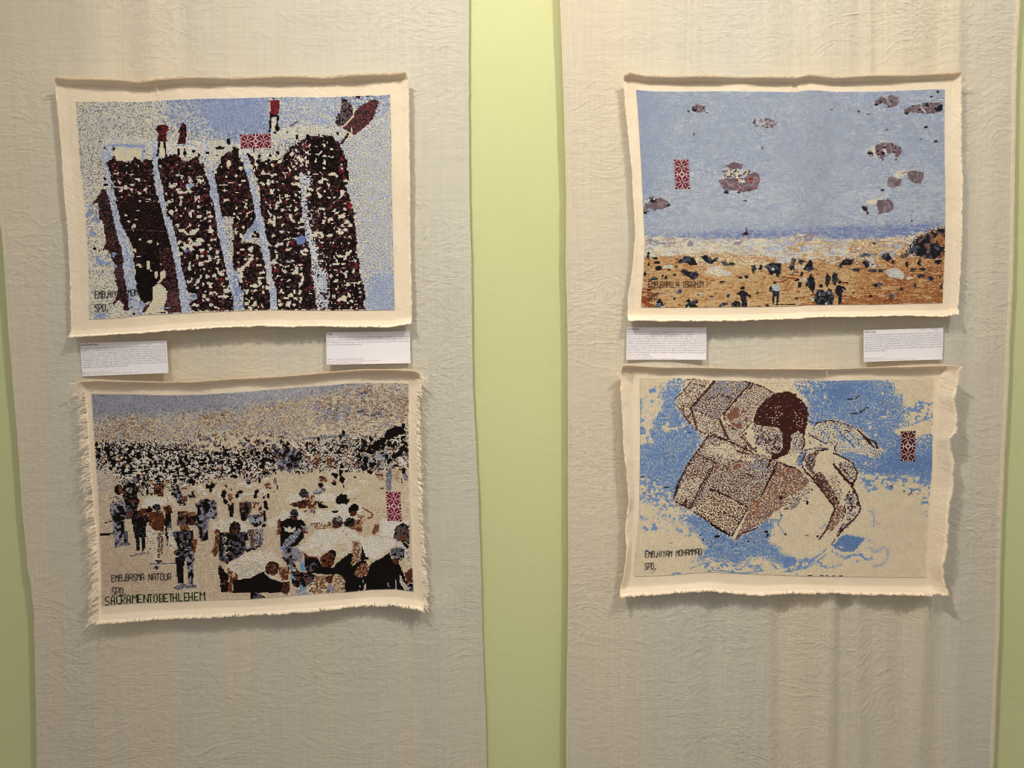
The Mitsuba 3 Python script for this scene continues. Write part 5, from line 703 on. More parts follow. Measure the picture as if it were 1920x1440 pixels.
    ('line','S6C2',0.4,1.38,[208.3,151.1,214.6,155.5,222.1,150.3,226.2,155.5,225.3,162.5,221.2,166.8,214.3,168.5]),
    ('line','S6C2',0.4,1.38,[170.5,153,161.5,161,154,165.5,146.2,165]),
    ('line','S6C2',0.4,1.38,[133.5,170.8,142.1,173,153.3,169.9,163.4,164.5,170.8,157.4]),
    ('line','S6C2',0.4,1.38,[166.1,168,171.3,170.5,179.9,168.7,184.2,166.9]),
    ('line','S6C2',0.4,1.38,[146.2,165,147.8,162.3,153.1,164.7]),
    ('scatter','S6',1,0.3,[180.9,154.7,201.8,157.2,210.5,159,207.3,163.3,188.3,162.5]),
    ('poly','S7U1',0.5,1,[132.2,160.3,140.8,160.4,145.3,164.1,138.7,169.7,132.6,171.7]),
    ('scatter','S6',1,0.3,[133.4,165.5,167.4,159.2,171.2,164.4,150.6,173.5,133.5,174.3]),
    ('dots','D6K2',0.4,1.5,[156.6,177.5,2.1,0.4,167.7,177.4,2.1,0.5,172,177.3,1.1,0.4,178,177.4,1.4,0.4,184.8,177.5,1.6,0.3]),
    ('poly','C5M2G1.4D.4',0.45,0.6,[31.2,17.9,41.4,8.3,47.3,0,61.9,0.7,56.8,8.7,44.9,26.6,36.4,24,32.1,23.1]),
    ('poly','C3.4G4M2D1.4',0.45,0.6,[44.9,26.6,57.7,8.6,66.2,0.1,90.9,-0.3,97.7,1.5,89.4,12.2,74.1,28.5,70.7,35.8,62.2,32.4,47.5,28.2]),
    ('scatter','G6B2',1.0,0.4,[65.3,1,96,0.6,90.2,11.3,74.1,21.4,62,12.7]),
    ('poly','C5G2.6N.8M1.6D.5',0.45,0.6,[74.2,35.7,75,29.4,90.2,12.2,98.6,2.4,108,4.3,121,12.3,109.9,17.6,100.7,29.1,99,36.2,92.2,46,82.8,40.8]),
    ('scatter','N5M2',1.2,0.45,[77.6,28.4,87.7,17.5,98.1,31.7,91.4,44.2,79.3,39.1]),
    ('poly','C5M2G1.6D.6',0.45,0.6,[32.9,24.8,44.1,28.4,51.9,44.6,62.2,48.4,55.4,50.6,43.3,39.8]),
    ('poly','C5M2G2',0.45,0.6,[46.7,28.2,62.2,32.4,71.6,36.6,75.1,46.4,76,51.7,62.2,48.4,51.9,43.7]),
    ('poly','C6M2G2N1',0.45,0.6,[75,37.4,92.2,46,94,58.4,91.5,61.1,76.8,53.5,73.4,46.4]),
    ('line','D7K2',0.4,1.38,[66.2,0.5,53.5,16.2,44.9,26.1]),
    ('line','D7K2',0.4,1.38,[97.7,2,87.7,13.9,74.1,30.3]),
    ('line','D7K2',0.4,1.38,[100.3,2.5,97,7.8]),
    ('line','D7M2',0.4,2.06,[44.9,26.6,47.5,35.2,50.2,44.7]),
    ('line','D7M2',0.4,2.06,[70.7,35.8,75.1,46.4,78.6,53.4]),
    ('line','D6M2',0.4,2.24,[65.3,1,56.9,12.3,47.5,23.8]),
    ('line','D6M3',0.4,0.86,[31.2,17.9,38,11.8,46.5,1]),
    ('line','D6M3',0.4,0.86,[32.9,24,36.4,30.1,44.1,40.7]),
    ('line','D6M3',0.4,0.86,[47.4,4.4,57.7,6]),
    ('line','D6M3',0.4,0.86,[47.5,27.7,58.7,31.7,69.9,35.8]),
    ('line','D6M3',0.4,0.86,[92.6,0.6,108,5.2,121,12.8]),
    ('line','D6M3',0.4,0.86,[76.8,39.2,87.1,46]),
    ('line','D6M3',0.4,0.86,[99.9,37,92.2,46]),
    ('line','D6M3',0.4,0.86,[39.6,2.2,44.8,1.2,48.2,0.4]),
    ('line','D6M3',0.4,0.86,[75,29.4,74.2,35.7]),
    ('line','D6M3',0.4,0.86,[50.2,45.6,57.1,48.7]),
    ('line','D6M3',0.4,0.86,[44.9,26.6,36.4,24]),
    ('line','D6M3',0.4,0.86,[36.4,25.7,41.5,37.1]),
    ('scatter','D5M3',0.8,0.35,[36.4,24.9,44.1,27.5,50.2,43.8,45,39.7]),
    ('scatter','D5M3',0.9,0.4,[87.9,46,96.5,49.5,103.5,60.1,98.3,64.6,90.6,58.4]),
    ('poly','D4M4C2',0.5,0.6,[89.7,46,94.9,53.9,103.5,63.6,98.3,63.7,93.2,56.6]),
    ('line','D5M3',0.4,0.69,[69.7,12.5,81.7,15.8,79.2,20.4]),
    ('line','D5M3',0.4,0.69,[57.8,18.4,68.9,13.5]),
    ('line','D5M3',0.4,0.69,[41.4,13.5,44.8,12.6,43.1,10]),
    ('poly','C4M2.6G2.3D1.5N.5',0.42,0.6,[60.9,49.4,78.6,54.3,99.2,64.5,118.1,69.6,122.4,72.2,114.3,90,104.6,106.1,98,120.5,32,114.5,31.9,104.9,35.1,92.8,38.4,84.2,41.7,78.3,51.1,65]),
    ('poly','C6.5G1.6M1',0.42,2,[59.7,56.5,77.7,57,90.6,63.8,93.3,72.6,79.5,72.1,51.1,66.7,53.7,63.1]),
    ('scatter','N6M2',1.1,0.4,[70.9,72.4,96.8,78.8,104,91.1,88.7,94.1,69.4,85.9]),
    ('scatter','G6B3',1.0,0.45,[90.7,70.9,113.9,75,110.7,87.4,97.1,89.4]),
    ('scatter','C7',0.9,0.45,[63.1,59.1,96.6,65.5,115.6,72.3,110.5,75.9,88.1,72.7,60.6,66.3]),
    ('poly','N3.4M3C3G1',0.5,0.6,[123.3,72.2,139.7,80.7,140.9,105.3,111.6,106,117.7,88.2]),
    ('poly','M4C3G2D1',0.5,1.5,[116.4,97,140.4,94.7,141,107,108.1,107.8]),
    ('poly','C4M2.6G2.3D1.5N.5',0.42,0.6,[40.1,82.8,122.6,81.3,118,94.6,109.7,102.7,94.5,119.1,90,131.8,85,143.6,73.2,137.9,63.9,130.9,50.3,123.6,49.4,116.5,45.9,118.1,30.2,110.3,31.8,99.9,35.9,90.5]),
    ('poly','C6M2G1D.6',0.42,1,[36.9,94,54,88.1,52.6,100.6,49.3,109.4,45,112,32,107.8,33.6,100]),
    ('poly','C5M1.8D2',0.42,1,[51.1,118.3,63,99.6,78.7,104.6,96.2,115.5,94.5,120,84.1,143.7,73.2,137,63.9,130.9,50.3,122.7]),
    ('scatter','D5M3',0.9,0.35,[35.4,107.9,47.6,108.5,47.7,117.3,37.2,113.3]),
    ('poly','N3.2M3C3.4G.8',0.5,0.7,[122.6,81.3,139.7,81,141.1,109.9,136,114.4,129,113.7,118.9,121.9,112.3,129.2,100.8,135.8,89.5,146.1,87.6,144.4,98,117.2,109.7,101.8,118,93.7]),
    ('scatter','N6R1',1.2,0.5,[124.3,81.3,139.7,81,140.5,95,128.4,94.4]),
    ('scatter','N6O2',1.0,0.45,[99.6,111.8,111.6,106.2,120.3,109.6,106.7,120.5,98,120.8]),
    ('poly','C6G2M1',0.5,0.6,[130.8,113.7,139.4,110.8,139.7,114.3,136,116.2,131.7,115.4]),
    ('scatter','D5K2',1,0.35,[126.9,98.8,140.6,96.8,141.1,109.9,132.4,110.1]),
    ('poly','C8',0.4,0.3,[84.2,144.5,96.3,119.1,98,119,87.8,146.2]),
    ('line','D7K2',0.4,1.12,[62.4,80.8,51.8,103.3,46.8,115.5,45.1,118.1]),
    ('line','D7K2',0.4,1.12,[63,99.1,78.7,105.5,97.9,116.3]),
    ('line','D7K2',0.4,1.12,[97.9,116.3,94.6,121.8,84.9,142.7]),
    ('line','D7K2',0.4,1.12,[35.1,90.5,32.7,98.2,30.2,108.6,36.3,112.8,45.9,118.6]),
    ('line','D7K2',0.4,1.12,[49.4,120.9,63.9,130.9,82.3,142.9]),
    ('line','D7K2',0.4,1.12,[88.6,145.7,93.4,140.6,107.6,134.7]),
    ('line','D7K2',0.4,1.12,[119.2,84,111.4,100]),
    ('line','D7K2',0.4,1.12,[121.7,79.5,117.6,86.7]),
    ('line','K7D2',0.4,1.72,[65,132.7,73.2,137.9,82.2,142]),
    ('line','D6M3',0.4,0.77,[69.2,109.4,61.4,105.8]),
    ('line','D6M3',0.4,0.77,[63.9,100.5,68.3,105.9]),
    ('line','D6M3',0.4,0.77,[76.3,120.7,79.9,124.2,88.6,125.6]),
    ('line','D7K2',0.4,1.12,[60.9,49.4,51.1,65,41.7,78.3,36.8,89.4,31.9,104.9]),
    ('line','D7K2',0.4,1.12,[51.1,68.1,64.1,73.4,67.5,76.1]),
    ('line','D7K2',0.4,1.12,[65.8,77.9,58.5,94,51.9,107.4]),
    ('line','D7K2',0.4,1.12,[63,99.3,80.5,106.9]),
    ('line','D7K2',0.4,1.12,[122.5,73.1,111.4,99.8,109,106]),
    ('line','D7K2',0.4,1.12,[62.2,50.2,78.6,55.2,99.2,64.5]),
    ('line','D7K2',0.4,1.12,[117.3,70.5,113.1,79.4]),
    ('line','D7K2',0.4,1.12,[86.3,63.9,96.6,67.2]),
    ('line','D7K2',0.4,1.12,[124.2,74,135.4,78.2]),
    ('line','D7K2',0.4,1.12,[76,53.5,62.2,48.4]),
    ('line','D6M3',0.4,0.86,[61.4,55.6,69.1,60.8]),
    ('line','D6M3',0.4,0.86,[95.1,84.1,100.4,87.6]),
    ('poly','C6G3D1.5M1',0.5,0.5,[99.9,37.9,105,35.3,113.6,40.5,127.4,45.8,132.6,49.3,129.2,58.1,127.5,63.4,122.4,67.8,117.2,67.9,108.6,62.7,103.4,56.5,100.8,47.7]),
    ('scatter','G5D3',0.8,0.4,[101.6,42.4,123.9,45.8,124.1,62.5,113.8,63.5,103.4,54.7]),
    ('scatter','D6M2',1.0,0.35,[112,52,124,56.4,124.1,63.4,115.5,62.6]),
    ('poly','D9M.5',0.4,0.7,[100.7,33.5,104.9,23.8,113.3,15.8,121.8,11.5,129.5,9.8,133.7,10.7,138.9,12.4,139.4,45.7,133.5,58,131.8,65.1,128.4,67.7,121.6,71.3,117.3,70.5,118.1,66.1,124.1,65.2,128.4,60.7,130,54.6,129.1,49.3,122.2,42.3,110.2,40.6,105.1,40.6,100.7,37]),
    ('scatter','C7',0.5,0.05,[104.9,26.4,127.1,17.7,139.2,28.2,139.3,40.4,122.2,42.3,108.5,38.8]),
    ('poly','C6G2',0.5,0.5,[136.8,48.4,142.8,46.5,143,63.1,137.8,63.2,134.3,56.3]),
    ('poly','D9M.4',0.4,0.6,[126.3,11.5,130.5,9.8,135.7,11.5,143.5,17.6,148.8,24.5,149.7,31.5,148.9,38.5,146.8,45.5,146.5,57.8,145.3,63.1,142.7,63.1,145.6,54.3,144.7,48.2,141.3,45.6,137,45.7,134.4,48.4,133.7,61.5,131.1,66,126.9,66.9]),
    ('scatter','C7',0.5,0.12,[136.8,26.4,146.2,28,145.5,42.1,140.4,40.4,136,35.2]),
    ('scatter','C7',0.5,0.09,[136.6,14.2,145.2,19.3,147.9,24.5,141,21.1]),
    ('poly','C6G4D.6',0.5,0.5,[134.5,49.3,139.6,45.7,144.7,48.2,145.7,56,143.1,64,138.9,65.8,134.6,63.3]),
    ('line','G6D2',0.4,0.86,[137,51.9,141.3,50.9,143.9,55.2,141.4,59.7]),
    ('line','G6D2',0.4,0.86,[139.6,54.4,138,59.7]),
    ('poly','C7G1D.6',0.45,0.5,[128.6,66.9,133.7,67.7,139.9,76.3,146.8,84,155.1,91.7,164.4,104.7,171.3,104.6,165.8,96.8,157.1,79.4,154.4,75.1,151,75.2,144.1,76.2,138.9,72,133.7,65.1]),
    ('poly','C6S1.6D.8',0.45,0.5,[148.2,48.1,152.4,41.9,156.6,36.6,164.3,35.2,176.3,35.6,188.3,39.2,197,44.5,210.8,56,216.9,63.1,211,69.9,208.5,75.1,205.8,66.4,197.2,60.2,192,57.5,180,59.2,166.3,57.4,155.9,53.2,149,50.7]),
    ('scatter','S6',0.8,0.25,[156.7,47.1,176.5,48.7,191.9,52.3,190.3,59.3,176.5,57.4,161.1,54]),
    ('poly','C6S3',0.5,0.7,[173.1,57.4,190.2,54,202.3,62.9,205.8,67.3,193.8,65.4,183.5,63.6,174.9,65.3]),
    ('scatter','G5D3',0.7,0.2,[149.9,49,166.3,57.4,162.8,60.1,149.9,55.9]),
    ('line','S6D2',0.4,1.12,[172.9,40.4,179.9,48.7,192,60.2]),
    ('line','S6D2',0.4,1.12,[184.1,44.4,191.1,51.4]),
    ('line','S6D2',0.4,1.12,[195.4,57.6,193.7,53.2,201.4,51.6]),
    ('line','D5G3',0.4,1.2,[150.6,36.7,154.1,38.4,167.7,35.6,174.6,36.4,183.2,39.2,190.1,41.8]),
    ('line','D5G3',0.4,1.2,[174.9,65.3,173.1,60,175.7,55.7]),
    ('line','D5G3',0.4,1.2,[151.6,48.9,166.2,56.5]),
    ('line','D6K2',0.4,1.55,[193.5,43.6,198.8,49.8,205.7,56.8,208.3,59.5]),
    ('line','D6K2',0.4,1.55,[203.9,52.5,210,56,211.3,60.4]),
    ('line','S6',0.4,1.89,[153.2,39.3,156.6,36.6,162.6,34.8]),
    ('poly','S7U2',0.4,0.5,[140.7,75.4,141.5,71,145.7,64.8,149.1,60.3,148.3,65.6,144.9,70.9,144.1,76.2,141.6,77.2]),
    ('line','D6S2',0.4,1.03,[139.8,72,145.7,63,156.8,60.2,167.1,60.9]),
    ('line','D6S2',0.4,1.03,[148.3,64.7,144.9,71.8,145,77.1,149.4,84.8]),
    ('poly','M5D3C2G2',0.5,0.6,[149.2,66.5,158.6,61.9,159.5,64.5,157,73.3,154.5,79.4,155.4,83.8,152,82.1,147.6,77,145.8,71.8]),
    ('poly','C7',0.4,0.6,[157.8,66.3,171.5,64.4,180.1,67.9,187.9,73.2,176.7,73.1,169.8,72.2,164.8,79.3,168.5,87.1,177.6,93.2,174.3,95,167,90.6,161.4,81.9,155.4,80.3]),
    ('line','D7K2',0.4,1.29,[172.3,64.8,183.5,69.7,190.5,74.9,194,82.8,193.5,88,189.8,95,196.4,104.6]),
    ('line','D7K2',0.4,1.29,[157.7,62.8,167.1,61.3]),
    ('poly','C5G3D2',0.5,0.6,[176.7,74,183.6,72.3,190.5,76.7,193.2,83.7,191.7,88,189.5,91.5,183.9,86.2,178.5,79.2]),
    ('line','D7K2',0.4,2.06,[172.5,74.8,176.8,80.1,184.1,88.9,191.4,94.1]),
    ('line','D5G2',0.4,1.03,[180.2,73.1,178.5,77.5,185.5,83.6,188.3,88]),
    ('scatter','M5D4',0.9,0.4,[173,89.7,178.3,92.4,176.4,102.9,172,99.4]),
    ('poly','M5D4C2',0.5,0.7,[156.3,82.9,163.1,81.9,167.1,91.5,170.8,95,173,104.6,166.1,104.7,162.4,97.7,155.1,91.7]),
    ('line','D7K2',0.4,1.29,[128.7,76.5,139,79,149.7,89.2,157.8,93.4,164.4,104.7]),
    ('poly','N4.5M3C2.4',0.5,0.8,[127.8,76.5,139,79.9,147.9,88.4,146.7,95.4,150.4,98.8,145.4,105.1,129,105.6]),
    ('poly','C7',0.4,0.6,[147.6,90.1,155.4,96.1,164.4,104.7,149.7,105]),
    ('scatter','G5',0.8,0.5,[140.1,100,151.9,96.1,158.1,97.8,150.6,104.9,140.2,105.3]),
    ('poly','N3.4M3C3G.8',0.5,0.8,[127.9,81.2,143.4,82.6,151.5,90.3,150,93.8,147,101.8,140.3,106.4,130,110.2]),
    ('poly','C5G3D1',0.5,0.8,[129.9,107.6,142.7,101.1,155.4,96.3,152.2,100.8,143.8,108.1,140.5,114.3,135.4,117.1,130.2,116.3]),
    ('line','D6G2',0.4,0.86,[135.2,110.9,139.6,114.3,143.8,109.8,141.2,107.3]),
    ('line','D6G2',0.4,0.86,[130.2,116.3,135.4,117.1,140.5,114.3]),
    ('line','D6G2',0.4,0.86,[151.6,107.8,150.8,110.9]),
    ('line','D6G2',0.4,0.86,[147.3,108.8,152.4,107.8]),
    ('line','D6G2',0.4,0.86,[154.6,98.1,157.2,98]),
    ('poly','C7',0.4,0.6,[150.6,89.4,157.7,92.8,164.2,98.8,169.7,108.4,176.1,117.1,172,124.1,168.3,132.9,163.8,143.5,149,142.1,136.5,137.3,130.8,130.4,130.2,119,140.6,116,151.5,106.9,157.3,99.8]),
    ('dots','K5D3',0.5,0.6,[150.8,110,1.2,1.7]),
    ('poly','M5D4C1.6',0.5,0.6,[154.6,85.8,163.1,83.9,168.7,90,172.7,97,178.2,104,180.2,110.1,178.6,114.5,175.1,113.6,170.6,107.5,165.1,99.7,157.7,92.8]),
    ('poly','M4N3C3',0.5,0.6,[176.8,113.6,182,111.9,185.5,115.3,184,120.6,179.3,129.3,174.5,136.3,170.1,134.6,171.3,127.6,174.4,118.9]),
    ('poly','C4G4D2',0.55,0.6,[183.5,106.6,188.3,97.9,193.4,97,196.4,106.6,199,115.4,195.4,124.1,190.6,130.2,183.2,136.3,180,140.7,178.3,140.7,181.2,132.8,186.7,124.1,187.3,115.3]),
    ('poly','C7',0.4,0.4,[185.6,117.1,187.4,118,184.2,125.8,179.7,136.3,177.4,140.7,174.8,139.8,179.4,132,183.3,124.9]),
    ('poly','C6M2G1',0.5,0.8,[170,84.7,176.9,85.6,181.4,97.9,181.8,107.5,178.3,106.6,175.4,98.8,170.6,91.7]),
    ('line','D7K2',0.4,1.29,[177.7,80.4,184,87.4,189.6,93.5,193.6,100.5,196.5,107.5,199,115.4,197.8,118.8,192.9,125.8,186.4,131.9,180,140.7]),
    ('line','D7K2',0.4,1.29,[149.4,82.5,157.7,91.9,167.8,104,176,114.5]),
    ('line','D7K2',0.4,1.29,[176,115.4,172.9,124.1,171.5,129.4,168.5,136.4,163.8,143.5]),
    ('line','D7K2',0.4,1.29,[191.1,90.9,189.7,94.4]),
    ('line','D7K2',0.4,1.29,[193.8,87.4,191.1,90]),
    ('line','D6K2',0.4,0.86,[177.6,143.3,175.4,148.6]),
    ('line','D6K2',0.4,0.86,[184.6,112.7,185.7,118.8,182.5,126.7]),
    ('poly','C6N2',0.5,0.6,[169.4,136.4,177.1,136.3,175.5,137.2,172.9,137.2]),
    ('line','S6',0.4,1.2,[168.9,129.4,164,133.8]),
    ('dots','D5K1',0.5,0.6,[152.4,140.6,1.4,0.5,132.9,140,1,1,161.9,140.9,1.7,0.9]),
]

# ------------------------------------------------------------------ the wall and the floor
def plaster(p, n, uv):
    return fbm(p.x * 210, p.z * 260, 0.0, 3)


def plaster_colour(p, n, uv):
    return mix(flat((210, 211, 156)), flat((202, 204, 147)), fbm(p.x * 3, p.z * 3, 2.0, 3))


scene['plaster_material'] = {'type': 'bumpmap', 'arbitrary': mikit.proc(plaster, 6e-4), 'scale': 0.00042,
                             'bsdf': {'type': 'principled', 'base_color': mikit.proc(plaster_colour), 'roughness': 0.75, 'specular': 0.2}}
wall = trimesh.creation.box([5.0, 0.12, 3.3])
wall.apply_translation([0, 0.06, 1.65])
scene['wall_back'] = mikit.ply(wall, 'plaster_material')
tag('wall_back', 'pale lime green plastered wall behind the two linen banners', kind='structure')

scene['floor_material'] = {'type': 'principled', 'base_color': rgb((150, 132, 108)), 'roughness': 0.5}
floor = trimesh.creation.box([5.0, 3.0, 0.1])
floor.apply_translation([0, -1.5, -0.05])
scene['floor'] = mikit.ply(floor, 'floor_material')
tag('floor', 'plain floor in front of the green wall', kind='structure')


# ------------------------------------------------------------------ the two linen banners
def crinkle(p, n, uv):
    x, z = p.x, p.z
    wx, wz = fbm(x * 14, z * 14, 1.0, 2), fbm(x * 14, z * 14, 7.0, 2)
    a = noise(x * 30 + 6 * wx, z * 74 + 9 * wz, 0.5)
    b = noise(x * 74 + 9 * wz, z * 135 + 12 * wx, 3.5)
    e = noise(x * 170 + 9 * wx, z * 225 + 12 * wz, 8.5)
    c = noise(x * 130 + 2 * wx, z * 150 + 2 * wz, 5.5)
    open_a = smoothstep(0.45, 0.75, noise(x * 11, z * 17, 31.0))
    ridge = (dr.power(1 - dr.abs(2 * a - 1), 16) * 0.42 * open_a + dr.power(1 - dr.abs(2 * b - 1), 8) * 0.34
             + dr.power(1 - dr.abs(2 * e - 1), 4) * 0.32 + c * 0.3)
    weave = noise(x * 800, z * 130, 9.0) * 0.14 + noise(x * 130, z * 800, 11.0) * 0.14
    return ridge * (0.35 + 1.1 * fbm(x * 6, z * 9, 13.0, 2)) + weave


def linen_colour(p, n, uv):
    streak = fbm(p.x * 9, p.z * 0.7, 3.0, 3)
    thread = noise(p.x * 520, p.z * 16, 21.0) * 0.5 + noise(p.x * 14, p.z * 620, 23.0) * 0.5
    base = mix(flat((209, 197, 172)), flat((200, 194, 176)), smoothstep(0.3, 0.7, streak))
    return base * (0.93 + 0.14 * thread)


scene['linen_material'] = cloth_bsdf(mikit.proc(linen_colour), 0.85, crinkle, 0.00115)
scene['hem_material'] = cloth_bsdf(rgb((218, 204, 172)), 0.85, crinkle, 0.00115)


def banner_depth(folds, x, z, base, lift_left, lift_right, xl, xr):
    d = np.full_like(x, base)
    for fx, lean, width, amp, z0, z1, soft in folds:
        w = ramp(z, z0 - soft, z0 + soft) * (1 - ramp(z, z1 - soft, z1 + soft))
        c = fx + lean * (z - 1.45) + 0.004 * np.sin(z * 7 + fx * 40)
        d += amp * w * np.exp(-((x - c) / width) ** 2)
    d += 0.0012 * (meshkit.noise(np.stack([x * 9, z * 1.3, x * 0], -1), 5) - 0.5) * 2
    d += lift_left * np.exp(-((x - xl) / 0.03)) + lift_right * np.exp(-((xr - x) / 0.03))
    return d


def banner(key, left, right, folds, base, lift_left, lift_right, hem_left, hem_right, label):
    z = np.linspace(2.62, 0.30, 380)
    left, right = np.asarray(left)[::-1], np.asarray(right)[::-1]
    def edge(poly):
        x = np.interp(z, poly[:, 1], poly[:, 0])
        lo, hi = poly[0], poly[-1]
        return x
    xl, xr = edge(left), edge(right)
    rnd = meshkit.noise(np.stack([z * 60, z * 0, z * 0], -1), 3) - 0.5
    xl, xr = xl + 0.0008 * rnd, xr - 0.0008 * rnd[::-1]
    s = np.linspace(0, 1, 420)
    x = xl[:, None] + (xr - xl)[:, None] * s
    zz = np.repeat(z[:, None], len(s), 1)
    d = banner_depth(folds, x, zz, base, lift_left, lift_right, xl[:, None], xr[:, None])
    front = np.stack([x, -d, zz], -1)
    nr, nc = x.shape
    back = front + np.array([0, 0.0006, 0])
    v = np.vstack([front.reshape(-1, 3), back.reshape(-1, 3)])
    f = np.vstack([grid_faces(nr, nc), grid_faces(nr, nc, nr * nc)[:, ::-1]])
    ring = np.r_[np.arange(nc), np.arange(1, nr) * nc + nc - 1, (nr - 1) * nc + np.arange(nc - 2, -1, -1), np.arange(nr - 2, 0, -1) * nc]
    nxt = np.roll(ring, -1)
    f = np.vstack([f, np.stack([ring, nxt, nxt + nr * nc], 1), np.stack([ring, nxt + nr * nc, ring + nr * nc], 1)])
    scene[key + '__cloth'] = mikit.ply(trimesh.Trimesh(v, f, process=False), 'linen_material', smooth=40)
    n = 0
    for width, xs, sgn in ((hem_left, xl, 1), (hem_right, xr, -1)):
        if not width:
            continue
        c = np.linspace(0, 1, 7)
        hx = xs[:, None] + sgn * width * c[None, :] - sgn * 0.0004
        hd = banner_depth(folds, hx, np.repeat(z[:, None], 7, 1), base, lift_left, lift_right, xl[:, None], xr[:, None])
        hd = hd + 0.0011 * np.sqrt(np.clip(1 - (2 * c - 1) ** 4, 0, 1)) + 0.0001
        hv = np.stack([hx, -hd, np.repeat(z[:, None], 7, 1)], -1).reshape(-1, 3)
        hf = grid_faces(len(z), 7)
        hk = key + '__hem' + (f'_{n:03d}' if n else '')
        scene[hk] = mikit.ply(trimesh.Trimesh(hv, hf if sgn > 0 else hf[:, ::-1], process=False), 'hem_material', smooth=True)
        n += 1
    tag(key, label, 'banner', 'linen banners hung on the green wall')
    return lambda px, pz: banner_depth(folds, np.asarray(px, float), np.asarray(pz, float), base, 0, 0, xl.min(), xr.max())


BANNER_DEPTH = banner('linen_banner', [(-0.7237, 2.1691), (-0.7323, 2.0235), (-0.7396, 1.8748), (-0.7425, 1.7764), (-0.7441, 1.719), (-0.7418, 1.6958), (-0.7411, 1.6378), (-0.7413, 1.5596), (-0.7405, 1.4726), (-0.7392, 1.4327), (-0.7387, 1.3628), (-0.7392, 1.2954), (-0.7375, 1.2299), (-0.7365, 1.1829), (-0.7347, 1.1804), (-0.732, 1.1222), (-0.7351, 1.0552), (-0.7376, 0.9918), (-0.7435, 0.8765), (-0.7557, 0.6492)], [(-0.0506, 2.1606), (-0.0529, 2.0143), (-0.0559, 1.8837), (-0.0578, 1.743), (-0.0573, 1.6268), (-0.0587, 1.4888), (-0.0589, 1.4609), (-0.0557, 1.3644), (-0.0534, 1.2789), (-0.0524, 1.1841), (-0.0516, 1.0628), (-0.0495, 0.9567), (-0.0493, 0.862), (-0.0498, 0.6336)],
       [(-0.6031, 0.0, 0.0260, 0.00384, 1.774, 2.095, 0.03), (-0.5466, 0.0, 0.0220, -0.00312, 1.872, 2.094, 0.03), (-0.5104, 0.0, 0.0180, 0.00288, 1.796, 2.094, 0.03), (-0.4697, 0.0, 0.0160, -0.00384, 1.795, 2.093, 0.03), (-0.2670, 0.0, 0.0600, 0.00240, 1.883, 2.090, 0.03), (-0.5276, 0.0, 0.0600, 0.00240, 0.733, 1.118, 0.03), (-0.3384, 0.0, 0.0700, -0.00240, 0.730, 1.115, 0.03), (-0.2228, 0.0, 0.0450, 0.00360, 0.728, 1.130, 0.03), (-0.1652, 0.0, 0.0300, -0.00480, 0.727, 1.129, 0.03), (-0.1157, 0.0, 0.0280, 0.00480, 0.726, 1.145, 0.03), (-0.0747, 0.0, 0.0250, -0.00288, 0.725, 1.127, 0.03)], 0.009, 0.006, -0.0025, 0, 0,
       'beige linen banner behind the crowd embroideries, left of the bare green wall strip')
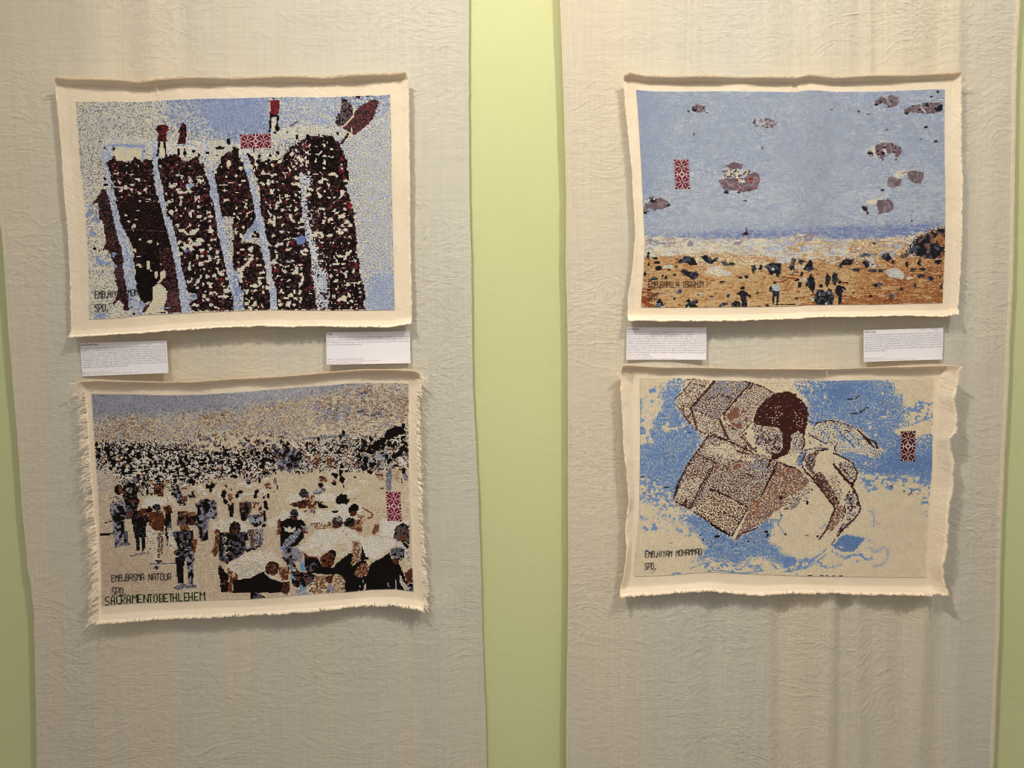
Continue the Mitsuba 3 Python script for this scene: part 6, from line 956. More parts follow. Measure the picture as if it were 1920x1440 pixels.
BANNER_DEPTH_001 = banner('linen_banner_001', [(0.0756, 2.1554), (0.0777, 2.0097), (0.0809, 1.8895), (0.0834, 1.7664), (0.0839, 1.7397), (0.082, 1.6435), (0.0837, 1.546), (0.0832, 1.4591), (0.0804, 1.1672), (0.0781, 1.0632), (0.0753, 0.9576), (0.0743, 0.8635), (0.0718, 0.6363)], [(0.7355, 2.1463), (0.7372, 2.0002), (0.7355, 1.9074), (0.7372, 1.8133), (0.739, 1.7294), (0.741, 1.5939), (0.7392, 1.4956), (0.7397, 1.4479), (0.7375, 1.3476), (0.7369, 1.2459), (0.7367, 1.1553), (0.7386, 1.0718), (0.7374, 0.9875), (0.7365, 0.8505), (0.7368, 0.6226)],
       [(0.2660, 0.0, 0.0040, -0.00288, 1.896, 2.081, 0.03), (0.2752, 0.0, 0.0090, 0.00216, 1.896, 2.081, 0.03), (0.3763, 0.0, 0.0220, 0.00192, 1.887, 2.080, 0.03), (0.4054, 0.0, 0.0160, -0.00288, 1.887, 2.079, 0.03), (0.4238, 0.0, 0.0130, -0.00720, 1.879, 2.079, 0.03), (0.4529, 0.0, 0.0240, 0.00528, 1.878, 2.078, 0.03), (0.4874, 0.0, 0.0140, 0.00216, 1.885, 2.078, 0.03), (0.5080, 0.0, 0.0120, -0.00360, 1.885, 2.078, 0.03), (0.5234, 0.0, 0.0070, 0.00264, 1.885, 2.077, 0.03), (0.5372, 0.0, 0.0090, -0.00336, 1.884, 2.077, 0.03), (0.5755, 0.0, 0.0240, 0.00240, 1.884, 2.076, 0.03), (0.6200, 0.0, 0.0170, -0.00624, 1.876, 2.076, 0.03), (0.6484, 0.0, 0.0090, 0.00384, 1.875, 2.075, 0.03), (0.6637, 0.0, 0.0140, -0.00192, 1.875, 2.075, 0.03), (0.6809, 0.0, 0.0160, -0.00384, 1.304, 1.867, 0.03), (0.7004, 0.0, 0.0180, 0.00288, 1.464, 1.867, 0.03), (0.1806, 0.0, 0.0250, 0.00240, 0.720, 1.148, 0.03), (0.2547, 0.0, 0.0350, 0.00240, 0.719, 1.155, 0.03), (0.2999, 0.0, 0.0160, -0.00432, 0.718, 1.163, 0.03), (0.3329, 0.0, 0.0240, 0.00288, 0.718, 1.145, 0.03), (0.3863, 0.0, 0.0140, 0.00336, 0.717, 1.153, 0.03), (0.4094, 0.0, 0.0130, -0.00528, 0.716, 1.152, 0.03), (0.4358, 0.0, 0.0180, 0.00240, 0.716, 1.135, 0.03), (0.4769, 0.0, 0.0130, 0.00576, 0.715, 1.151, 0.03), (0.4991, 0.0, 0.0120, -0.00720, 0.715, 1.151, 0.03), (0.5197, 0.0, 0.0140, 0.00480, 0.714, 1.151, 0.03), (0.5511, 0.0, 0.0160, -0.00192, 0.714, 1.142, 0.03), (0.5923, 0.0, 0.0180, -0.00432, 0.713, 1.141, 0.03), (0.6185, 0.0, 0.0130, 0.00528, 0.713, 1.149, 0.03), (0.6474, 0.0, 0.0130, -0.00528, 0.712, 1.148, 0.03), (0.6748, 0.0, 0.0160, 0.00288, 0.712, 1.131, 0.03), (0.1264, 0.0, 0.0250, 0.00144, 1.149, 1.584, 0.03)], 0.0095, 0.006, 0.003, 0.003, 0.0062,
       'beige linen banner with hemmed edge behind the parachute and box-carrying boy embroideries')



# ------------------------------------------------------------------ cross stitch: each chart is a grid of coloured stitches
def mottled(shape, sigma, rng):
    """Noise with an even spread of values from 0 to 1."""
    n = rng.standard_normal(shape)
    if np.ndim(sigma) == 0 and 0 < sigma <= 0.5:       # an even dither, as a pattern program spreads its colours
        n = n - gaussian_filter(n, 0.9, mode='wrap')
        n = n - 0.8 * gaussian_filter(n, 0.7, mode='wrap')
        n /= n.std()
    elif np.any(np.asarray(sigma) > 0):
        n = gaussian_filter(n, sigma, mode='wrap')
        n /= n.std()
    from scipy.special import ndtr
    return ndtr(n)


def pick(mix_, sigma, shape, names, rng):
    total = sum(w for _, w in mix_)
    f, out, at = mottled(shape, sigma, rng), np.zeros(shape, int), 0.0
    for k, w in mix_:
        out[f >= at] = names.index(k)
        at += w / total
    return out


def parse(text):
    """'K6D3' -> [('K', 6), ('D', 3)]."""
    out, k, num = [], None, ''
    for ch in text + '!':
        if ch.isalpha() or ch == '!':
            if k:
                out.append((k, float(num or 1)))
            k, num = ch, ''
        else:
            num += ch
    return out


def chart(nc, nr, ops, palette, seed):
    rng = np.random.default_rng(seed)
    names = list(palette)
    g = np.zeros((nr, nc), int)
    X, Y = np.meshgrid(np.arange(nc) + 0.5, np.arange(nr) + 0.5)
    for op in ops:
        kind, mx, sigma, extra, pts = op
        p = np.asarray(pts, float)
        if kind == 'fill':
            mask = np.ones((nr, nc), bool)
        elif kind == 'poly':          # extra = softness of the edge, in stitches
            jx, jy = ((gaussian_filter(rng.standard_normal((nr, nc)), 0.8) * 1.1 * min(1, extra) for _ in range(2)))
            mask = shapely.contains_xy(shapely.Polygon(p.reshape(-1, 2)).buffer(0), X + jx, Y + jy)
            if extra > 1:
                mask = gaussian_filter(mask.astype(float), extra) > mottled((nr, nc), 0.5, rng) * 0.9 + 0.05
        elif kind == 'scatter':       # extra = share of the stitches replaced, sigma also sets their clumping
            mask = shapely.contains_xy(shapely.Polygon(p.reshape(-1, 2)).buffer(0), X, Y)
            soft = gaussian_filter(mask.astype(float), 2.0) * extra
            mask = mottled((nr, nc), sigma, rng) < soft
        elif kind == 'dots':          # x, y, rx, ry of each
            mask = np.zeros((nr, nc), bool)
            wob = 1 + 0.45 * extra * (gaussian_filter(rng.standard_normal((nr, nc)), 0.9) * 2)
            for x, y, rx, ry in p.reshape(-1, 4):
                mask |= ((X - x) / max(rx, 0.5)) ** 2 + ((Y - y) / max(ry, 0.5)) ** 2 < wob
        elif kind == 'line':          # extra = width
            mask = shapely.contains_xy(shapely.LineString(p.reshape(-1, 2)).buffer(max(extra, 0.9) / 2), X, Y)
        if kind == 'scatter':
            sigma = 0.4
        g = np.where(mask, pick(parse(mx), sigma, (nr, nc), names, rng), g)
    col = np.array([lin(palette[k]) for k in names])[g]
    col = col * (1 + 0.07 * rng.standard_normal((nr, nc, 1)))
    return np.clip(col, 0.002, 0.95)


TILE = ['##.#.#.#.#.##', '##.##.#.##.##', '..####.####..', '###.##.##.###', '.###.#.#.###.', '#.###.#.###.#', '.#...###...#.',
        '#.###.#.###.#', '.###.#.#.###.', '###.##.##.###', '..####.####..', '##.##...##.##', '##.#..#..#.##', '.....###.....']


def ornament_cells():
    rows = TILE + TILE[-2::-1]
    return np.array([[c == '#' for c in r] for r in rows])


BLOCK = {'S': ['.###', '#...', '#...', '.##.', '...#', '...#', '###.'], 'A': ['.##.', '#..#', '#..#', '####', '#..#', '#..#', '#..#'],
         'C': ['.###', '#...', '#...', '#...', '#...', '#...', '.###'], 'R': ['###.', '#..#', '#..#', '###.', '##..', '#.#.', '#..#'],
         'M': ['#...#', '##.##', '#.#.#', '#...#', '#...#', '#...#', '#...#'], 'E': ['####', '#...', '#...', '###.', '#...', '#...', '####'],
         'N': ['#...#', '##..#', '##..#', '#.#.#', '#..##', '#..##', '#...#'], 'T': ['###', '.#.', '.#.', '.#.', '.#.', '.#.', '.#.'],
         'O': ['.##.', '#..#', '#..#', '#..#', '#..#', '#..#', '.##.'], 'B': ['###.', '#..#', '#..#', '###.', '#..#', '#..#', '###.'],
         'H': ['#..#', '#..#', '#..#', '####', '#..#', '#..#', '#..#'], 'L': ['#...', '#...', '#...', '#...', '#...', '#...', '####']}

# backstitched capitals: strokes on a grid 4 wide and 7 high, y down
STROKES = {'E': ['40 00 07 47', '03 33'], 'M': ['07 00 23 40 47'], 'B': ['00 30 41 42 33 03', '33 44 46 37 07 00'], 'H': ['00 07', '40 47', '03 43'],
           'I': ['10 17'], 'Y': ['00 23 40', '23 27'], 'A': ['07 01 10 30 41 47', '04 44'], 'O': ['10 01 06 17 37 46 41 30 10'],
           'S': ['41 30 10 01 02 45 46 37 17 06'], 'P': ['07 00 30 41 43 34 04'], 'D': ['00 07 27 46 41 20 00'], 'N': ['07 00 47 40'],
           'T': ['00 40', '20 27'], 'U': ['00 06 17 37 46 40'], 'R': ['07 00 30 41 43 34 04', '24 47'], 'G': ['41 30 10 01 06 17 37 46 44 24'],
           'L': ['00 07 47'], '.': ['16 17 27 26 16 27'], ' ': []}


class Sheet:
    """A hand-hung embroidered cloth: outer edge and stitched field are both measured; depth comes from its curls and waves."""

    def __init__(self, key, data, nc, nr, base, curl, wave, seed, behind):
        self.key, self.nc, self.nr, self.seed = key, nc, nr, seed
        o, p = data['outer'], data['field']
        full = 1                                     # stitches per cell
        m = 14
        ot, ob = along(o['top'], 400), along(o['bottom'], 400)
        ol, orr = along(o['left'], 400), along(o['right'], 400)
        ft, fb = along(p['top'], nc + 1), along(p['bottom'], nc + 1)
        fl, fr = along(p['left'], nr + 1), along(p['right'], nr + 1)
        w, h = np.linalg.norm(ot[-1] - ot[0]), np.linalg.norm(ol[-1] - ol[0])
        ml, mr = np.linalg.norm(fl[nr // 2] - ol[200]) / w, np.linalg.norm(fr[nr // 2] - orr[200]) / w
        mt, mb = np.linalg.norm(ft[nc // 2] - ot[200]) / h, np.linalg.norm(fb[nc // 2] - ob[200]) / h

        def part(c, a, b, n):
            t = np.linspace(a, b, n) * 399
            return np.stack([np.interp(t, np.arange(400), c[:, k]) for k in range(2)], 1)

        def line(a, b, n):
            return a + (b - a) * np.linspace(0, 1, n)[:, None]

        oT = [part(ot, 0, ml, m + 1), part(ot, ml, 1 - mr, nc + 1), part(ot, 1 - mr, 1, m + 1)]
        oB = [part(ob, 0, ml, m + 1), part(ob, ml, 1 - mr, nc + 1), part(ob, 1 - mr, 1, m + 1)]
        oL = [part(ol, 0, mt, m + 1), part(ol, mt, 1 - mb, nr + 1), part(ol, 1 - mb, 1, m + 1)]
        oR = [part(orr, 0, mt, m + 1), part(orr, mt, 1 - mb, nr + 1), part(orr, 1 - mb, 1, m + 1)]
        tl, tr, bl, br = ft[0], ft[-1], fb[0], fb[-1]
        blocks = [[coons(oT[0], line(oL[0][-1], tl, m + 1), oL[0], line(oT[0][-1], tl, m + 1)),
                   coons(oT[1], ft, line(oT[1][0], tl, m + 1), line(oT[1][-1], tr, m + 1)),
                   coons(oT[2], line(tr, oR[0][-1], m + 1), line(oT[2][0], tr, m + 1), oR[0])],
                  [coons(line(oL[1][0], tl, m + 1), line(oL[1][-1], bl, m + 1), oL[1], fl),
                   coons(ft, fb, fl, fr),
                   coons(line(tr, oR[1][0], m + 1), line(br, oR[1][-1], m + 1), fr, oR[1])],
                  [coons(line(oL[2][0], bl, m + 1), oB[0], oL[2], line(bl, oB[0][-1], m + 1)),
                   coons(fb, oB[1], line(bl, oB[1][0], m + 1), line(br, oB[1][-1], m + 1)),
                   coons(line(br, oR[2][0], m + 1), oB[2], line(br, oB[2][0], m + 1), oR[2])]]
        rows = [np.hstack([b[0][:, :-1], b[1][:, :-1], b[2]]) for b in blocks]
        P = np.vstack([rows[0][:-1], rows[1][:-1], rows[2]])
        NR, NC = P.shape[:2]
        i, j = np.arange(NR)[:, None] * np.ones((1, NC)), np.arange(NC)[None, :] * np.ones((NR, 1))
        tT, tB = np.clip((m - i) / m, 0, 1), np.clip((i - m - nr) / m, 0, 1)
        tL, tR = np.clip((m - j) / m, 0, 1), np.clip((j - m - nc) / m, 0, 1)
        u, v = j / (NC - 1), i / (NR - 1)
        d = np.full((NR, NC), base) + wave(u, v)
        nz = lambda f, s: meshkit.noise(np.stack([u * f, v * f, u * 0 + s], -1), seed)
        d += 0.0008 * (nz(9, 0.3) - 0.5) + 0.0004 * (nz(30, 1.3) - 0.5)
        for t, along_edge, (height, start, rnd) in ((tT, u, curl[0]), (tB, u, curl[1]), (tL, v, curl[2]), (tR, v, curl[3])):
            jag = meshkit.noise(np.stack([along_edge * 14, along_edge * 0, along_edge * 0 + height * 99], -1), seed + 3)
            s = np.clip((t - start) / (1 - start), 0, 1)
            d += height * (1 + rnd * (jag - 0.5)) * s ** 1.05
        self.m, self.P = m, np.stack([P[..., 0], -d, P[..., 1]], -1)
        self.ml = ml

    def canvas(self, material):
        m, nc, nr = self.m, self.nc, self.nr
        bend = np.abs(np.diff(self.P[m + nr // 3, :, 1], 2, prepend=0, append=0)) > 4e-5
        jj = np.unique(np.r_[np.arange(m), np.arange(m, m + nc, 3), np.arange(m + nc, self.P.shape[1]), np.nonzero(bend)[0]])
        ii = np.r_[np.arange(m), np.arange(m, m + nr, 3), np.arange(m + nr, self.P.shape[0])]
        front = self.P[np.ix_(ii, jj)]
        gi, gj = front.shape[:2]
        back = front + np.array([0, 0.0009, 0])
        v = np.vstack([front.reshape(-1, 3), back.reshape(-1, 3)])
        n = gi * gj
        f = np.vstack([grid_faces(gi, gj), grid_faces(gi, gj, n)[:, ::-1]])
        ring = np.r_[np.arange(gj), np.arange(1, gi) * gj + gj - 1, (gi - 1) * gj + np.arange(gj - 2, -1, -1), np.arange(gi - 2, 0, -1) * gj]
        nxt = np.roll(ring, -1)
        f = np.vstack([f, np.stack([ring, nxt, nxt + n], 1), np.stack([ring, nxt + n, ring + n], 1)])
        scene[self.key + '__canvas'] = mikit.ply(trimesh.Trimesh(v, f, process=False), material, smooth=50)

    def cells(self, col, keep):
        """Raised cross stitches at the cells of the mask keep, coloured by col."""
        m = self.m
        Q = self.P[m:m + self.nr + 1, m:m + self.nc + 1] + np.array([0, -0.0012, 0])
        a, b, c, d = Q[:-1, :-1], Q[:-1, 1:], Q[1:, 1:], Q[1:, :-1]
        cen = (a + b + c + d) / 4
        k = np.array([0.93, 1.0, 0.82])              # the rows leave narrow open holes between the stitches
        top = cen + np.array([0, -0.0005, 0])
        V = np.stack([cen + (a - cen) * k, cen + (b - cen) * k, cen + (c - cen) * k, cen + (d - cen) * k, top], 2)[keep]
        n = len(V)
        base = np.arange(n)[:, None] * 5
        F = np.vstack([base + np.array([x]) for x in ([1, 0, 4], [2, 1, 4], [3, 2, 4], [0, 3, 4])])
        C = np.repeat(col[keep][:, None], 5, 1).reshape(-1, 3)
        return trimesh.Trimesh(V.reshape(-1, 3), F, process=False), C

    def at(self, x, y, out=0.0):
        """Point on the stitched field at chart position (x right, y down), raised by out."""
        x, y = np.clip(np.asarray(x, float), 0, self.nc - 1e-6), np.clip(np.asarray(y, float), 0, self.nr - 1e-6)
        i, j = y.astype(int), x.astype(int)
        fx, fy = (x - j)[..., None], (y - i)[..., None]
        Q = self.P[self.m:self.m + self.nr + 1, self.m:self.m + self.nc + 1]
        q = (Q[i, j] * (1 - fx) + Q[i, j + 1] * fx) * (1 - fy) + (Q[i + 1, j] * (1 - fx) + Q[i + 1, j + 1] * fx) * fy
        return q + np.array([0, -out, 0])

    def embroider(self, ops, palette, tile_at, tile_flip, tile_dark, tile_pale, words=None):
        col = chart(self.nc, self.nr, ops, palette, self.seed)
        keep = np.ones((self.nr, self.nc), bool)
        cells = ornament_cells()
        if tile_flip:
            cells = cells.T
        ty, tx = int(tile_at[1]), int(tile_at[0])
        sel = (slice(ty, ty + cells.shape[0]), slice(tx, tx + cells.shape[1]))
        rng = np.random.default_rng(self.seed + 1)
        col[sel] = np.where(cells[..., None], lin(tile_dark), lin(tile_pale)) * (1 + 0.12 * rng.standard_normal(cells.shape + (1,)))
        tile = np.zeros_like(keep)
        tile[sel] = True
        m = self.m
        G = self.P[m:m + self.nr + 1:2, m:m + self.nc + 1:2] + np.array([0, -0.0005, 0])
        scene[self.key + '__painted_gap_shade'] = mikit.ply(trimesh.Trimesh(G.reshape(-1, 3), grid_faces(*G.shape[:2]), process=False), 'gap_shade_material', smooth=True)  # added dark sheet, its colour stands in for shade between the stitches
        parts = [('picture_stitching', keep & ~tile), ('ornament', tile)]
        if words:
            text, x0, y0, slope, colour = words
            mask, x = np.zeros_like(keep), float(x0)
            for ch in text:
                for r, row in enumerate(BLOCK[ch][q] for q in (0, 1, 1, 2, 3, 4, 5, 6)):
                    for c, bit in enumerate(row):
                        if bit == '#':
                            mask[min(self.nr - 1, int(y0 + r + (x - x0) * slope)), int(x) + c] = True
                x += len(BLOCK[ch][0]) + 0.62
            col[mask] = lin(colour)
            parts = [(n, k & ~mask) for n, k in parts] + [('stitched_name', mask)]
        for name, k in parts:
            mesh, C = self.cells(np.clip(col, 0.002, 0.95), k)
            key = f'{self.key}__{name}'
            scene[key] = mikit.ply(mesh, 'stitch_material', color=C)
            if name == 'picture_stitching':
                tag(key, kind='stuff')
            elif name == 'ornament':
                tag(key, 'dark red and white star tile ornament in cross stitch')
            else:
                tag(key, 'dark green cross-stitched capitals')

    def sign(self, lines, material, width=0.00045):
        """Backstitched lettering: (text, x, y, letter width, letter height, advance, slope)."""
        seg = []
        for text, x0, y0, lw, lh, adv, slope in lines:
            x = x0
            for ch in text:
                for stroke in STROKES[ch]:
                    pts = np.array([[int(c[0]), int(c[1])] for c in stroke.split()], float)
                    px, py = x + pts[:, 0] / 4 * lw, y0 + pts[:, 1] / 7 * lh + (x - x0) * slope
                    q = self.at(px, py, 0.0020)
                    seg += [np.linspace(q[k], q[k + 1], 3) for k in range(len(q) - 1)]
                x += adv * (0.62 if ch in '.I' else 1)
        scene[self.key + '__signature'] = mikit.ply(tubes(seg, width, 5), material, smooth=True)
        tag(self.key + '__signature', 'thin black backstitched lettering')

    def fringe(self, material, spec):
        """Frayed threads along the four edges: (side, how many, length, spread, curl forward)."""
        rng = np.random.default_rng(self.seed + 9)
        edges = {'top': (self.P[0], self.P[1]), 'bottom': (self.P[-1], self.P[-2]), 'left': (self.P[:, 0], self.P[:, 1]), 'right': (self.P[:, -1], self.P[:, -2])}
        n_key = 0
        for side, count, length, spread, out, rad in spec:
            e, inner = edges[side]
            s = np.r_[0, np.cumsum(np.linalg.norm(np.diff(e, axis=0), axis=1))]
            t = np.sort(rng.random(count)) * s[-1]
            base = np.stack([np.interp(t, s, e[:, k]) for k in range(3)], 1)
            inn = np.stack([np.interp(t, s, inner[:, k]) for k in range(3)], 1)
            direction = base - inn
            direction /= np.linalg.norm(direction, axis=1, keepdims=True)
            tangent = np.stack([np.interp(t, s, np.gradient(e[:, k], s)) for k in range(3)], 1)
            clump = meshkit.noise(np.stack([t * 150, t * 0, t * 0 + 2.0], -1), self.seed) - 0.5
            L = length * (0.45 + 0.75 * rng.random(count)) * (1 + 0.5 * clump)
            q = np.linspace(-0.25, 1, 5)[None, :, None]
            lean = (spread * rng.standard_normal(count) + spread * 2.0 * clump)[:, None, None]
            bend = (0.35 * rng.standard_normal(count))[:, None, None]
            fwd = (out + 0.25 * rng.standard_normal(count))[:, None, None]
            path = base[:, None] + L[:, None, None] * (q * direction[:, None] * 1.0 + (lean * q + bend * q * np.abs(q)) * tangent[:, None]
                                                       + np.array([0, -1.0, 0]) * (fwd * np.clip(q, 0, 1) + 0.04) + np.array([0, 0, -1.0]) * 0.12 * q * q)
            key = self.key + '__fringe' + (f'_{n_key:03d}' if n_key else '')
            scene[key] = mikit.ply(tubes(path, rad, 3), material, smooth=True)
            tag(key, kind='stuff')
            n_key += 1

    def stray(self, paths, material, rad=0.00035):
        for n, pts in enumerate(paths):
            p = np.asarray(pts, float)
            t, tt = np.arange(len(p)), np.linspace(0, len(p) - 1, 16)
            from scipy.interpolate import CubicSpline
            q = np.stack([CubicSpline(t, p[:, k])(tt) for k in range(3)], 1)
            key = self.key + '__loose_thread' + (f'_{n:03d}' if n else '')
            scene[key] = mikit.ply(tubes([q], rad, 5), material, smooth=True)


def twill(p, n, uv):
    a = noise((p.x + p.z) * 620, (p.x - p.z) * 90, 0.0) + 0.8 * noise(p.x * 420, p.z * 420, 3.0)
    return a + 1.2 * noise(p.x * 90, p.z * 90, 5.0)


def canvas_colour(p, n, uv):
    return mix(flat((236, 219, 192)), flat((228, 210, 180)), fbm(p.x * 22, p.z * 22, 2.0, 3))


scene['canvas_material'] = cloth_bsdf(mikit.proc(canvas_colour), 0.9, twill, 0.00045)
scene['fringe_material'] = cloth_bsdf(rgb((253, 241, 217)), 0.9)
scene['brown_thread_material'] = cloth_bsdf(rgb((66, 40, 32)), 0.8)
scene['gap_shade_material'] = cloth_bsdf(rgb((94, 76, 62)), 0.95)  # dark brown painted as the shade seen through the stitch gaps
scene['black_thread_material'] = cloth_bsdf(rgb((24, 20, 22)), 0.7)
scene['stitch_material'] = {'type': 'twosided', 'bsdf': {'type': 'principled', 'base_color': {'type': 'mesh_attribute', 'name': 'vertex_color'}, 'roughness': 0.8, 'specular': 0.06}}

cloth = Sheet('embroidery', SHEETS['distribution'], 276, 195, 0.019, [(0.0095, 0.8, 0.5), (0.0075, 0.7, 0.5), (0.003, 0.5, 0.5), (0.003, 0.6, 0.5)], lambda u, v: 0.0012 * np.sin(3.5 * u + 0.5) + 0.001 * np.sin(7 * v), 11, BANNER_DEPTH)
cloth.canvas('canvas_material')
cloth.embroider(CHART_DISTRIBUTION, {'K': (14, 12, 12), 'D': (56, 34, 36), 'M': (104, 74, 78), 'R': (158, 42, 54), 'C': (238, 228, 198), 'W': (242, 240, 236), 'B': (190, 200, 220), 'S': (148, 165, 204), 'G': (138, 140, 154), 'U': (104, 136, 200)}, (143, 33), True, (112, 28, 44), (232, 208, 205), None)
cloth.sign([('EMB.HIYAM MOH', 5.8, 169.7, 2.34, 6.25, 3.25, 0.0083), ('SPD.', 5.8, 181.7, 2.50, 6.25, 3.47, 0.0291)], 'black_thread_material', 0.00045)
cloth.fringe('fringe_material', [('top', 2600, 0.0030, 0.3, 0.5, 0.00024), ('bottom', 2600, 0.0032, 0.25, 0.3, 0.00024), ('left', 1100, 0.0010, 0.4, 0.3, 0.0002), ('right', 1200, 0.0016, 0.6, 0.4, 0.00022)])
cloth.stray([[(-0.6685, -0.0160, 1.8841), (-0.6644, -0.0160, 1.8892), (-0.6581, -0.0160, 1.8906), (-0.6490, -0.0160, 1.8897)], [(-0.5066, -0.0235, 1.9016), (-0.4988, -0.0235, 1.8889), (-0.4965, -0.0235, 1.8754), (-0.4994, -0.0235, 1.8643), (-0.5043, -0.0235, 1.8569), (-0.5077, -0.0235, 1.8517)], [(-0.1424, -0.0270, 1.9035), (-0.1448, -0.0270, 1.8984), (-0.1403, -0.0270, 1.8954)]], 'fringe_material')
tag('embroidery', 'frayed cream embroidery of a dense crowd penned between pale fences, three figures standing above', 'embroidery', 'embroideries pinned to the linen banners')

cloth = Sheet('embroidery_001', SHEETS['flour'], 277, 188, 0.019, [(0.008, 0.7, 0.5), (0.0065, 0.66, 0.5), (0.003, 0.3, 0.4), (0.004, 0.3, 0.4)], lambda u, v: 0.0015 * np.sin(4.0 * u + 1.2) + 0.001 * np.sin(5 * v + 1), 22, BANNER_DEPTH)
cloth.canvas('canvas_material')
cloth.embroider(CHART_FLOUR, {'K': (13, 12, 13), 'D': (42, 24, 20), 'N': (112, 60, 40), 'O': (176, 142, 112), 'T': (222, 203, 172), 'P': (212, 184, 162), 'C': (232, 218, 188), 'W': (242, 236, 224), 'V': (164, 162, 172), 'G': (98, 98, 110), 'B': (184, 190, 202), 'A': (104, 164, 204)}, (256, 98), False, (128, 26, 52), (232, 208, 205), ('SACRAMENTOBETHLEHEM', 3.9, 180.0, 0.0051, (26, 58, 30)))
cloth.sign([('EMB.BASMA NATOUR', 9.4, 160.9, 2.48, 6.01, 3.44, 0.0082), ('SPD.', 9.7, 172.1, 2.55, 6.97, 3.55, 0.0716)], 'black_thread_material', 0.00045)
cloth.fringe('fringe_material', [('top', 2600, 0.0034, 0.3, 0.5, 0.00025), ('bottom', 2600, 0.0036, 0.25, 0.3, 0.00025), ('left', 330, 0.0105, 0.10, 0.12, 0.00048), ('right', 330, 0.0075, 0.14, 0.15, 0.00046)])
cloth.stray([[(-0.6595, -0.0140, 1.4395), (-0.6588, -0.0140, 1.4498), (-0.6546, -0.0140, 1.4537), (-0.6451, -0.0140, 1.4544)], [(-0.6559, -0.0220, 1.3581), (-0.6506, -0.0220, 1.3669), (-0.6454, -0.0220, 1.3748), (-0.6378, -0.0220, 1.3827), (-0.6318, -0.0220, 1.3905)], [(-0.1282, -0.0200, 1.4772), (-0.1267, -0.0200, 1.4724), (-0.1252, -0.0200, 1.4677), (-0.1291, -0.0200, 1.4717)]], 'fringe_material')
tag('embroidery_001', 'frayed cream embroidery of a crowd carrying white flour sacks, with green stitched capitals', 'embroidery', 'embroideries pinned to the linen banners')

cloth = Sheet('embroidery_002', SHEETS['drops'], 268, 196, 0.02, [(0.008, 0.72, 0.7), (0.0075, 0.66, 0.5), (0.002, 0.6, 0.4), (0.005, 0.6, 0.5)], lambda u, v: 0.0008 * np.sin(5 * u) + 0.0028 * np.exp(-((u - 0.565) / 0.045) ** 2) - 0.0016 * np.exp(-((u - 0.516) / 0.005) ** 2) * ramp(0.8 - v, 0, 0.15) + 0.0015 * np.exp(-((u - 0.92) / 0.04) ** 2), 33, BANNER_DEPTH_001)
cloth.canvas('canvas_material')
cloth.embroider(CHART_DROPS, {'K': (32, 32, 38), 'D': (70, 30, 32), 'M': (122, 104, 110), 'P': (160, 140, 148), 'G': (86, 90, 104), 'V': (160, 162, 182), 'B': (180, 190, 204), 'S': (160, 174, 200), 'L': (206, 212, 218), 'C': (236, 226, 200), 'T': (216, 184, 136), 'O': (196, 143, 90), 'N': (158, 98, 62), 'R': (150, 50, 40), 'I': (128, 144, 192)}, (29, 61), False, (118, 40, 50), (226, 206, 208), None)
cloth.sign([('EMB.GAMILA IBRAHIM', 5.0, 172.1, 2.16, 5.53, 3.00, -0.0028), ('SPD', 5.4, 183.2, 2.16, 5.77, 3.01, -0.0145)], 'brown_thread_material', 0.00038)
cloth.fringe('fringe_material', [('top', 2600, 0.0026, 0.3, 0.5, 0.00024), ('bottom', 2600, 0.0032, 0.25, 0.3, 0.00024), ('left', 1200, 0.0014, 0.5, 0.4, 0.0002), ('right', 1300, 0.0018, 0.5, 0.4, 0.00022)])
cloth.stray([[(0.6540, -0.0140, 1.8760), (0.6617, -0.0140, 1.8751), (0.6678, -0.0140, 1.8758), (0.6763, -0.0140, 1.8764)]], 'fringe_material')
tag('embroidery_002', 'frayed cream embroidery of parachutes in a pale blue sky over an orange field', 'embroidery', 'embroideries pinned to the linen banners')

cloth = Sheet('embroidery_003', SHEETS['sea'], 260, 178, 0.019, [(0.008, 0.7, 0.6), (0.0075, 0.7, 0.5), (0.008, 0.45, 0.8), (0.017, 0.35, 0.5)], lambda u, v: 0.0013 * np.sin(6 * u + 0.8) * (0.5 + v) + 0.001 * np.sin(5 * v), 44, BANNER_DEPTH_001)
cloth.canvas('canvas_material')
cloth.embroider(CHART_SEA, {'K': (26, 20, 22), 'D': (74, 38, 34), 'M': (140, 108, 100), 'N': (158, 104, 80), 'R': (150, 70, 40), 'O': (190, 120, 80), 'G': (156, 152, 160), 'B': (186, 190, 200), 'S': (128, 160, 204), 'U': (104, 136, 186), 'L': (204, 208, 214), 'C': (242, 225, 192)}, (232, 46), False, (72, 16, 26), (232, 206, 196), None)
cloth.sign([('EMB.HIYAM MOHAMMAD', 8.4, 155.2, 2.14, 5.53, 2.97, 0.0014), ('SPD.', 8.8, 166.1, 2.09, 5.77, 2.90, 0.0079)], 'black_thread_material', 0.00045)
cloth.fringe('fringe_material', [('top', 2600, 0.0028, 0.3, 0.5, 0.00024), ('bottom', 2600, 0.0034, 0.25, 0.3, 0.00024), ('left', 1300, 0.0024, 0.5, 0.6, 0.00022), ('right', 1500, 0.0030, 0.6, 0.5, 0.00024)])
cloth.stray([[(0.1616, -0.0210, 1.4717), (0.1569, -0.0210, 1.4749), (0.1530, -0.0210, 1.4710), (0.1537, -0.0210, 1.4655), (0.1616, -0.0210, 1.4653)], [(0.6575, -0.0300, 1.4365), (0.6496, -0.0300, 1.4375), (0.6467, -0.0300, 1.4312), (0.6494, -0.0300, 1.4194), (0.6466, -0.0300, 1.4076)], [(0.4623, -0.0270, 1.4749), (0.4632, -0.0270, 1.4670), (0.4672, -0.0270, 1.4623)]], 'fringe_material')
tag('embroidery_003', 'frayed cream embroidery of a brown-haired boy carrying boxes before blue sea', 'embroidery', 'embroideries pinned to the linen banners')


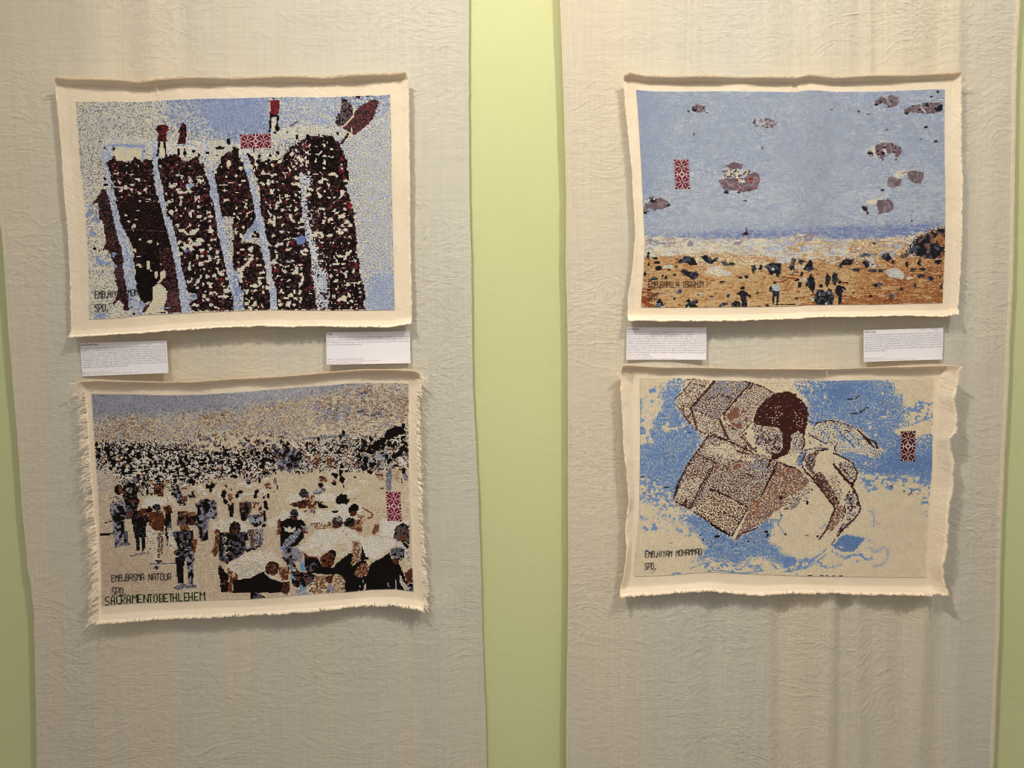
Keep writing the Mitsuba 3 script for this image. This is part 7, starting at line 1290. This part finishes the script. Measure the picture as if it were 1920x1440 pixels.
# ------------------------------------------------------------------ caption cards
scene['paper_material'] = {'type': 'twosided', 'bsdf': {'type': 'principled', 'base_color': rgb((238, 232, 232)), 'roughness': 0.55, 'specular': 0.3}}
scene['ink_material'] = {'type': 'twosided', 'bsdf': {'type': 'principled', 'base_color': rgb((46, 44, 50)), 'roughness': 0.6, 'specular': 0.2}}
scene['grey_ink_material'] = {'type': 'twosided', 'bsdf': {'type': 'principled', 'base_color': rgb((118, 114, 116)), 'roughness': 0.6, 'specular': 0.2}}


GLYPHS = {}


def glyph(ch, bold):
    """(outline points, triangles, advance) of one printed character, capitals 10 high."""
    if (ch, bold) not in GLYPHS:
        pair = GLYPHS.setdefault(('nn', bold), meshkit.text_mesh('nn', 10.0, 1.0, bold).bounds[1][0])
        g = meshkit.text_mesh(ch, 10.0, 1.0, bold)
        up = g.faces[(g.vertices[g.faces][:, :, 2] > 0.5).all(1)]
        used, inv = np.unique(up, return_inverse=True)
        GLYPHS[ch, bold] = (g.vertices[used][:, :2], inv.reshape(-1, 3), meshkit.text_mesh('n' + ch + 'n', 10.0, 1.0, bold).bounds[1][0] - pair)
    return GLYPHS[ch, bold]


def card(key, corners, size, depth, heading, body, credit, label):
    """corners: (x, z) TL TR BR BL; size: (w, h) in mm of its own layout; text lines: (text, x, y, cap height, width or None)."""
    TL, TR, BR, BL = (np.array(c) for c in corners)
    W, H = size

    def place(u, v, out):
        u, v = np.asarray(u, float), np.asarray(v, float)
        q = (TL * (1 - u)[..., None] + TR * u[..., None]) * (1 - v)[..., None] + (BL * (1 - u)[..., None] + BR * u[..., None]) * v[..., None]
        return np.stack([q[..., 0], -(depth(u, v) + out), q[..., 1]], -1)

    u, v = np.meshgrid(np.linspace(0, 1, 41), np.linspace(0, 1, 17))
    front, back = place(u, v, 0.0004), place(u, v, 0.0)
    n = u.size
    vtx = np.vstack([front.reshape(-1, 3), back.reshape(-1, 3)])
    f = np.vstack([grid_faces(17, 41), grid_faces(17, 41, n)[:, ::-1]])
    ring = np.r_[np.arange(41), np.arange(1, 17) * 41 + 40, 16 * 41 + np.arange(39, -1, -1), np.arange(15, 0, -1) * 41]
    nxt = np.roll(ring, -1)
    f = np.vstack([f, np.stack([ring, nxt, nxt + n], 1), np.stack([ring, nxt + n, ring + n], 1)])
    scene[key + '__paper'] = mikit.ply(trimesh.Trimesh(vtx, f, process=False), 'paper_material', smooth=40)

    def words(lines, bold=False):
        verts, faces, n = [], [], 0
        for text, x, y, cap, width in lines:
            units = cap / 10.0                         # glyphs are kept at capitals 10 high
            pieces = [w_ for w_ in text.split(' ') if w_]
            ws = [units * sum(glyph(c, bold)[2] for c in w_) for w_ in pieces]
            gap, squeeze = 0.35 * cap, 1.0
            if width:                                  # justified: spread the words over the width
                squeeze = min(1.0, (width - gap * (len(ws) - 1)) / sum(ws))
                gap = (width - squeeze * sum(ws)) / max(1, len(ws) - 1)
            for word in pieces:
                for c in word:
                    gv, gf, adv = glyph(c, bold)
                    verts.append(np.stack([x + gv[:, 0] * units * squeeze, y - gv[:, 1] * units], 1))
                    faces.append(gf + n)
                    n += len(gv)
                    x += adv * units * squeeze
                x += gap
        q, fc = np.vstack(verts), np.vstack(faces)
        return trimesh.Trimesh(place(q[:, 0] / W, q[:, 1] / H, 0.00046), fc[:, ::-1], process=False)

    scene[key + '__heading'] = mikit.ply(words([heading], True), 'ink_material')
    scene[key + '__body_text'] = mikit.ply(words(body), 'ink_material')
    scene[key + '__credit_text'] = mikit.ply(words(credit), 'grey_ink_material')
    tag(key, label, 'caption card', 'white caption cards between the embroideries')
    tag(key + '__heading', 'bold black heading')
    tag(key + '__credit_text', 'small grey credit lines')


card('caption_card', [(-0.6387, 1.5317), (-0.508, 1.5337), (-0.5063, 1.4856), (-0.6382, 1.4824)], (166.3, 61.9), lambda u, v: 0.0125 + 0.0055 * u + 0.003 * v * u, ('Aid distribution', 1.3, 5.2, 3.6, None),
     [('In May 2025, Israeli authorities sought to dismantle the UN-led humanitarian response to the', 2.2, 11.6, 2.6, 162.5), ('food crisis in Gaza and replace it with a militarised aid distribution scheme run by a previously', 2.2, 15.98, 2.6, 162.5), ('unknown entity — the Gaza Humanitarian Foundation (GHF). All four distribution sites operated', 2.2, 20.36, 2.6, 162.5), ('by the GHF are located in areas under full Israeli military control and “secured” by private US', 2.2, 24.74, 2.6, 162.5), ('armed contractors. A report by Doctors Without Borders (MSF) described the scheme as', 2.2, 29.12, 2.6, 162.5), ('“orchestrated killing, not aid”. The Head of UNRWA, Philippe Lazzarini, condemned it as “an', 2.2, 33.5, 2.6, 162.5), ('abomination” and “a death trap”. Palestinians in Gaza, as well as American whistleblowers', 2.2, 37.88, 2.6, 162.5), ('described the life-or-death, high-stakes scramble for food aid at these sites as a real-life', 2.2, 42.26, 2.6, 162.5), ('involuntary version of the Netflix thriller Squid Game.', 2.2, 46.64, 2.6, 88)],
     [('Based on image in the public domain', 1.5, 56.2, 2.2, 57), ('Embroidery: Hiyam Mohammed, Ein Al-Hilweh Refugee Camp, Lebanon', 1.5, 59.4, 2.2, 112)],
     'white caption card headed Aid distribution, tilted, near the banner left edge')
card('caption_card_001', [(-0.2728, 1.5417), (-0.1499, 1.5412), (-0.1496, 1.4939), (-0.2733, 1.4938)], (156.4, 60.4), lambda u, v: 0.0165 - 0.0035 * u + 0.002 * v, ('Flour', 1.2, 5.2, 3.4, None),
     [('Thousands of starving Palestinians carry bags of flour home after treacherous and often deadly', 1.6, 11.1, 2.6, 153.5), ('journeys to aid distribution or airdrop sites, amid crisis levels of hunger across the Gaza Strip.', 1.6, 15.6, 2.6, 153.5), ("United Nations rights chief Volker Türk said Israel's warfare methods were “inflicting horrifying,", 1.6, 20.1, 2.6, 153.5), ('unconscionable suffering on Palestinians”', 1.6, 24.6, 2.6, 66)],
     [('Based on image by Bashar Taleb/Getty Images', 1.5, 51.6, 2.2, 68), ('Embroidery: Basma Natour, Ein Al-Hilweh Refugee Camp, Lebanon', 1.5, 55.3, 2.2, 98), ('Sponsors: Sacramento Bethlehem Sister City', 1.5, 59.0, 2.2, 64)],
     'white caption card headed Flour with four text lines, below the fenced-crowd embroidery')
card('caption_card_002', [(0.1713, 1.5418), (0.288, 1.5395), (0.2874, 1.4918), (0.1696, 1.4938)], (148.7, 60.8), lambda u, v: 0.0150 - 0.003 * np.sin(np.pi * u) + 0.0025 * u, ('Aid drops', 2.0, 5.2, 3.3, None),
     [('Since the Israeli invasion of Gaza, its besieged population has suffered from hunger and', 1.6, 10.2, 2.5, 146), ('malnutrition. Several countries, along with emergency aid agencies, have air-dropped food', 1.6, 14.45, 2.5, 146), ('boxes into Gaza. It was thought to be a rapid delivery of food, bypassing complicated', 1.6, 18.7, 2.5, 146), ('distribution methods. These drops were not always successful. There were warnings about the', 1.6, 22.95, 2.5, 146), ('dangers of dropping thousands of tonnes of food onto densely populated areas. Some drops fell', 1.6, 27.2, 2.5, 146), ('directly on people inside their tents, killing many. Others were blown into the Mediterranean Sea,', 1.6, 31.45, 2.5, 146), ("leading some of Gaza's desperate and hungry to drown as they attempted to collect aid. When", 1.6, 35.7, 2.5, 146), ('drops were successful, there was often chaos from people fighting over aid. Quote from a', 1.6, 39.95, 2.5, 146), ('father: “Neither I nor any of my neighbors had the courage to chase after airdrops because we', 1.6, 44.2, 2.5, 146), ('knew that the moment it hit the ground, a battle would erupt. If the aid survived the landing, it', 1.6, 48.45, 2.5, 146), ("wouldn't survive the looters.”", 1.6, 52.7, 2.5, 44)],
     [('Based on image in the public domain', 1.4, 56.6, 2.0, 48), ('Embroidery: Gamila Ibrahim, Ein Al-Hilweh Refugee Camp, Lebanon', 1.4, 59.6, 2.0, 94)],
     'white caption card headed Aid drops, filled with eleven lines of text')
card('caption_card_003', [(0.5196, 1.5314), (0.6384, 1.5333), (0.6384, 1.4863), (0.5206, 1.4848)], (150.0, 59.4), lambda u, v: 0.0180 - 0.003 * u - 0.002 * np.sin(np.pi * u), ('Aid in Sea', 1.2, 4.9, 3.4, None),
     [('The people of Gaza were subjected to a brutal siege following the events of 7 October 2023. As', 1.5, 10.4, 2.6, 147), ("the assault on Gaza began, Israel's Defense Minister Yoav Gallant announced that “no electricity,", 1.5, 14.7, 2.6, 147), ('no food, no fuel” would be entering Gaza. As the starvation intensified, with Israel blocking the', 1.5, 19.0, 2.6, 147), ("entry of much-needed aid via Gaza's border crossings, several countries, along with emergency", 1.5, 23.3, 2.6, 147), ('aid agencies, have air-dropped food boxes into Gaza. It was thought to be a rapid delivery of', 1.5, 27.6, 2.6, 147), ('food, bypassing complicated distribution methods. But many of these air drops were blown into', 1.5, 31.9, 2.6, 147), ("the Mediterranean Sea, leading some of Gaza's desperate and hungry to drown as they", 1.5, 36.2, 2.6, 147), ('attempted to collect the aid.', 1.5, 40.5, 2.6, 42)],
     [('Painting: Rawan Abu Nahla', 1.4, 53.8, 2.2, 36), ('Embroidery: Hiyam Mohammed, Ein Al-Hilweh Refugee Camp, Lebanon', 1.4, 57.4, 2.2, 101)],
     'white caption card headed Aid in Sea, above the right corner of the boy-with-boxes embroidery')
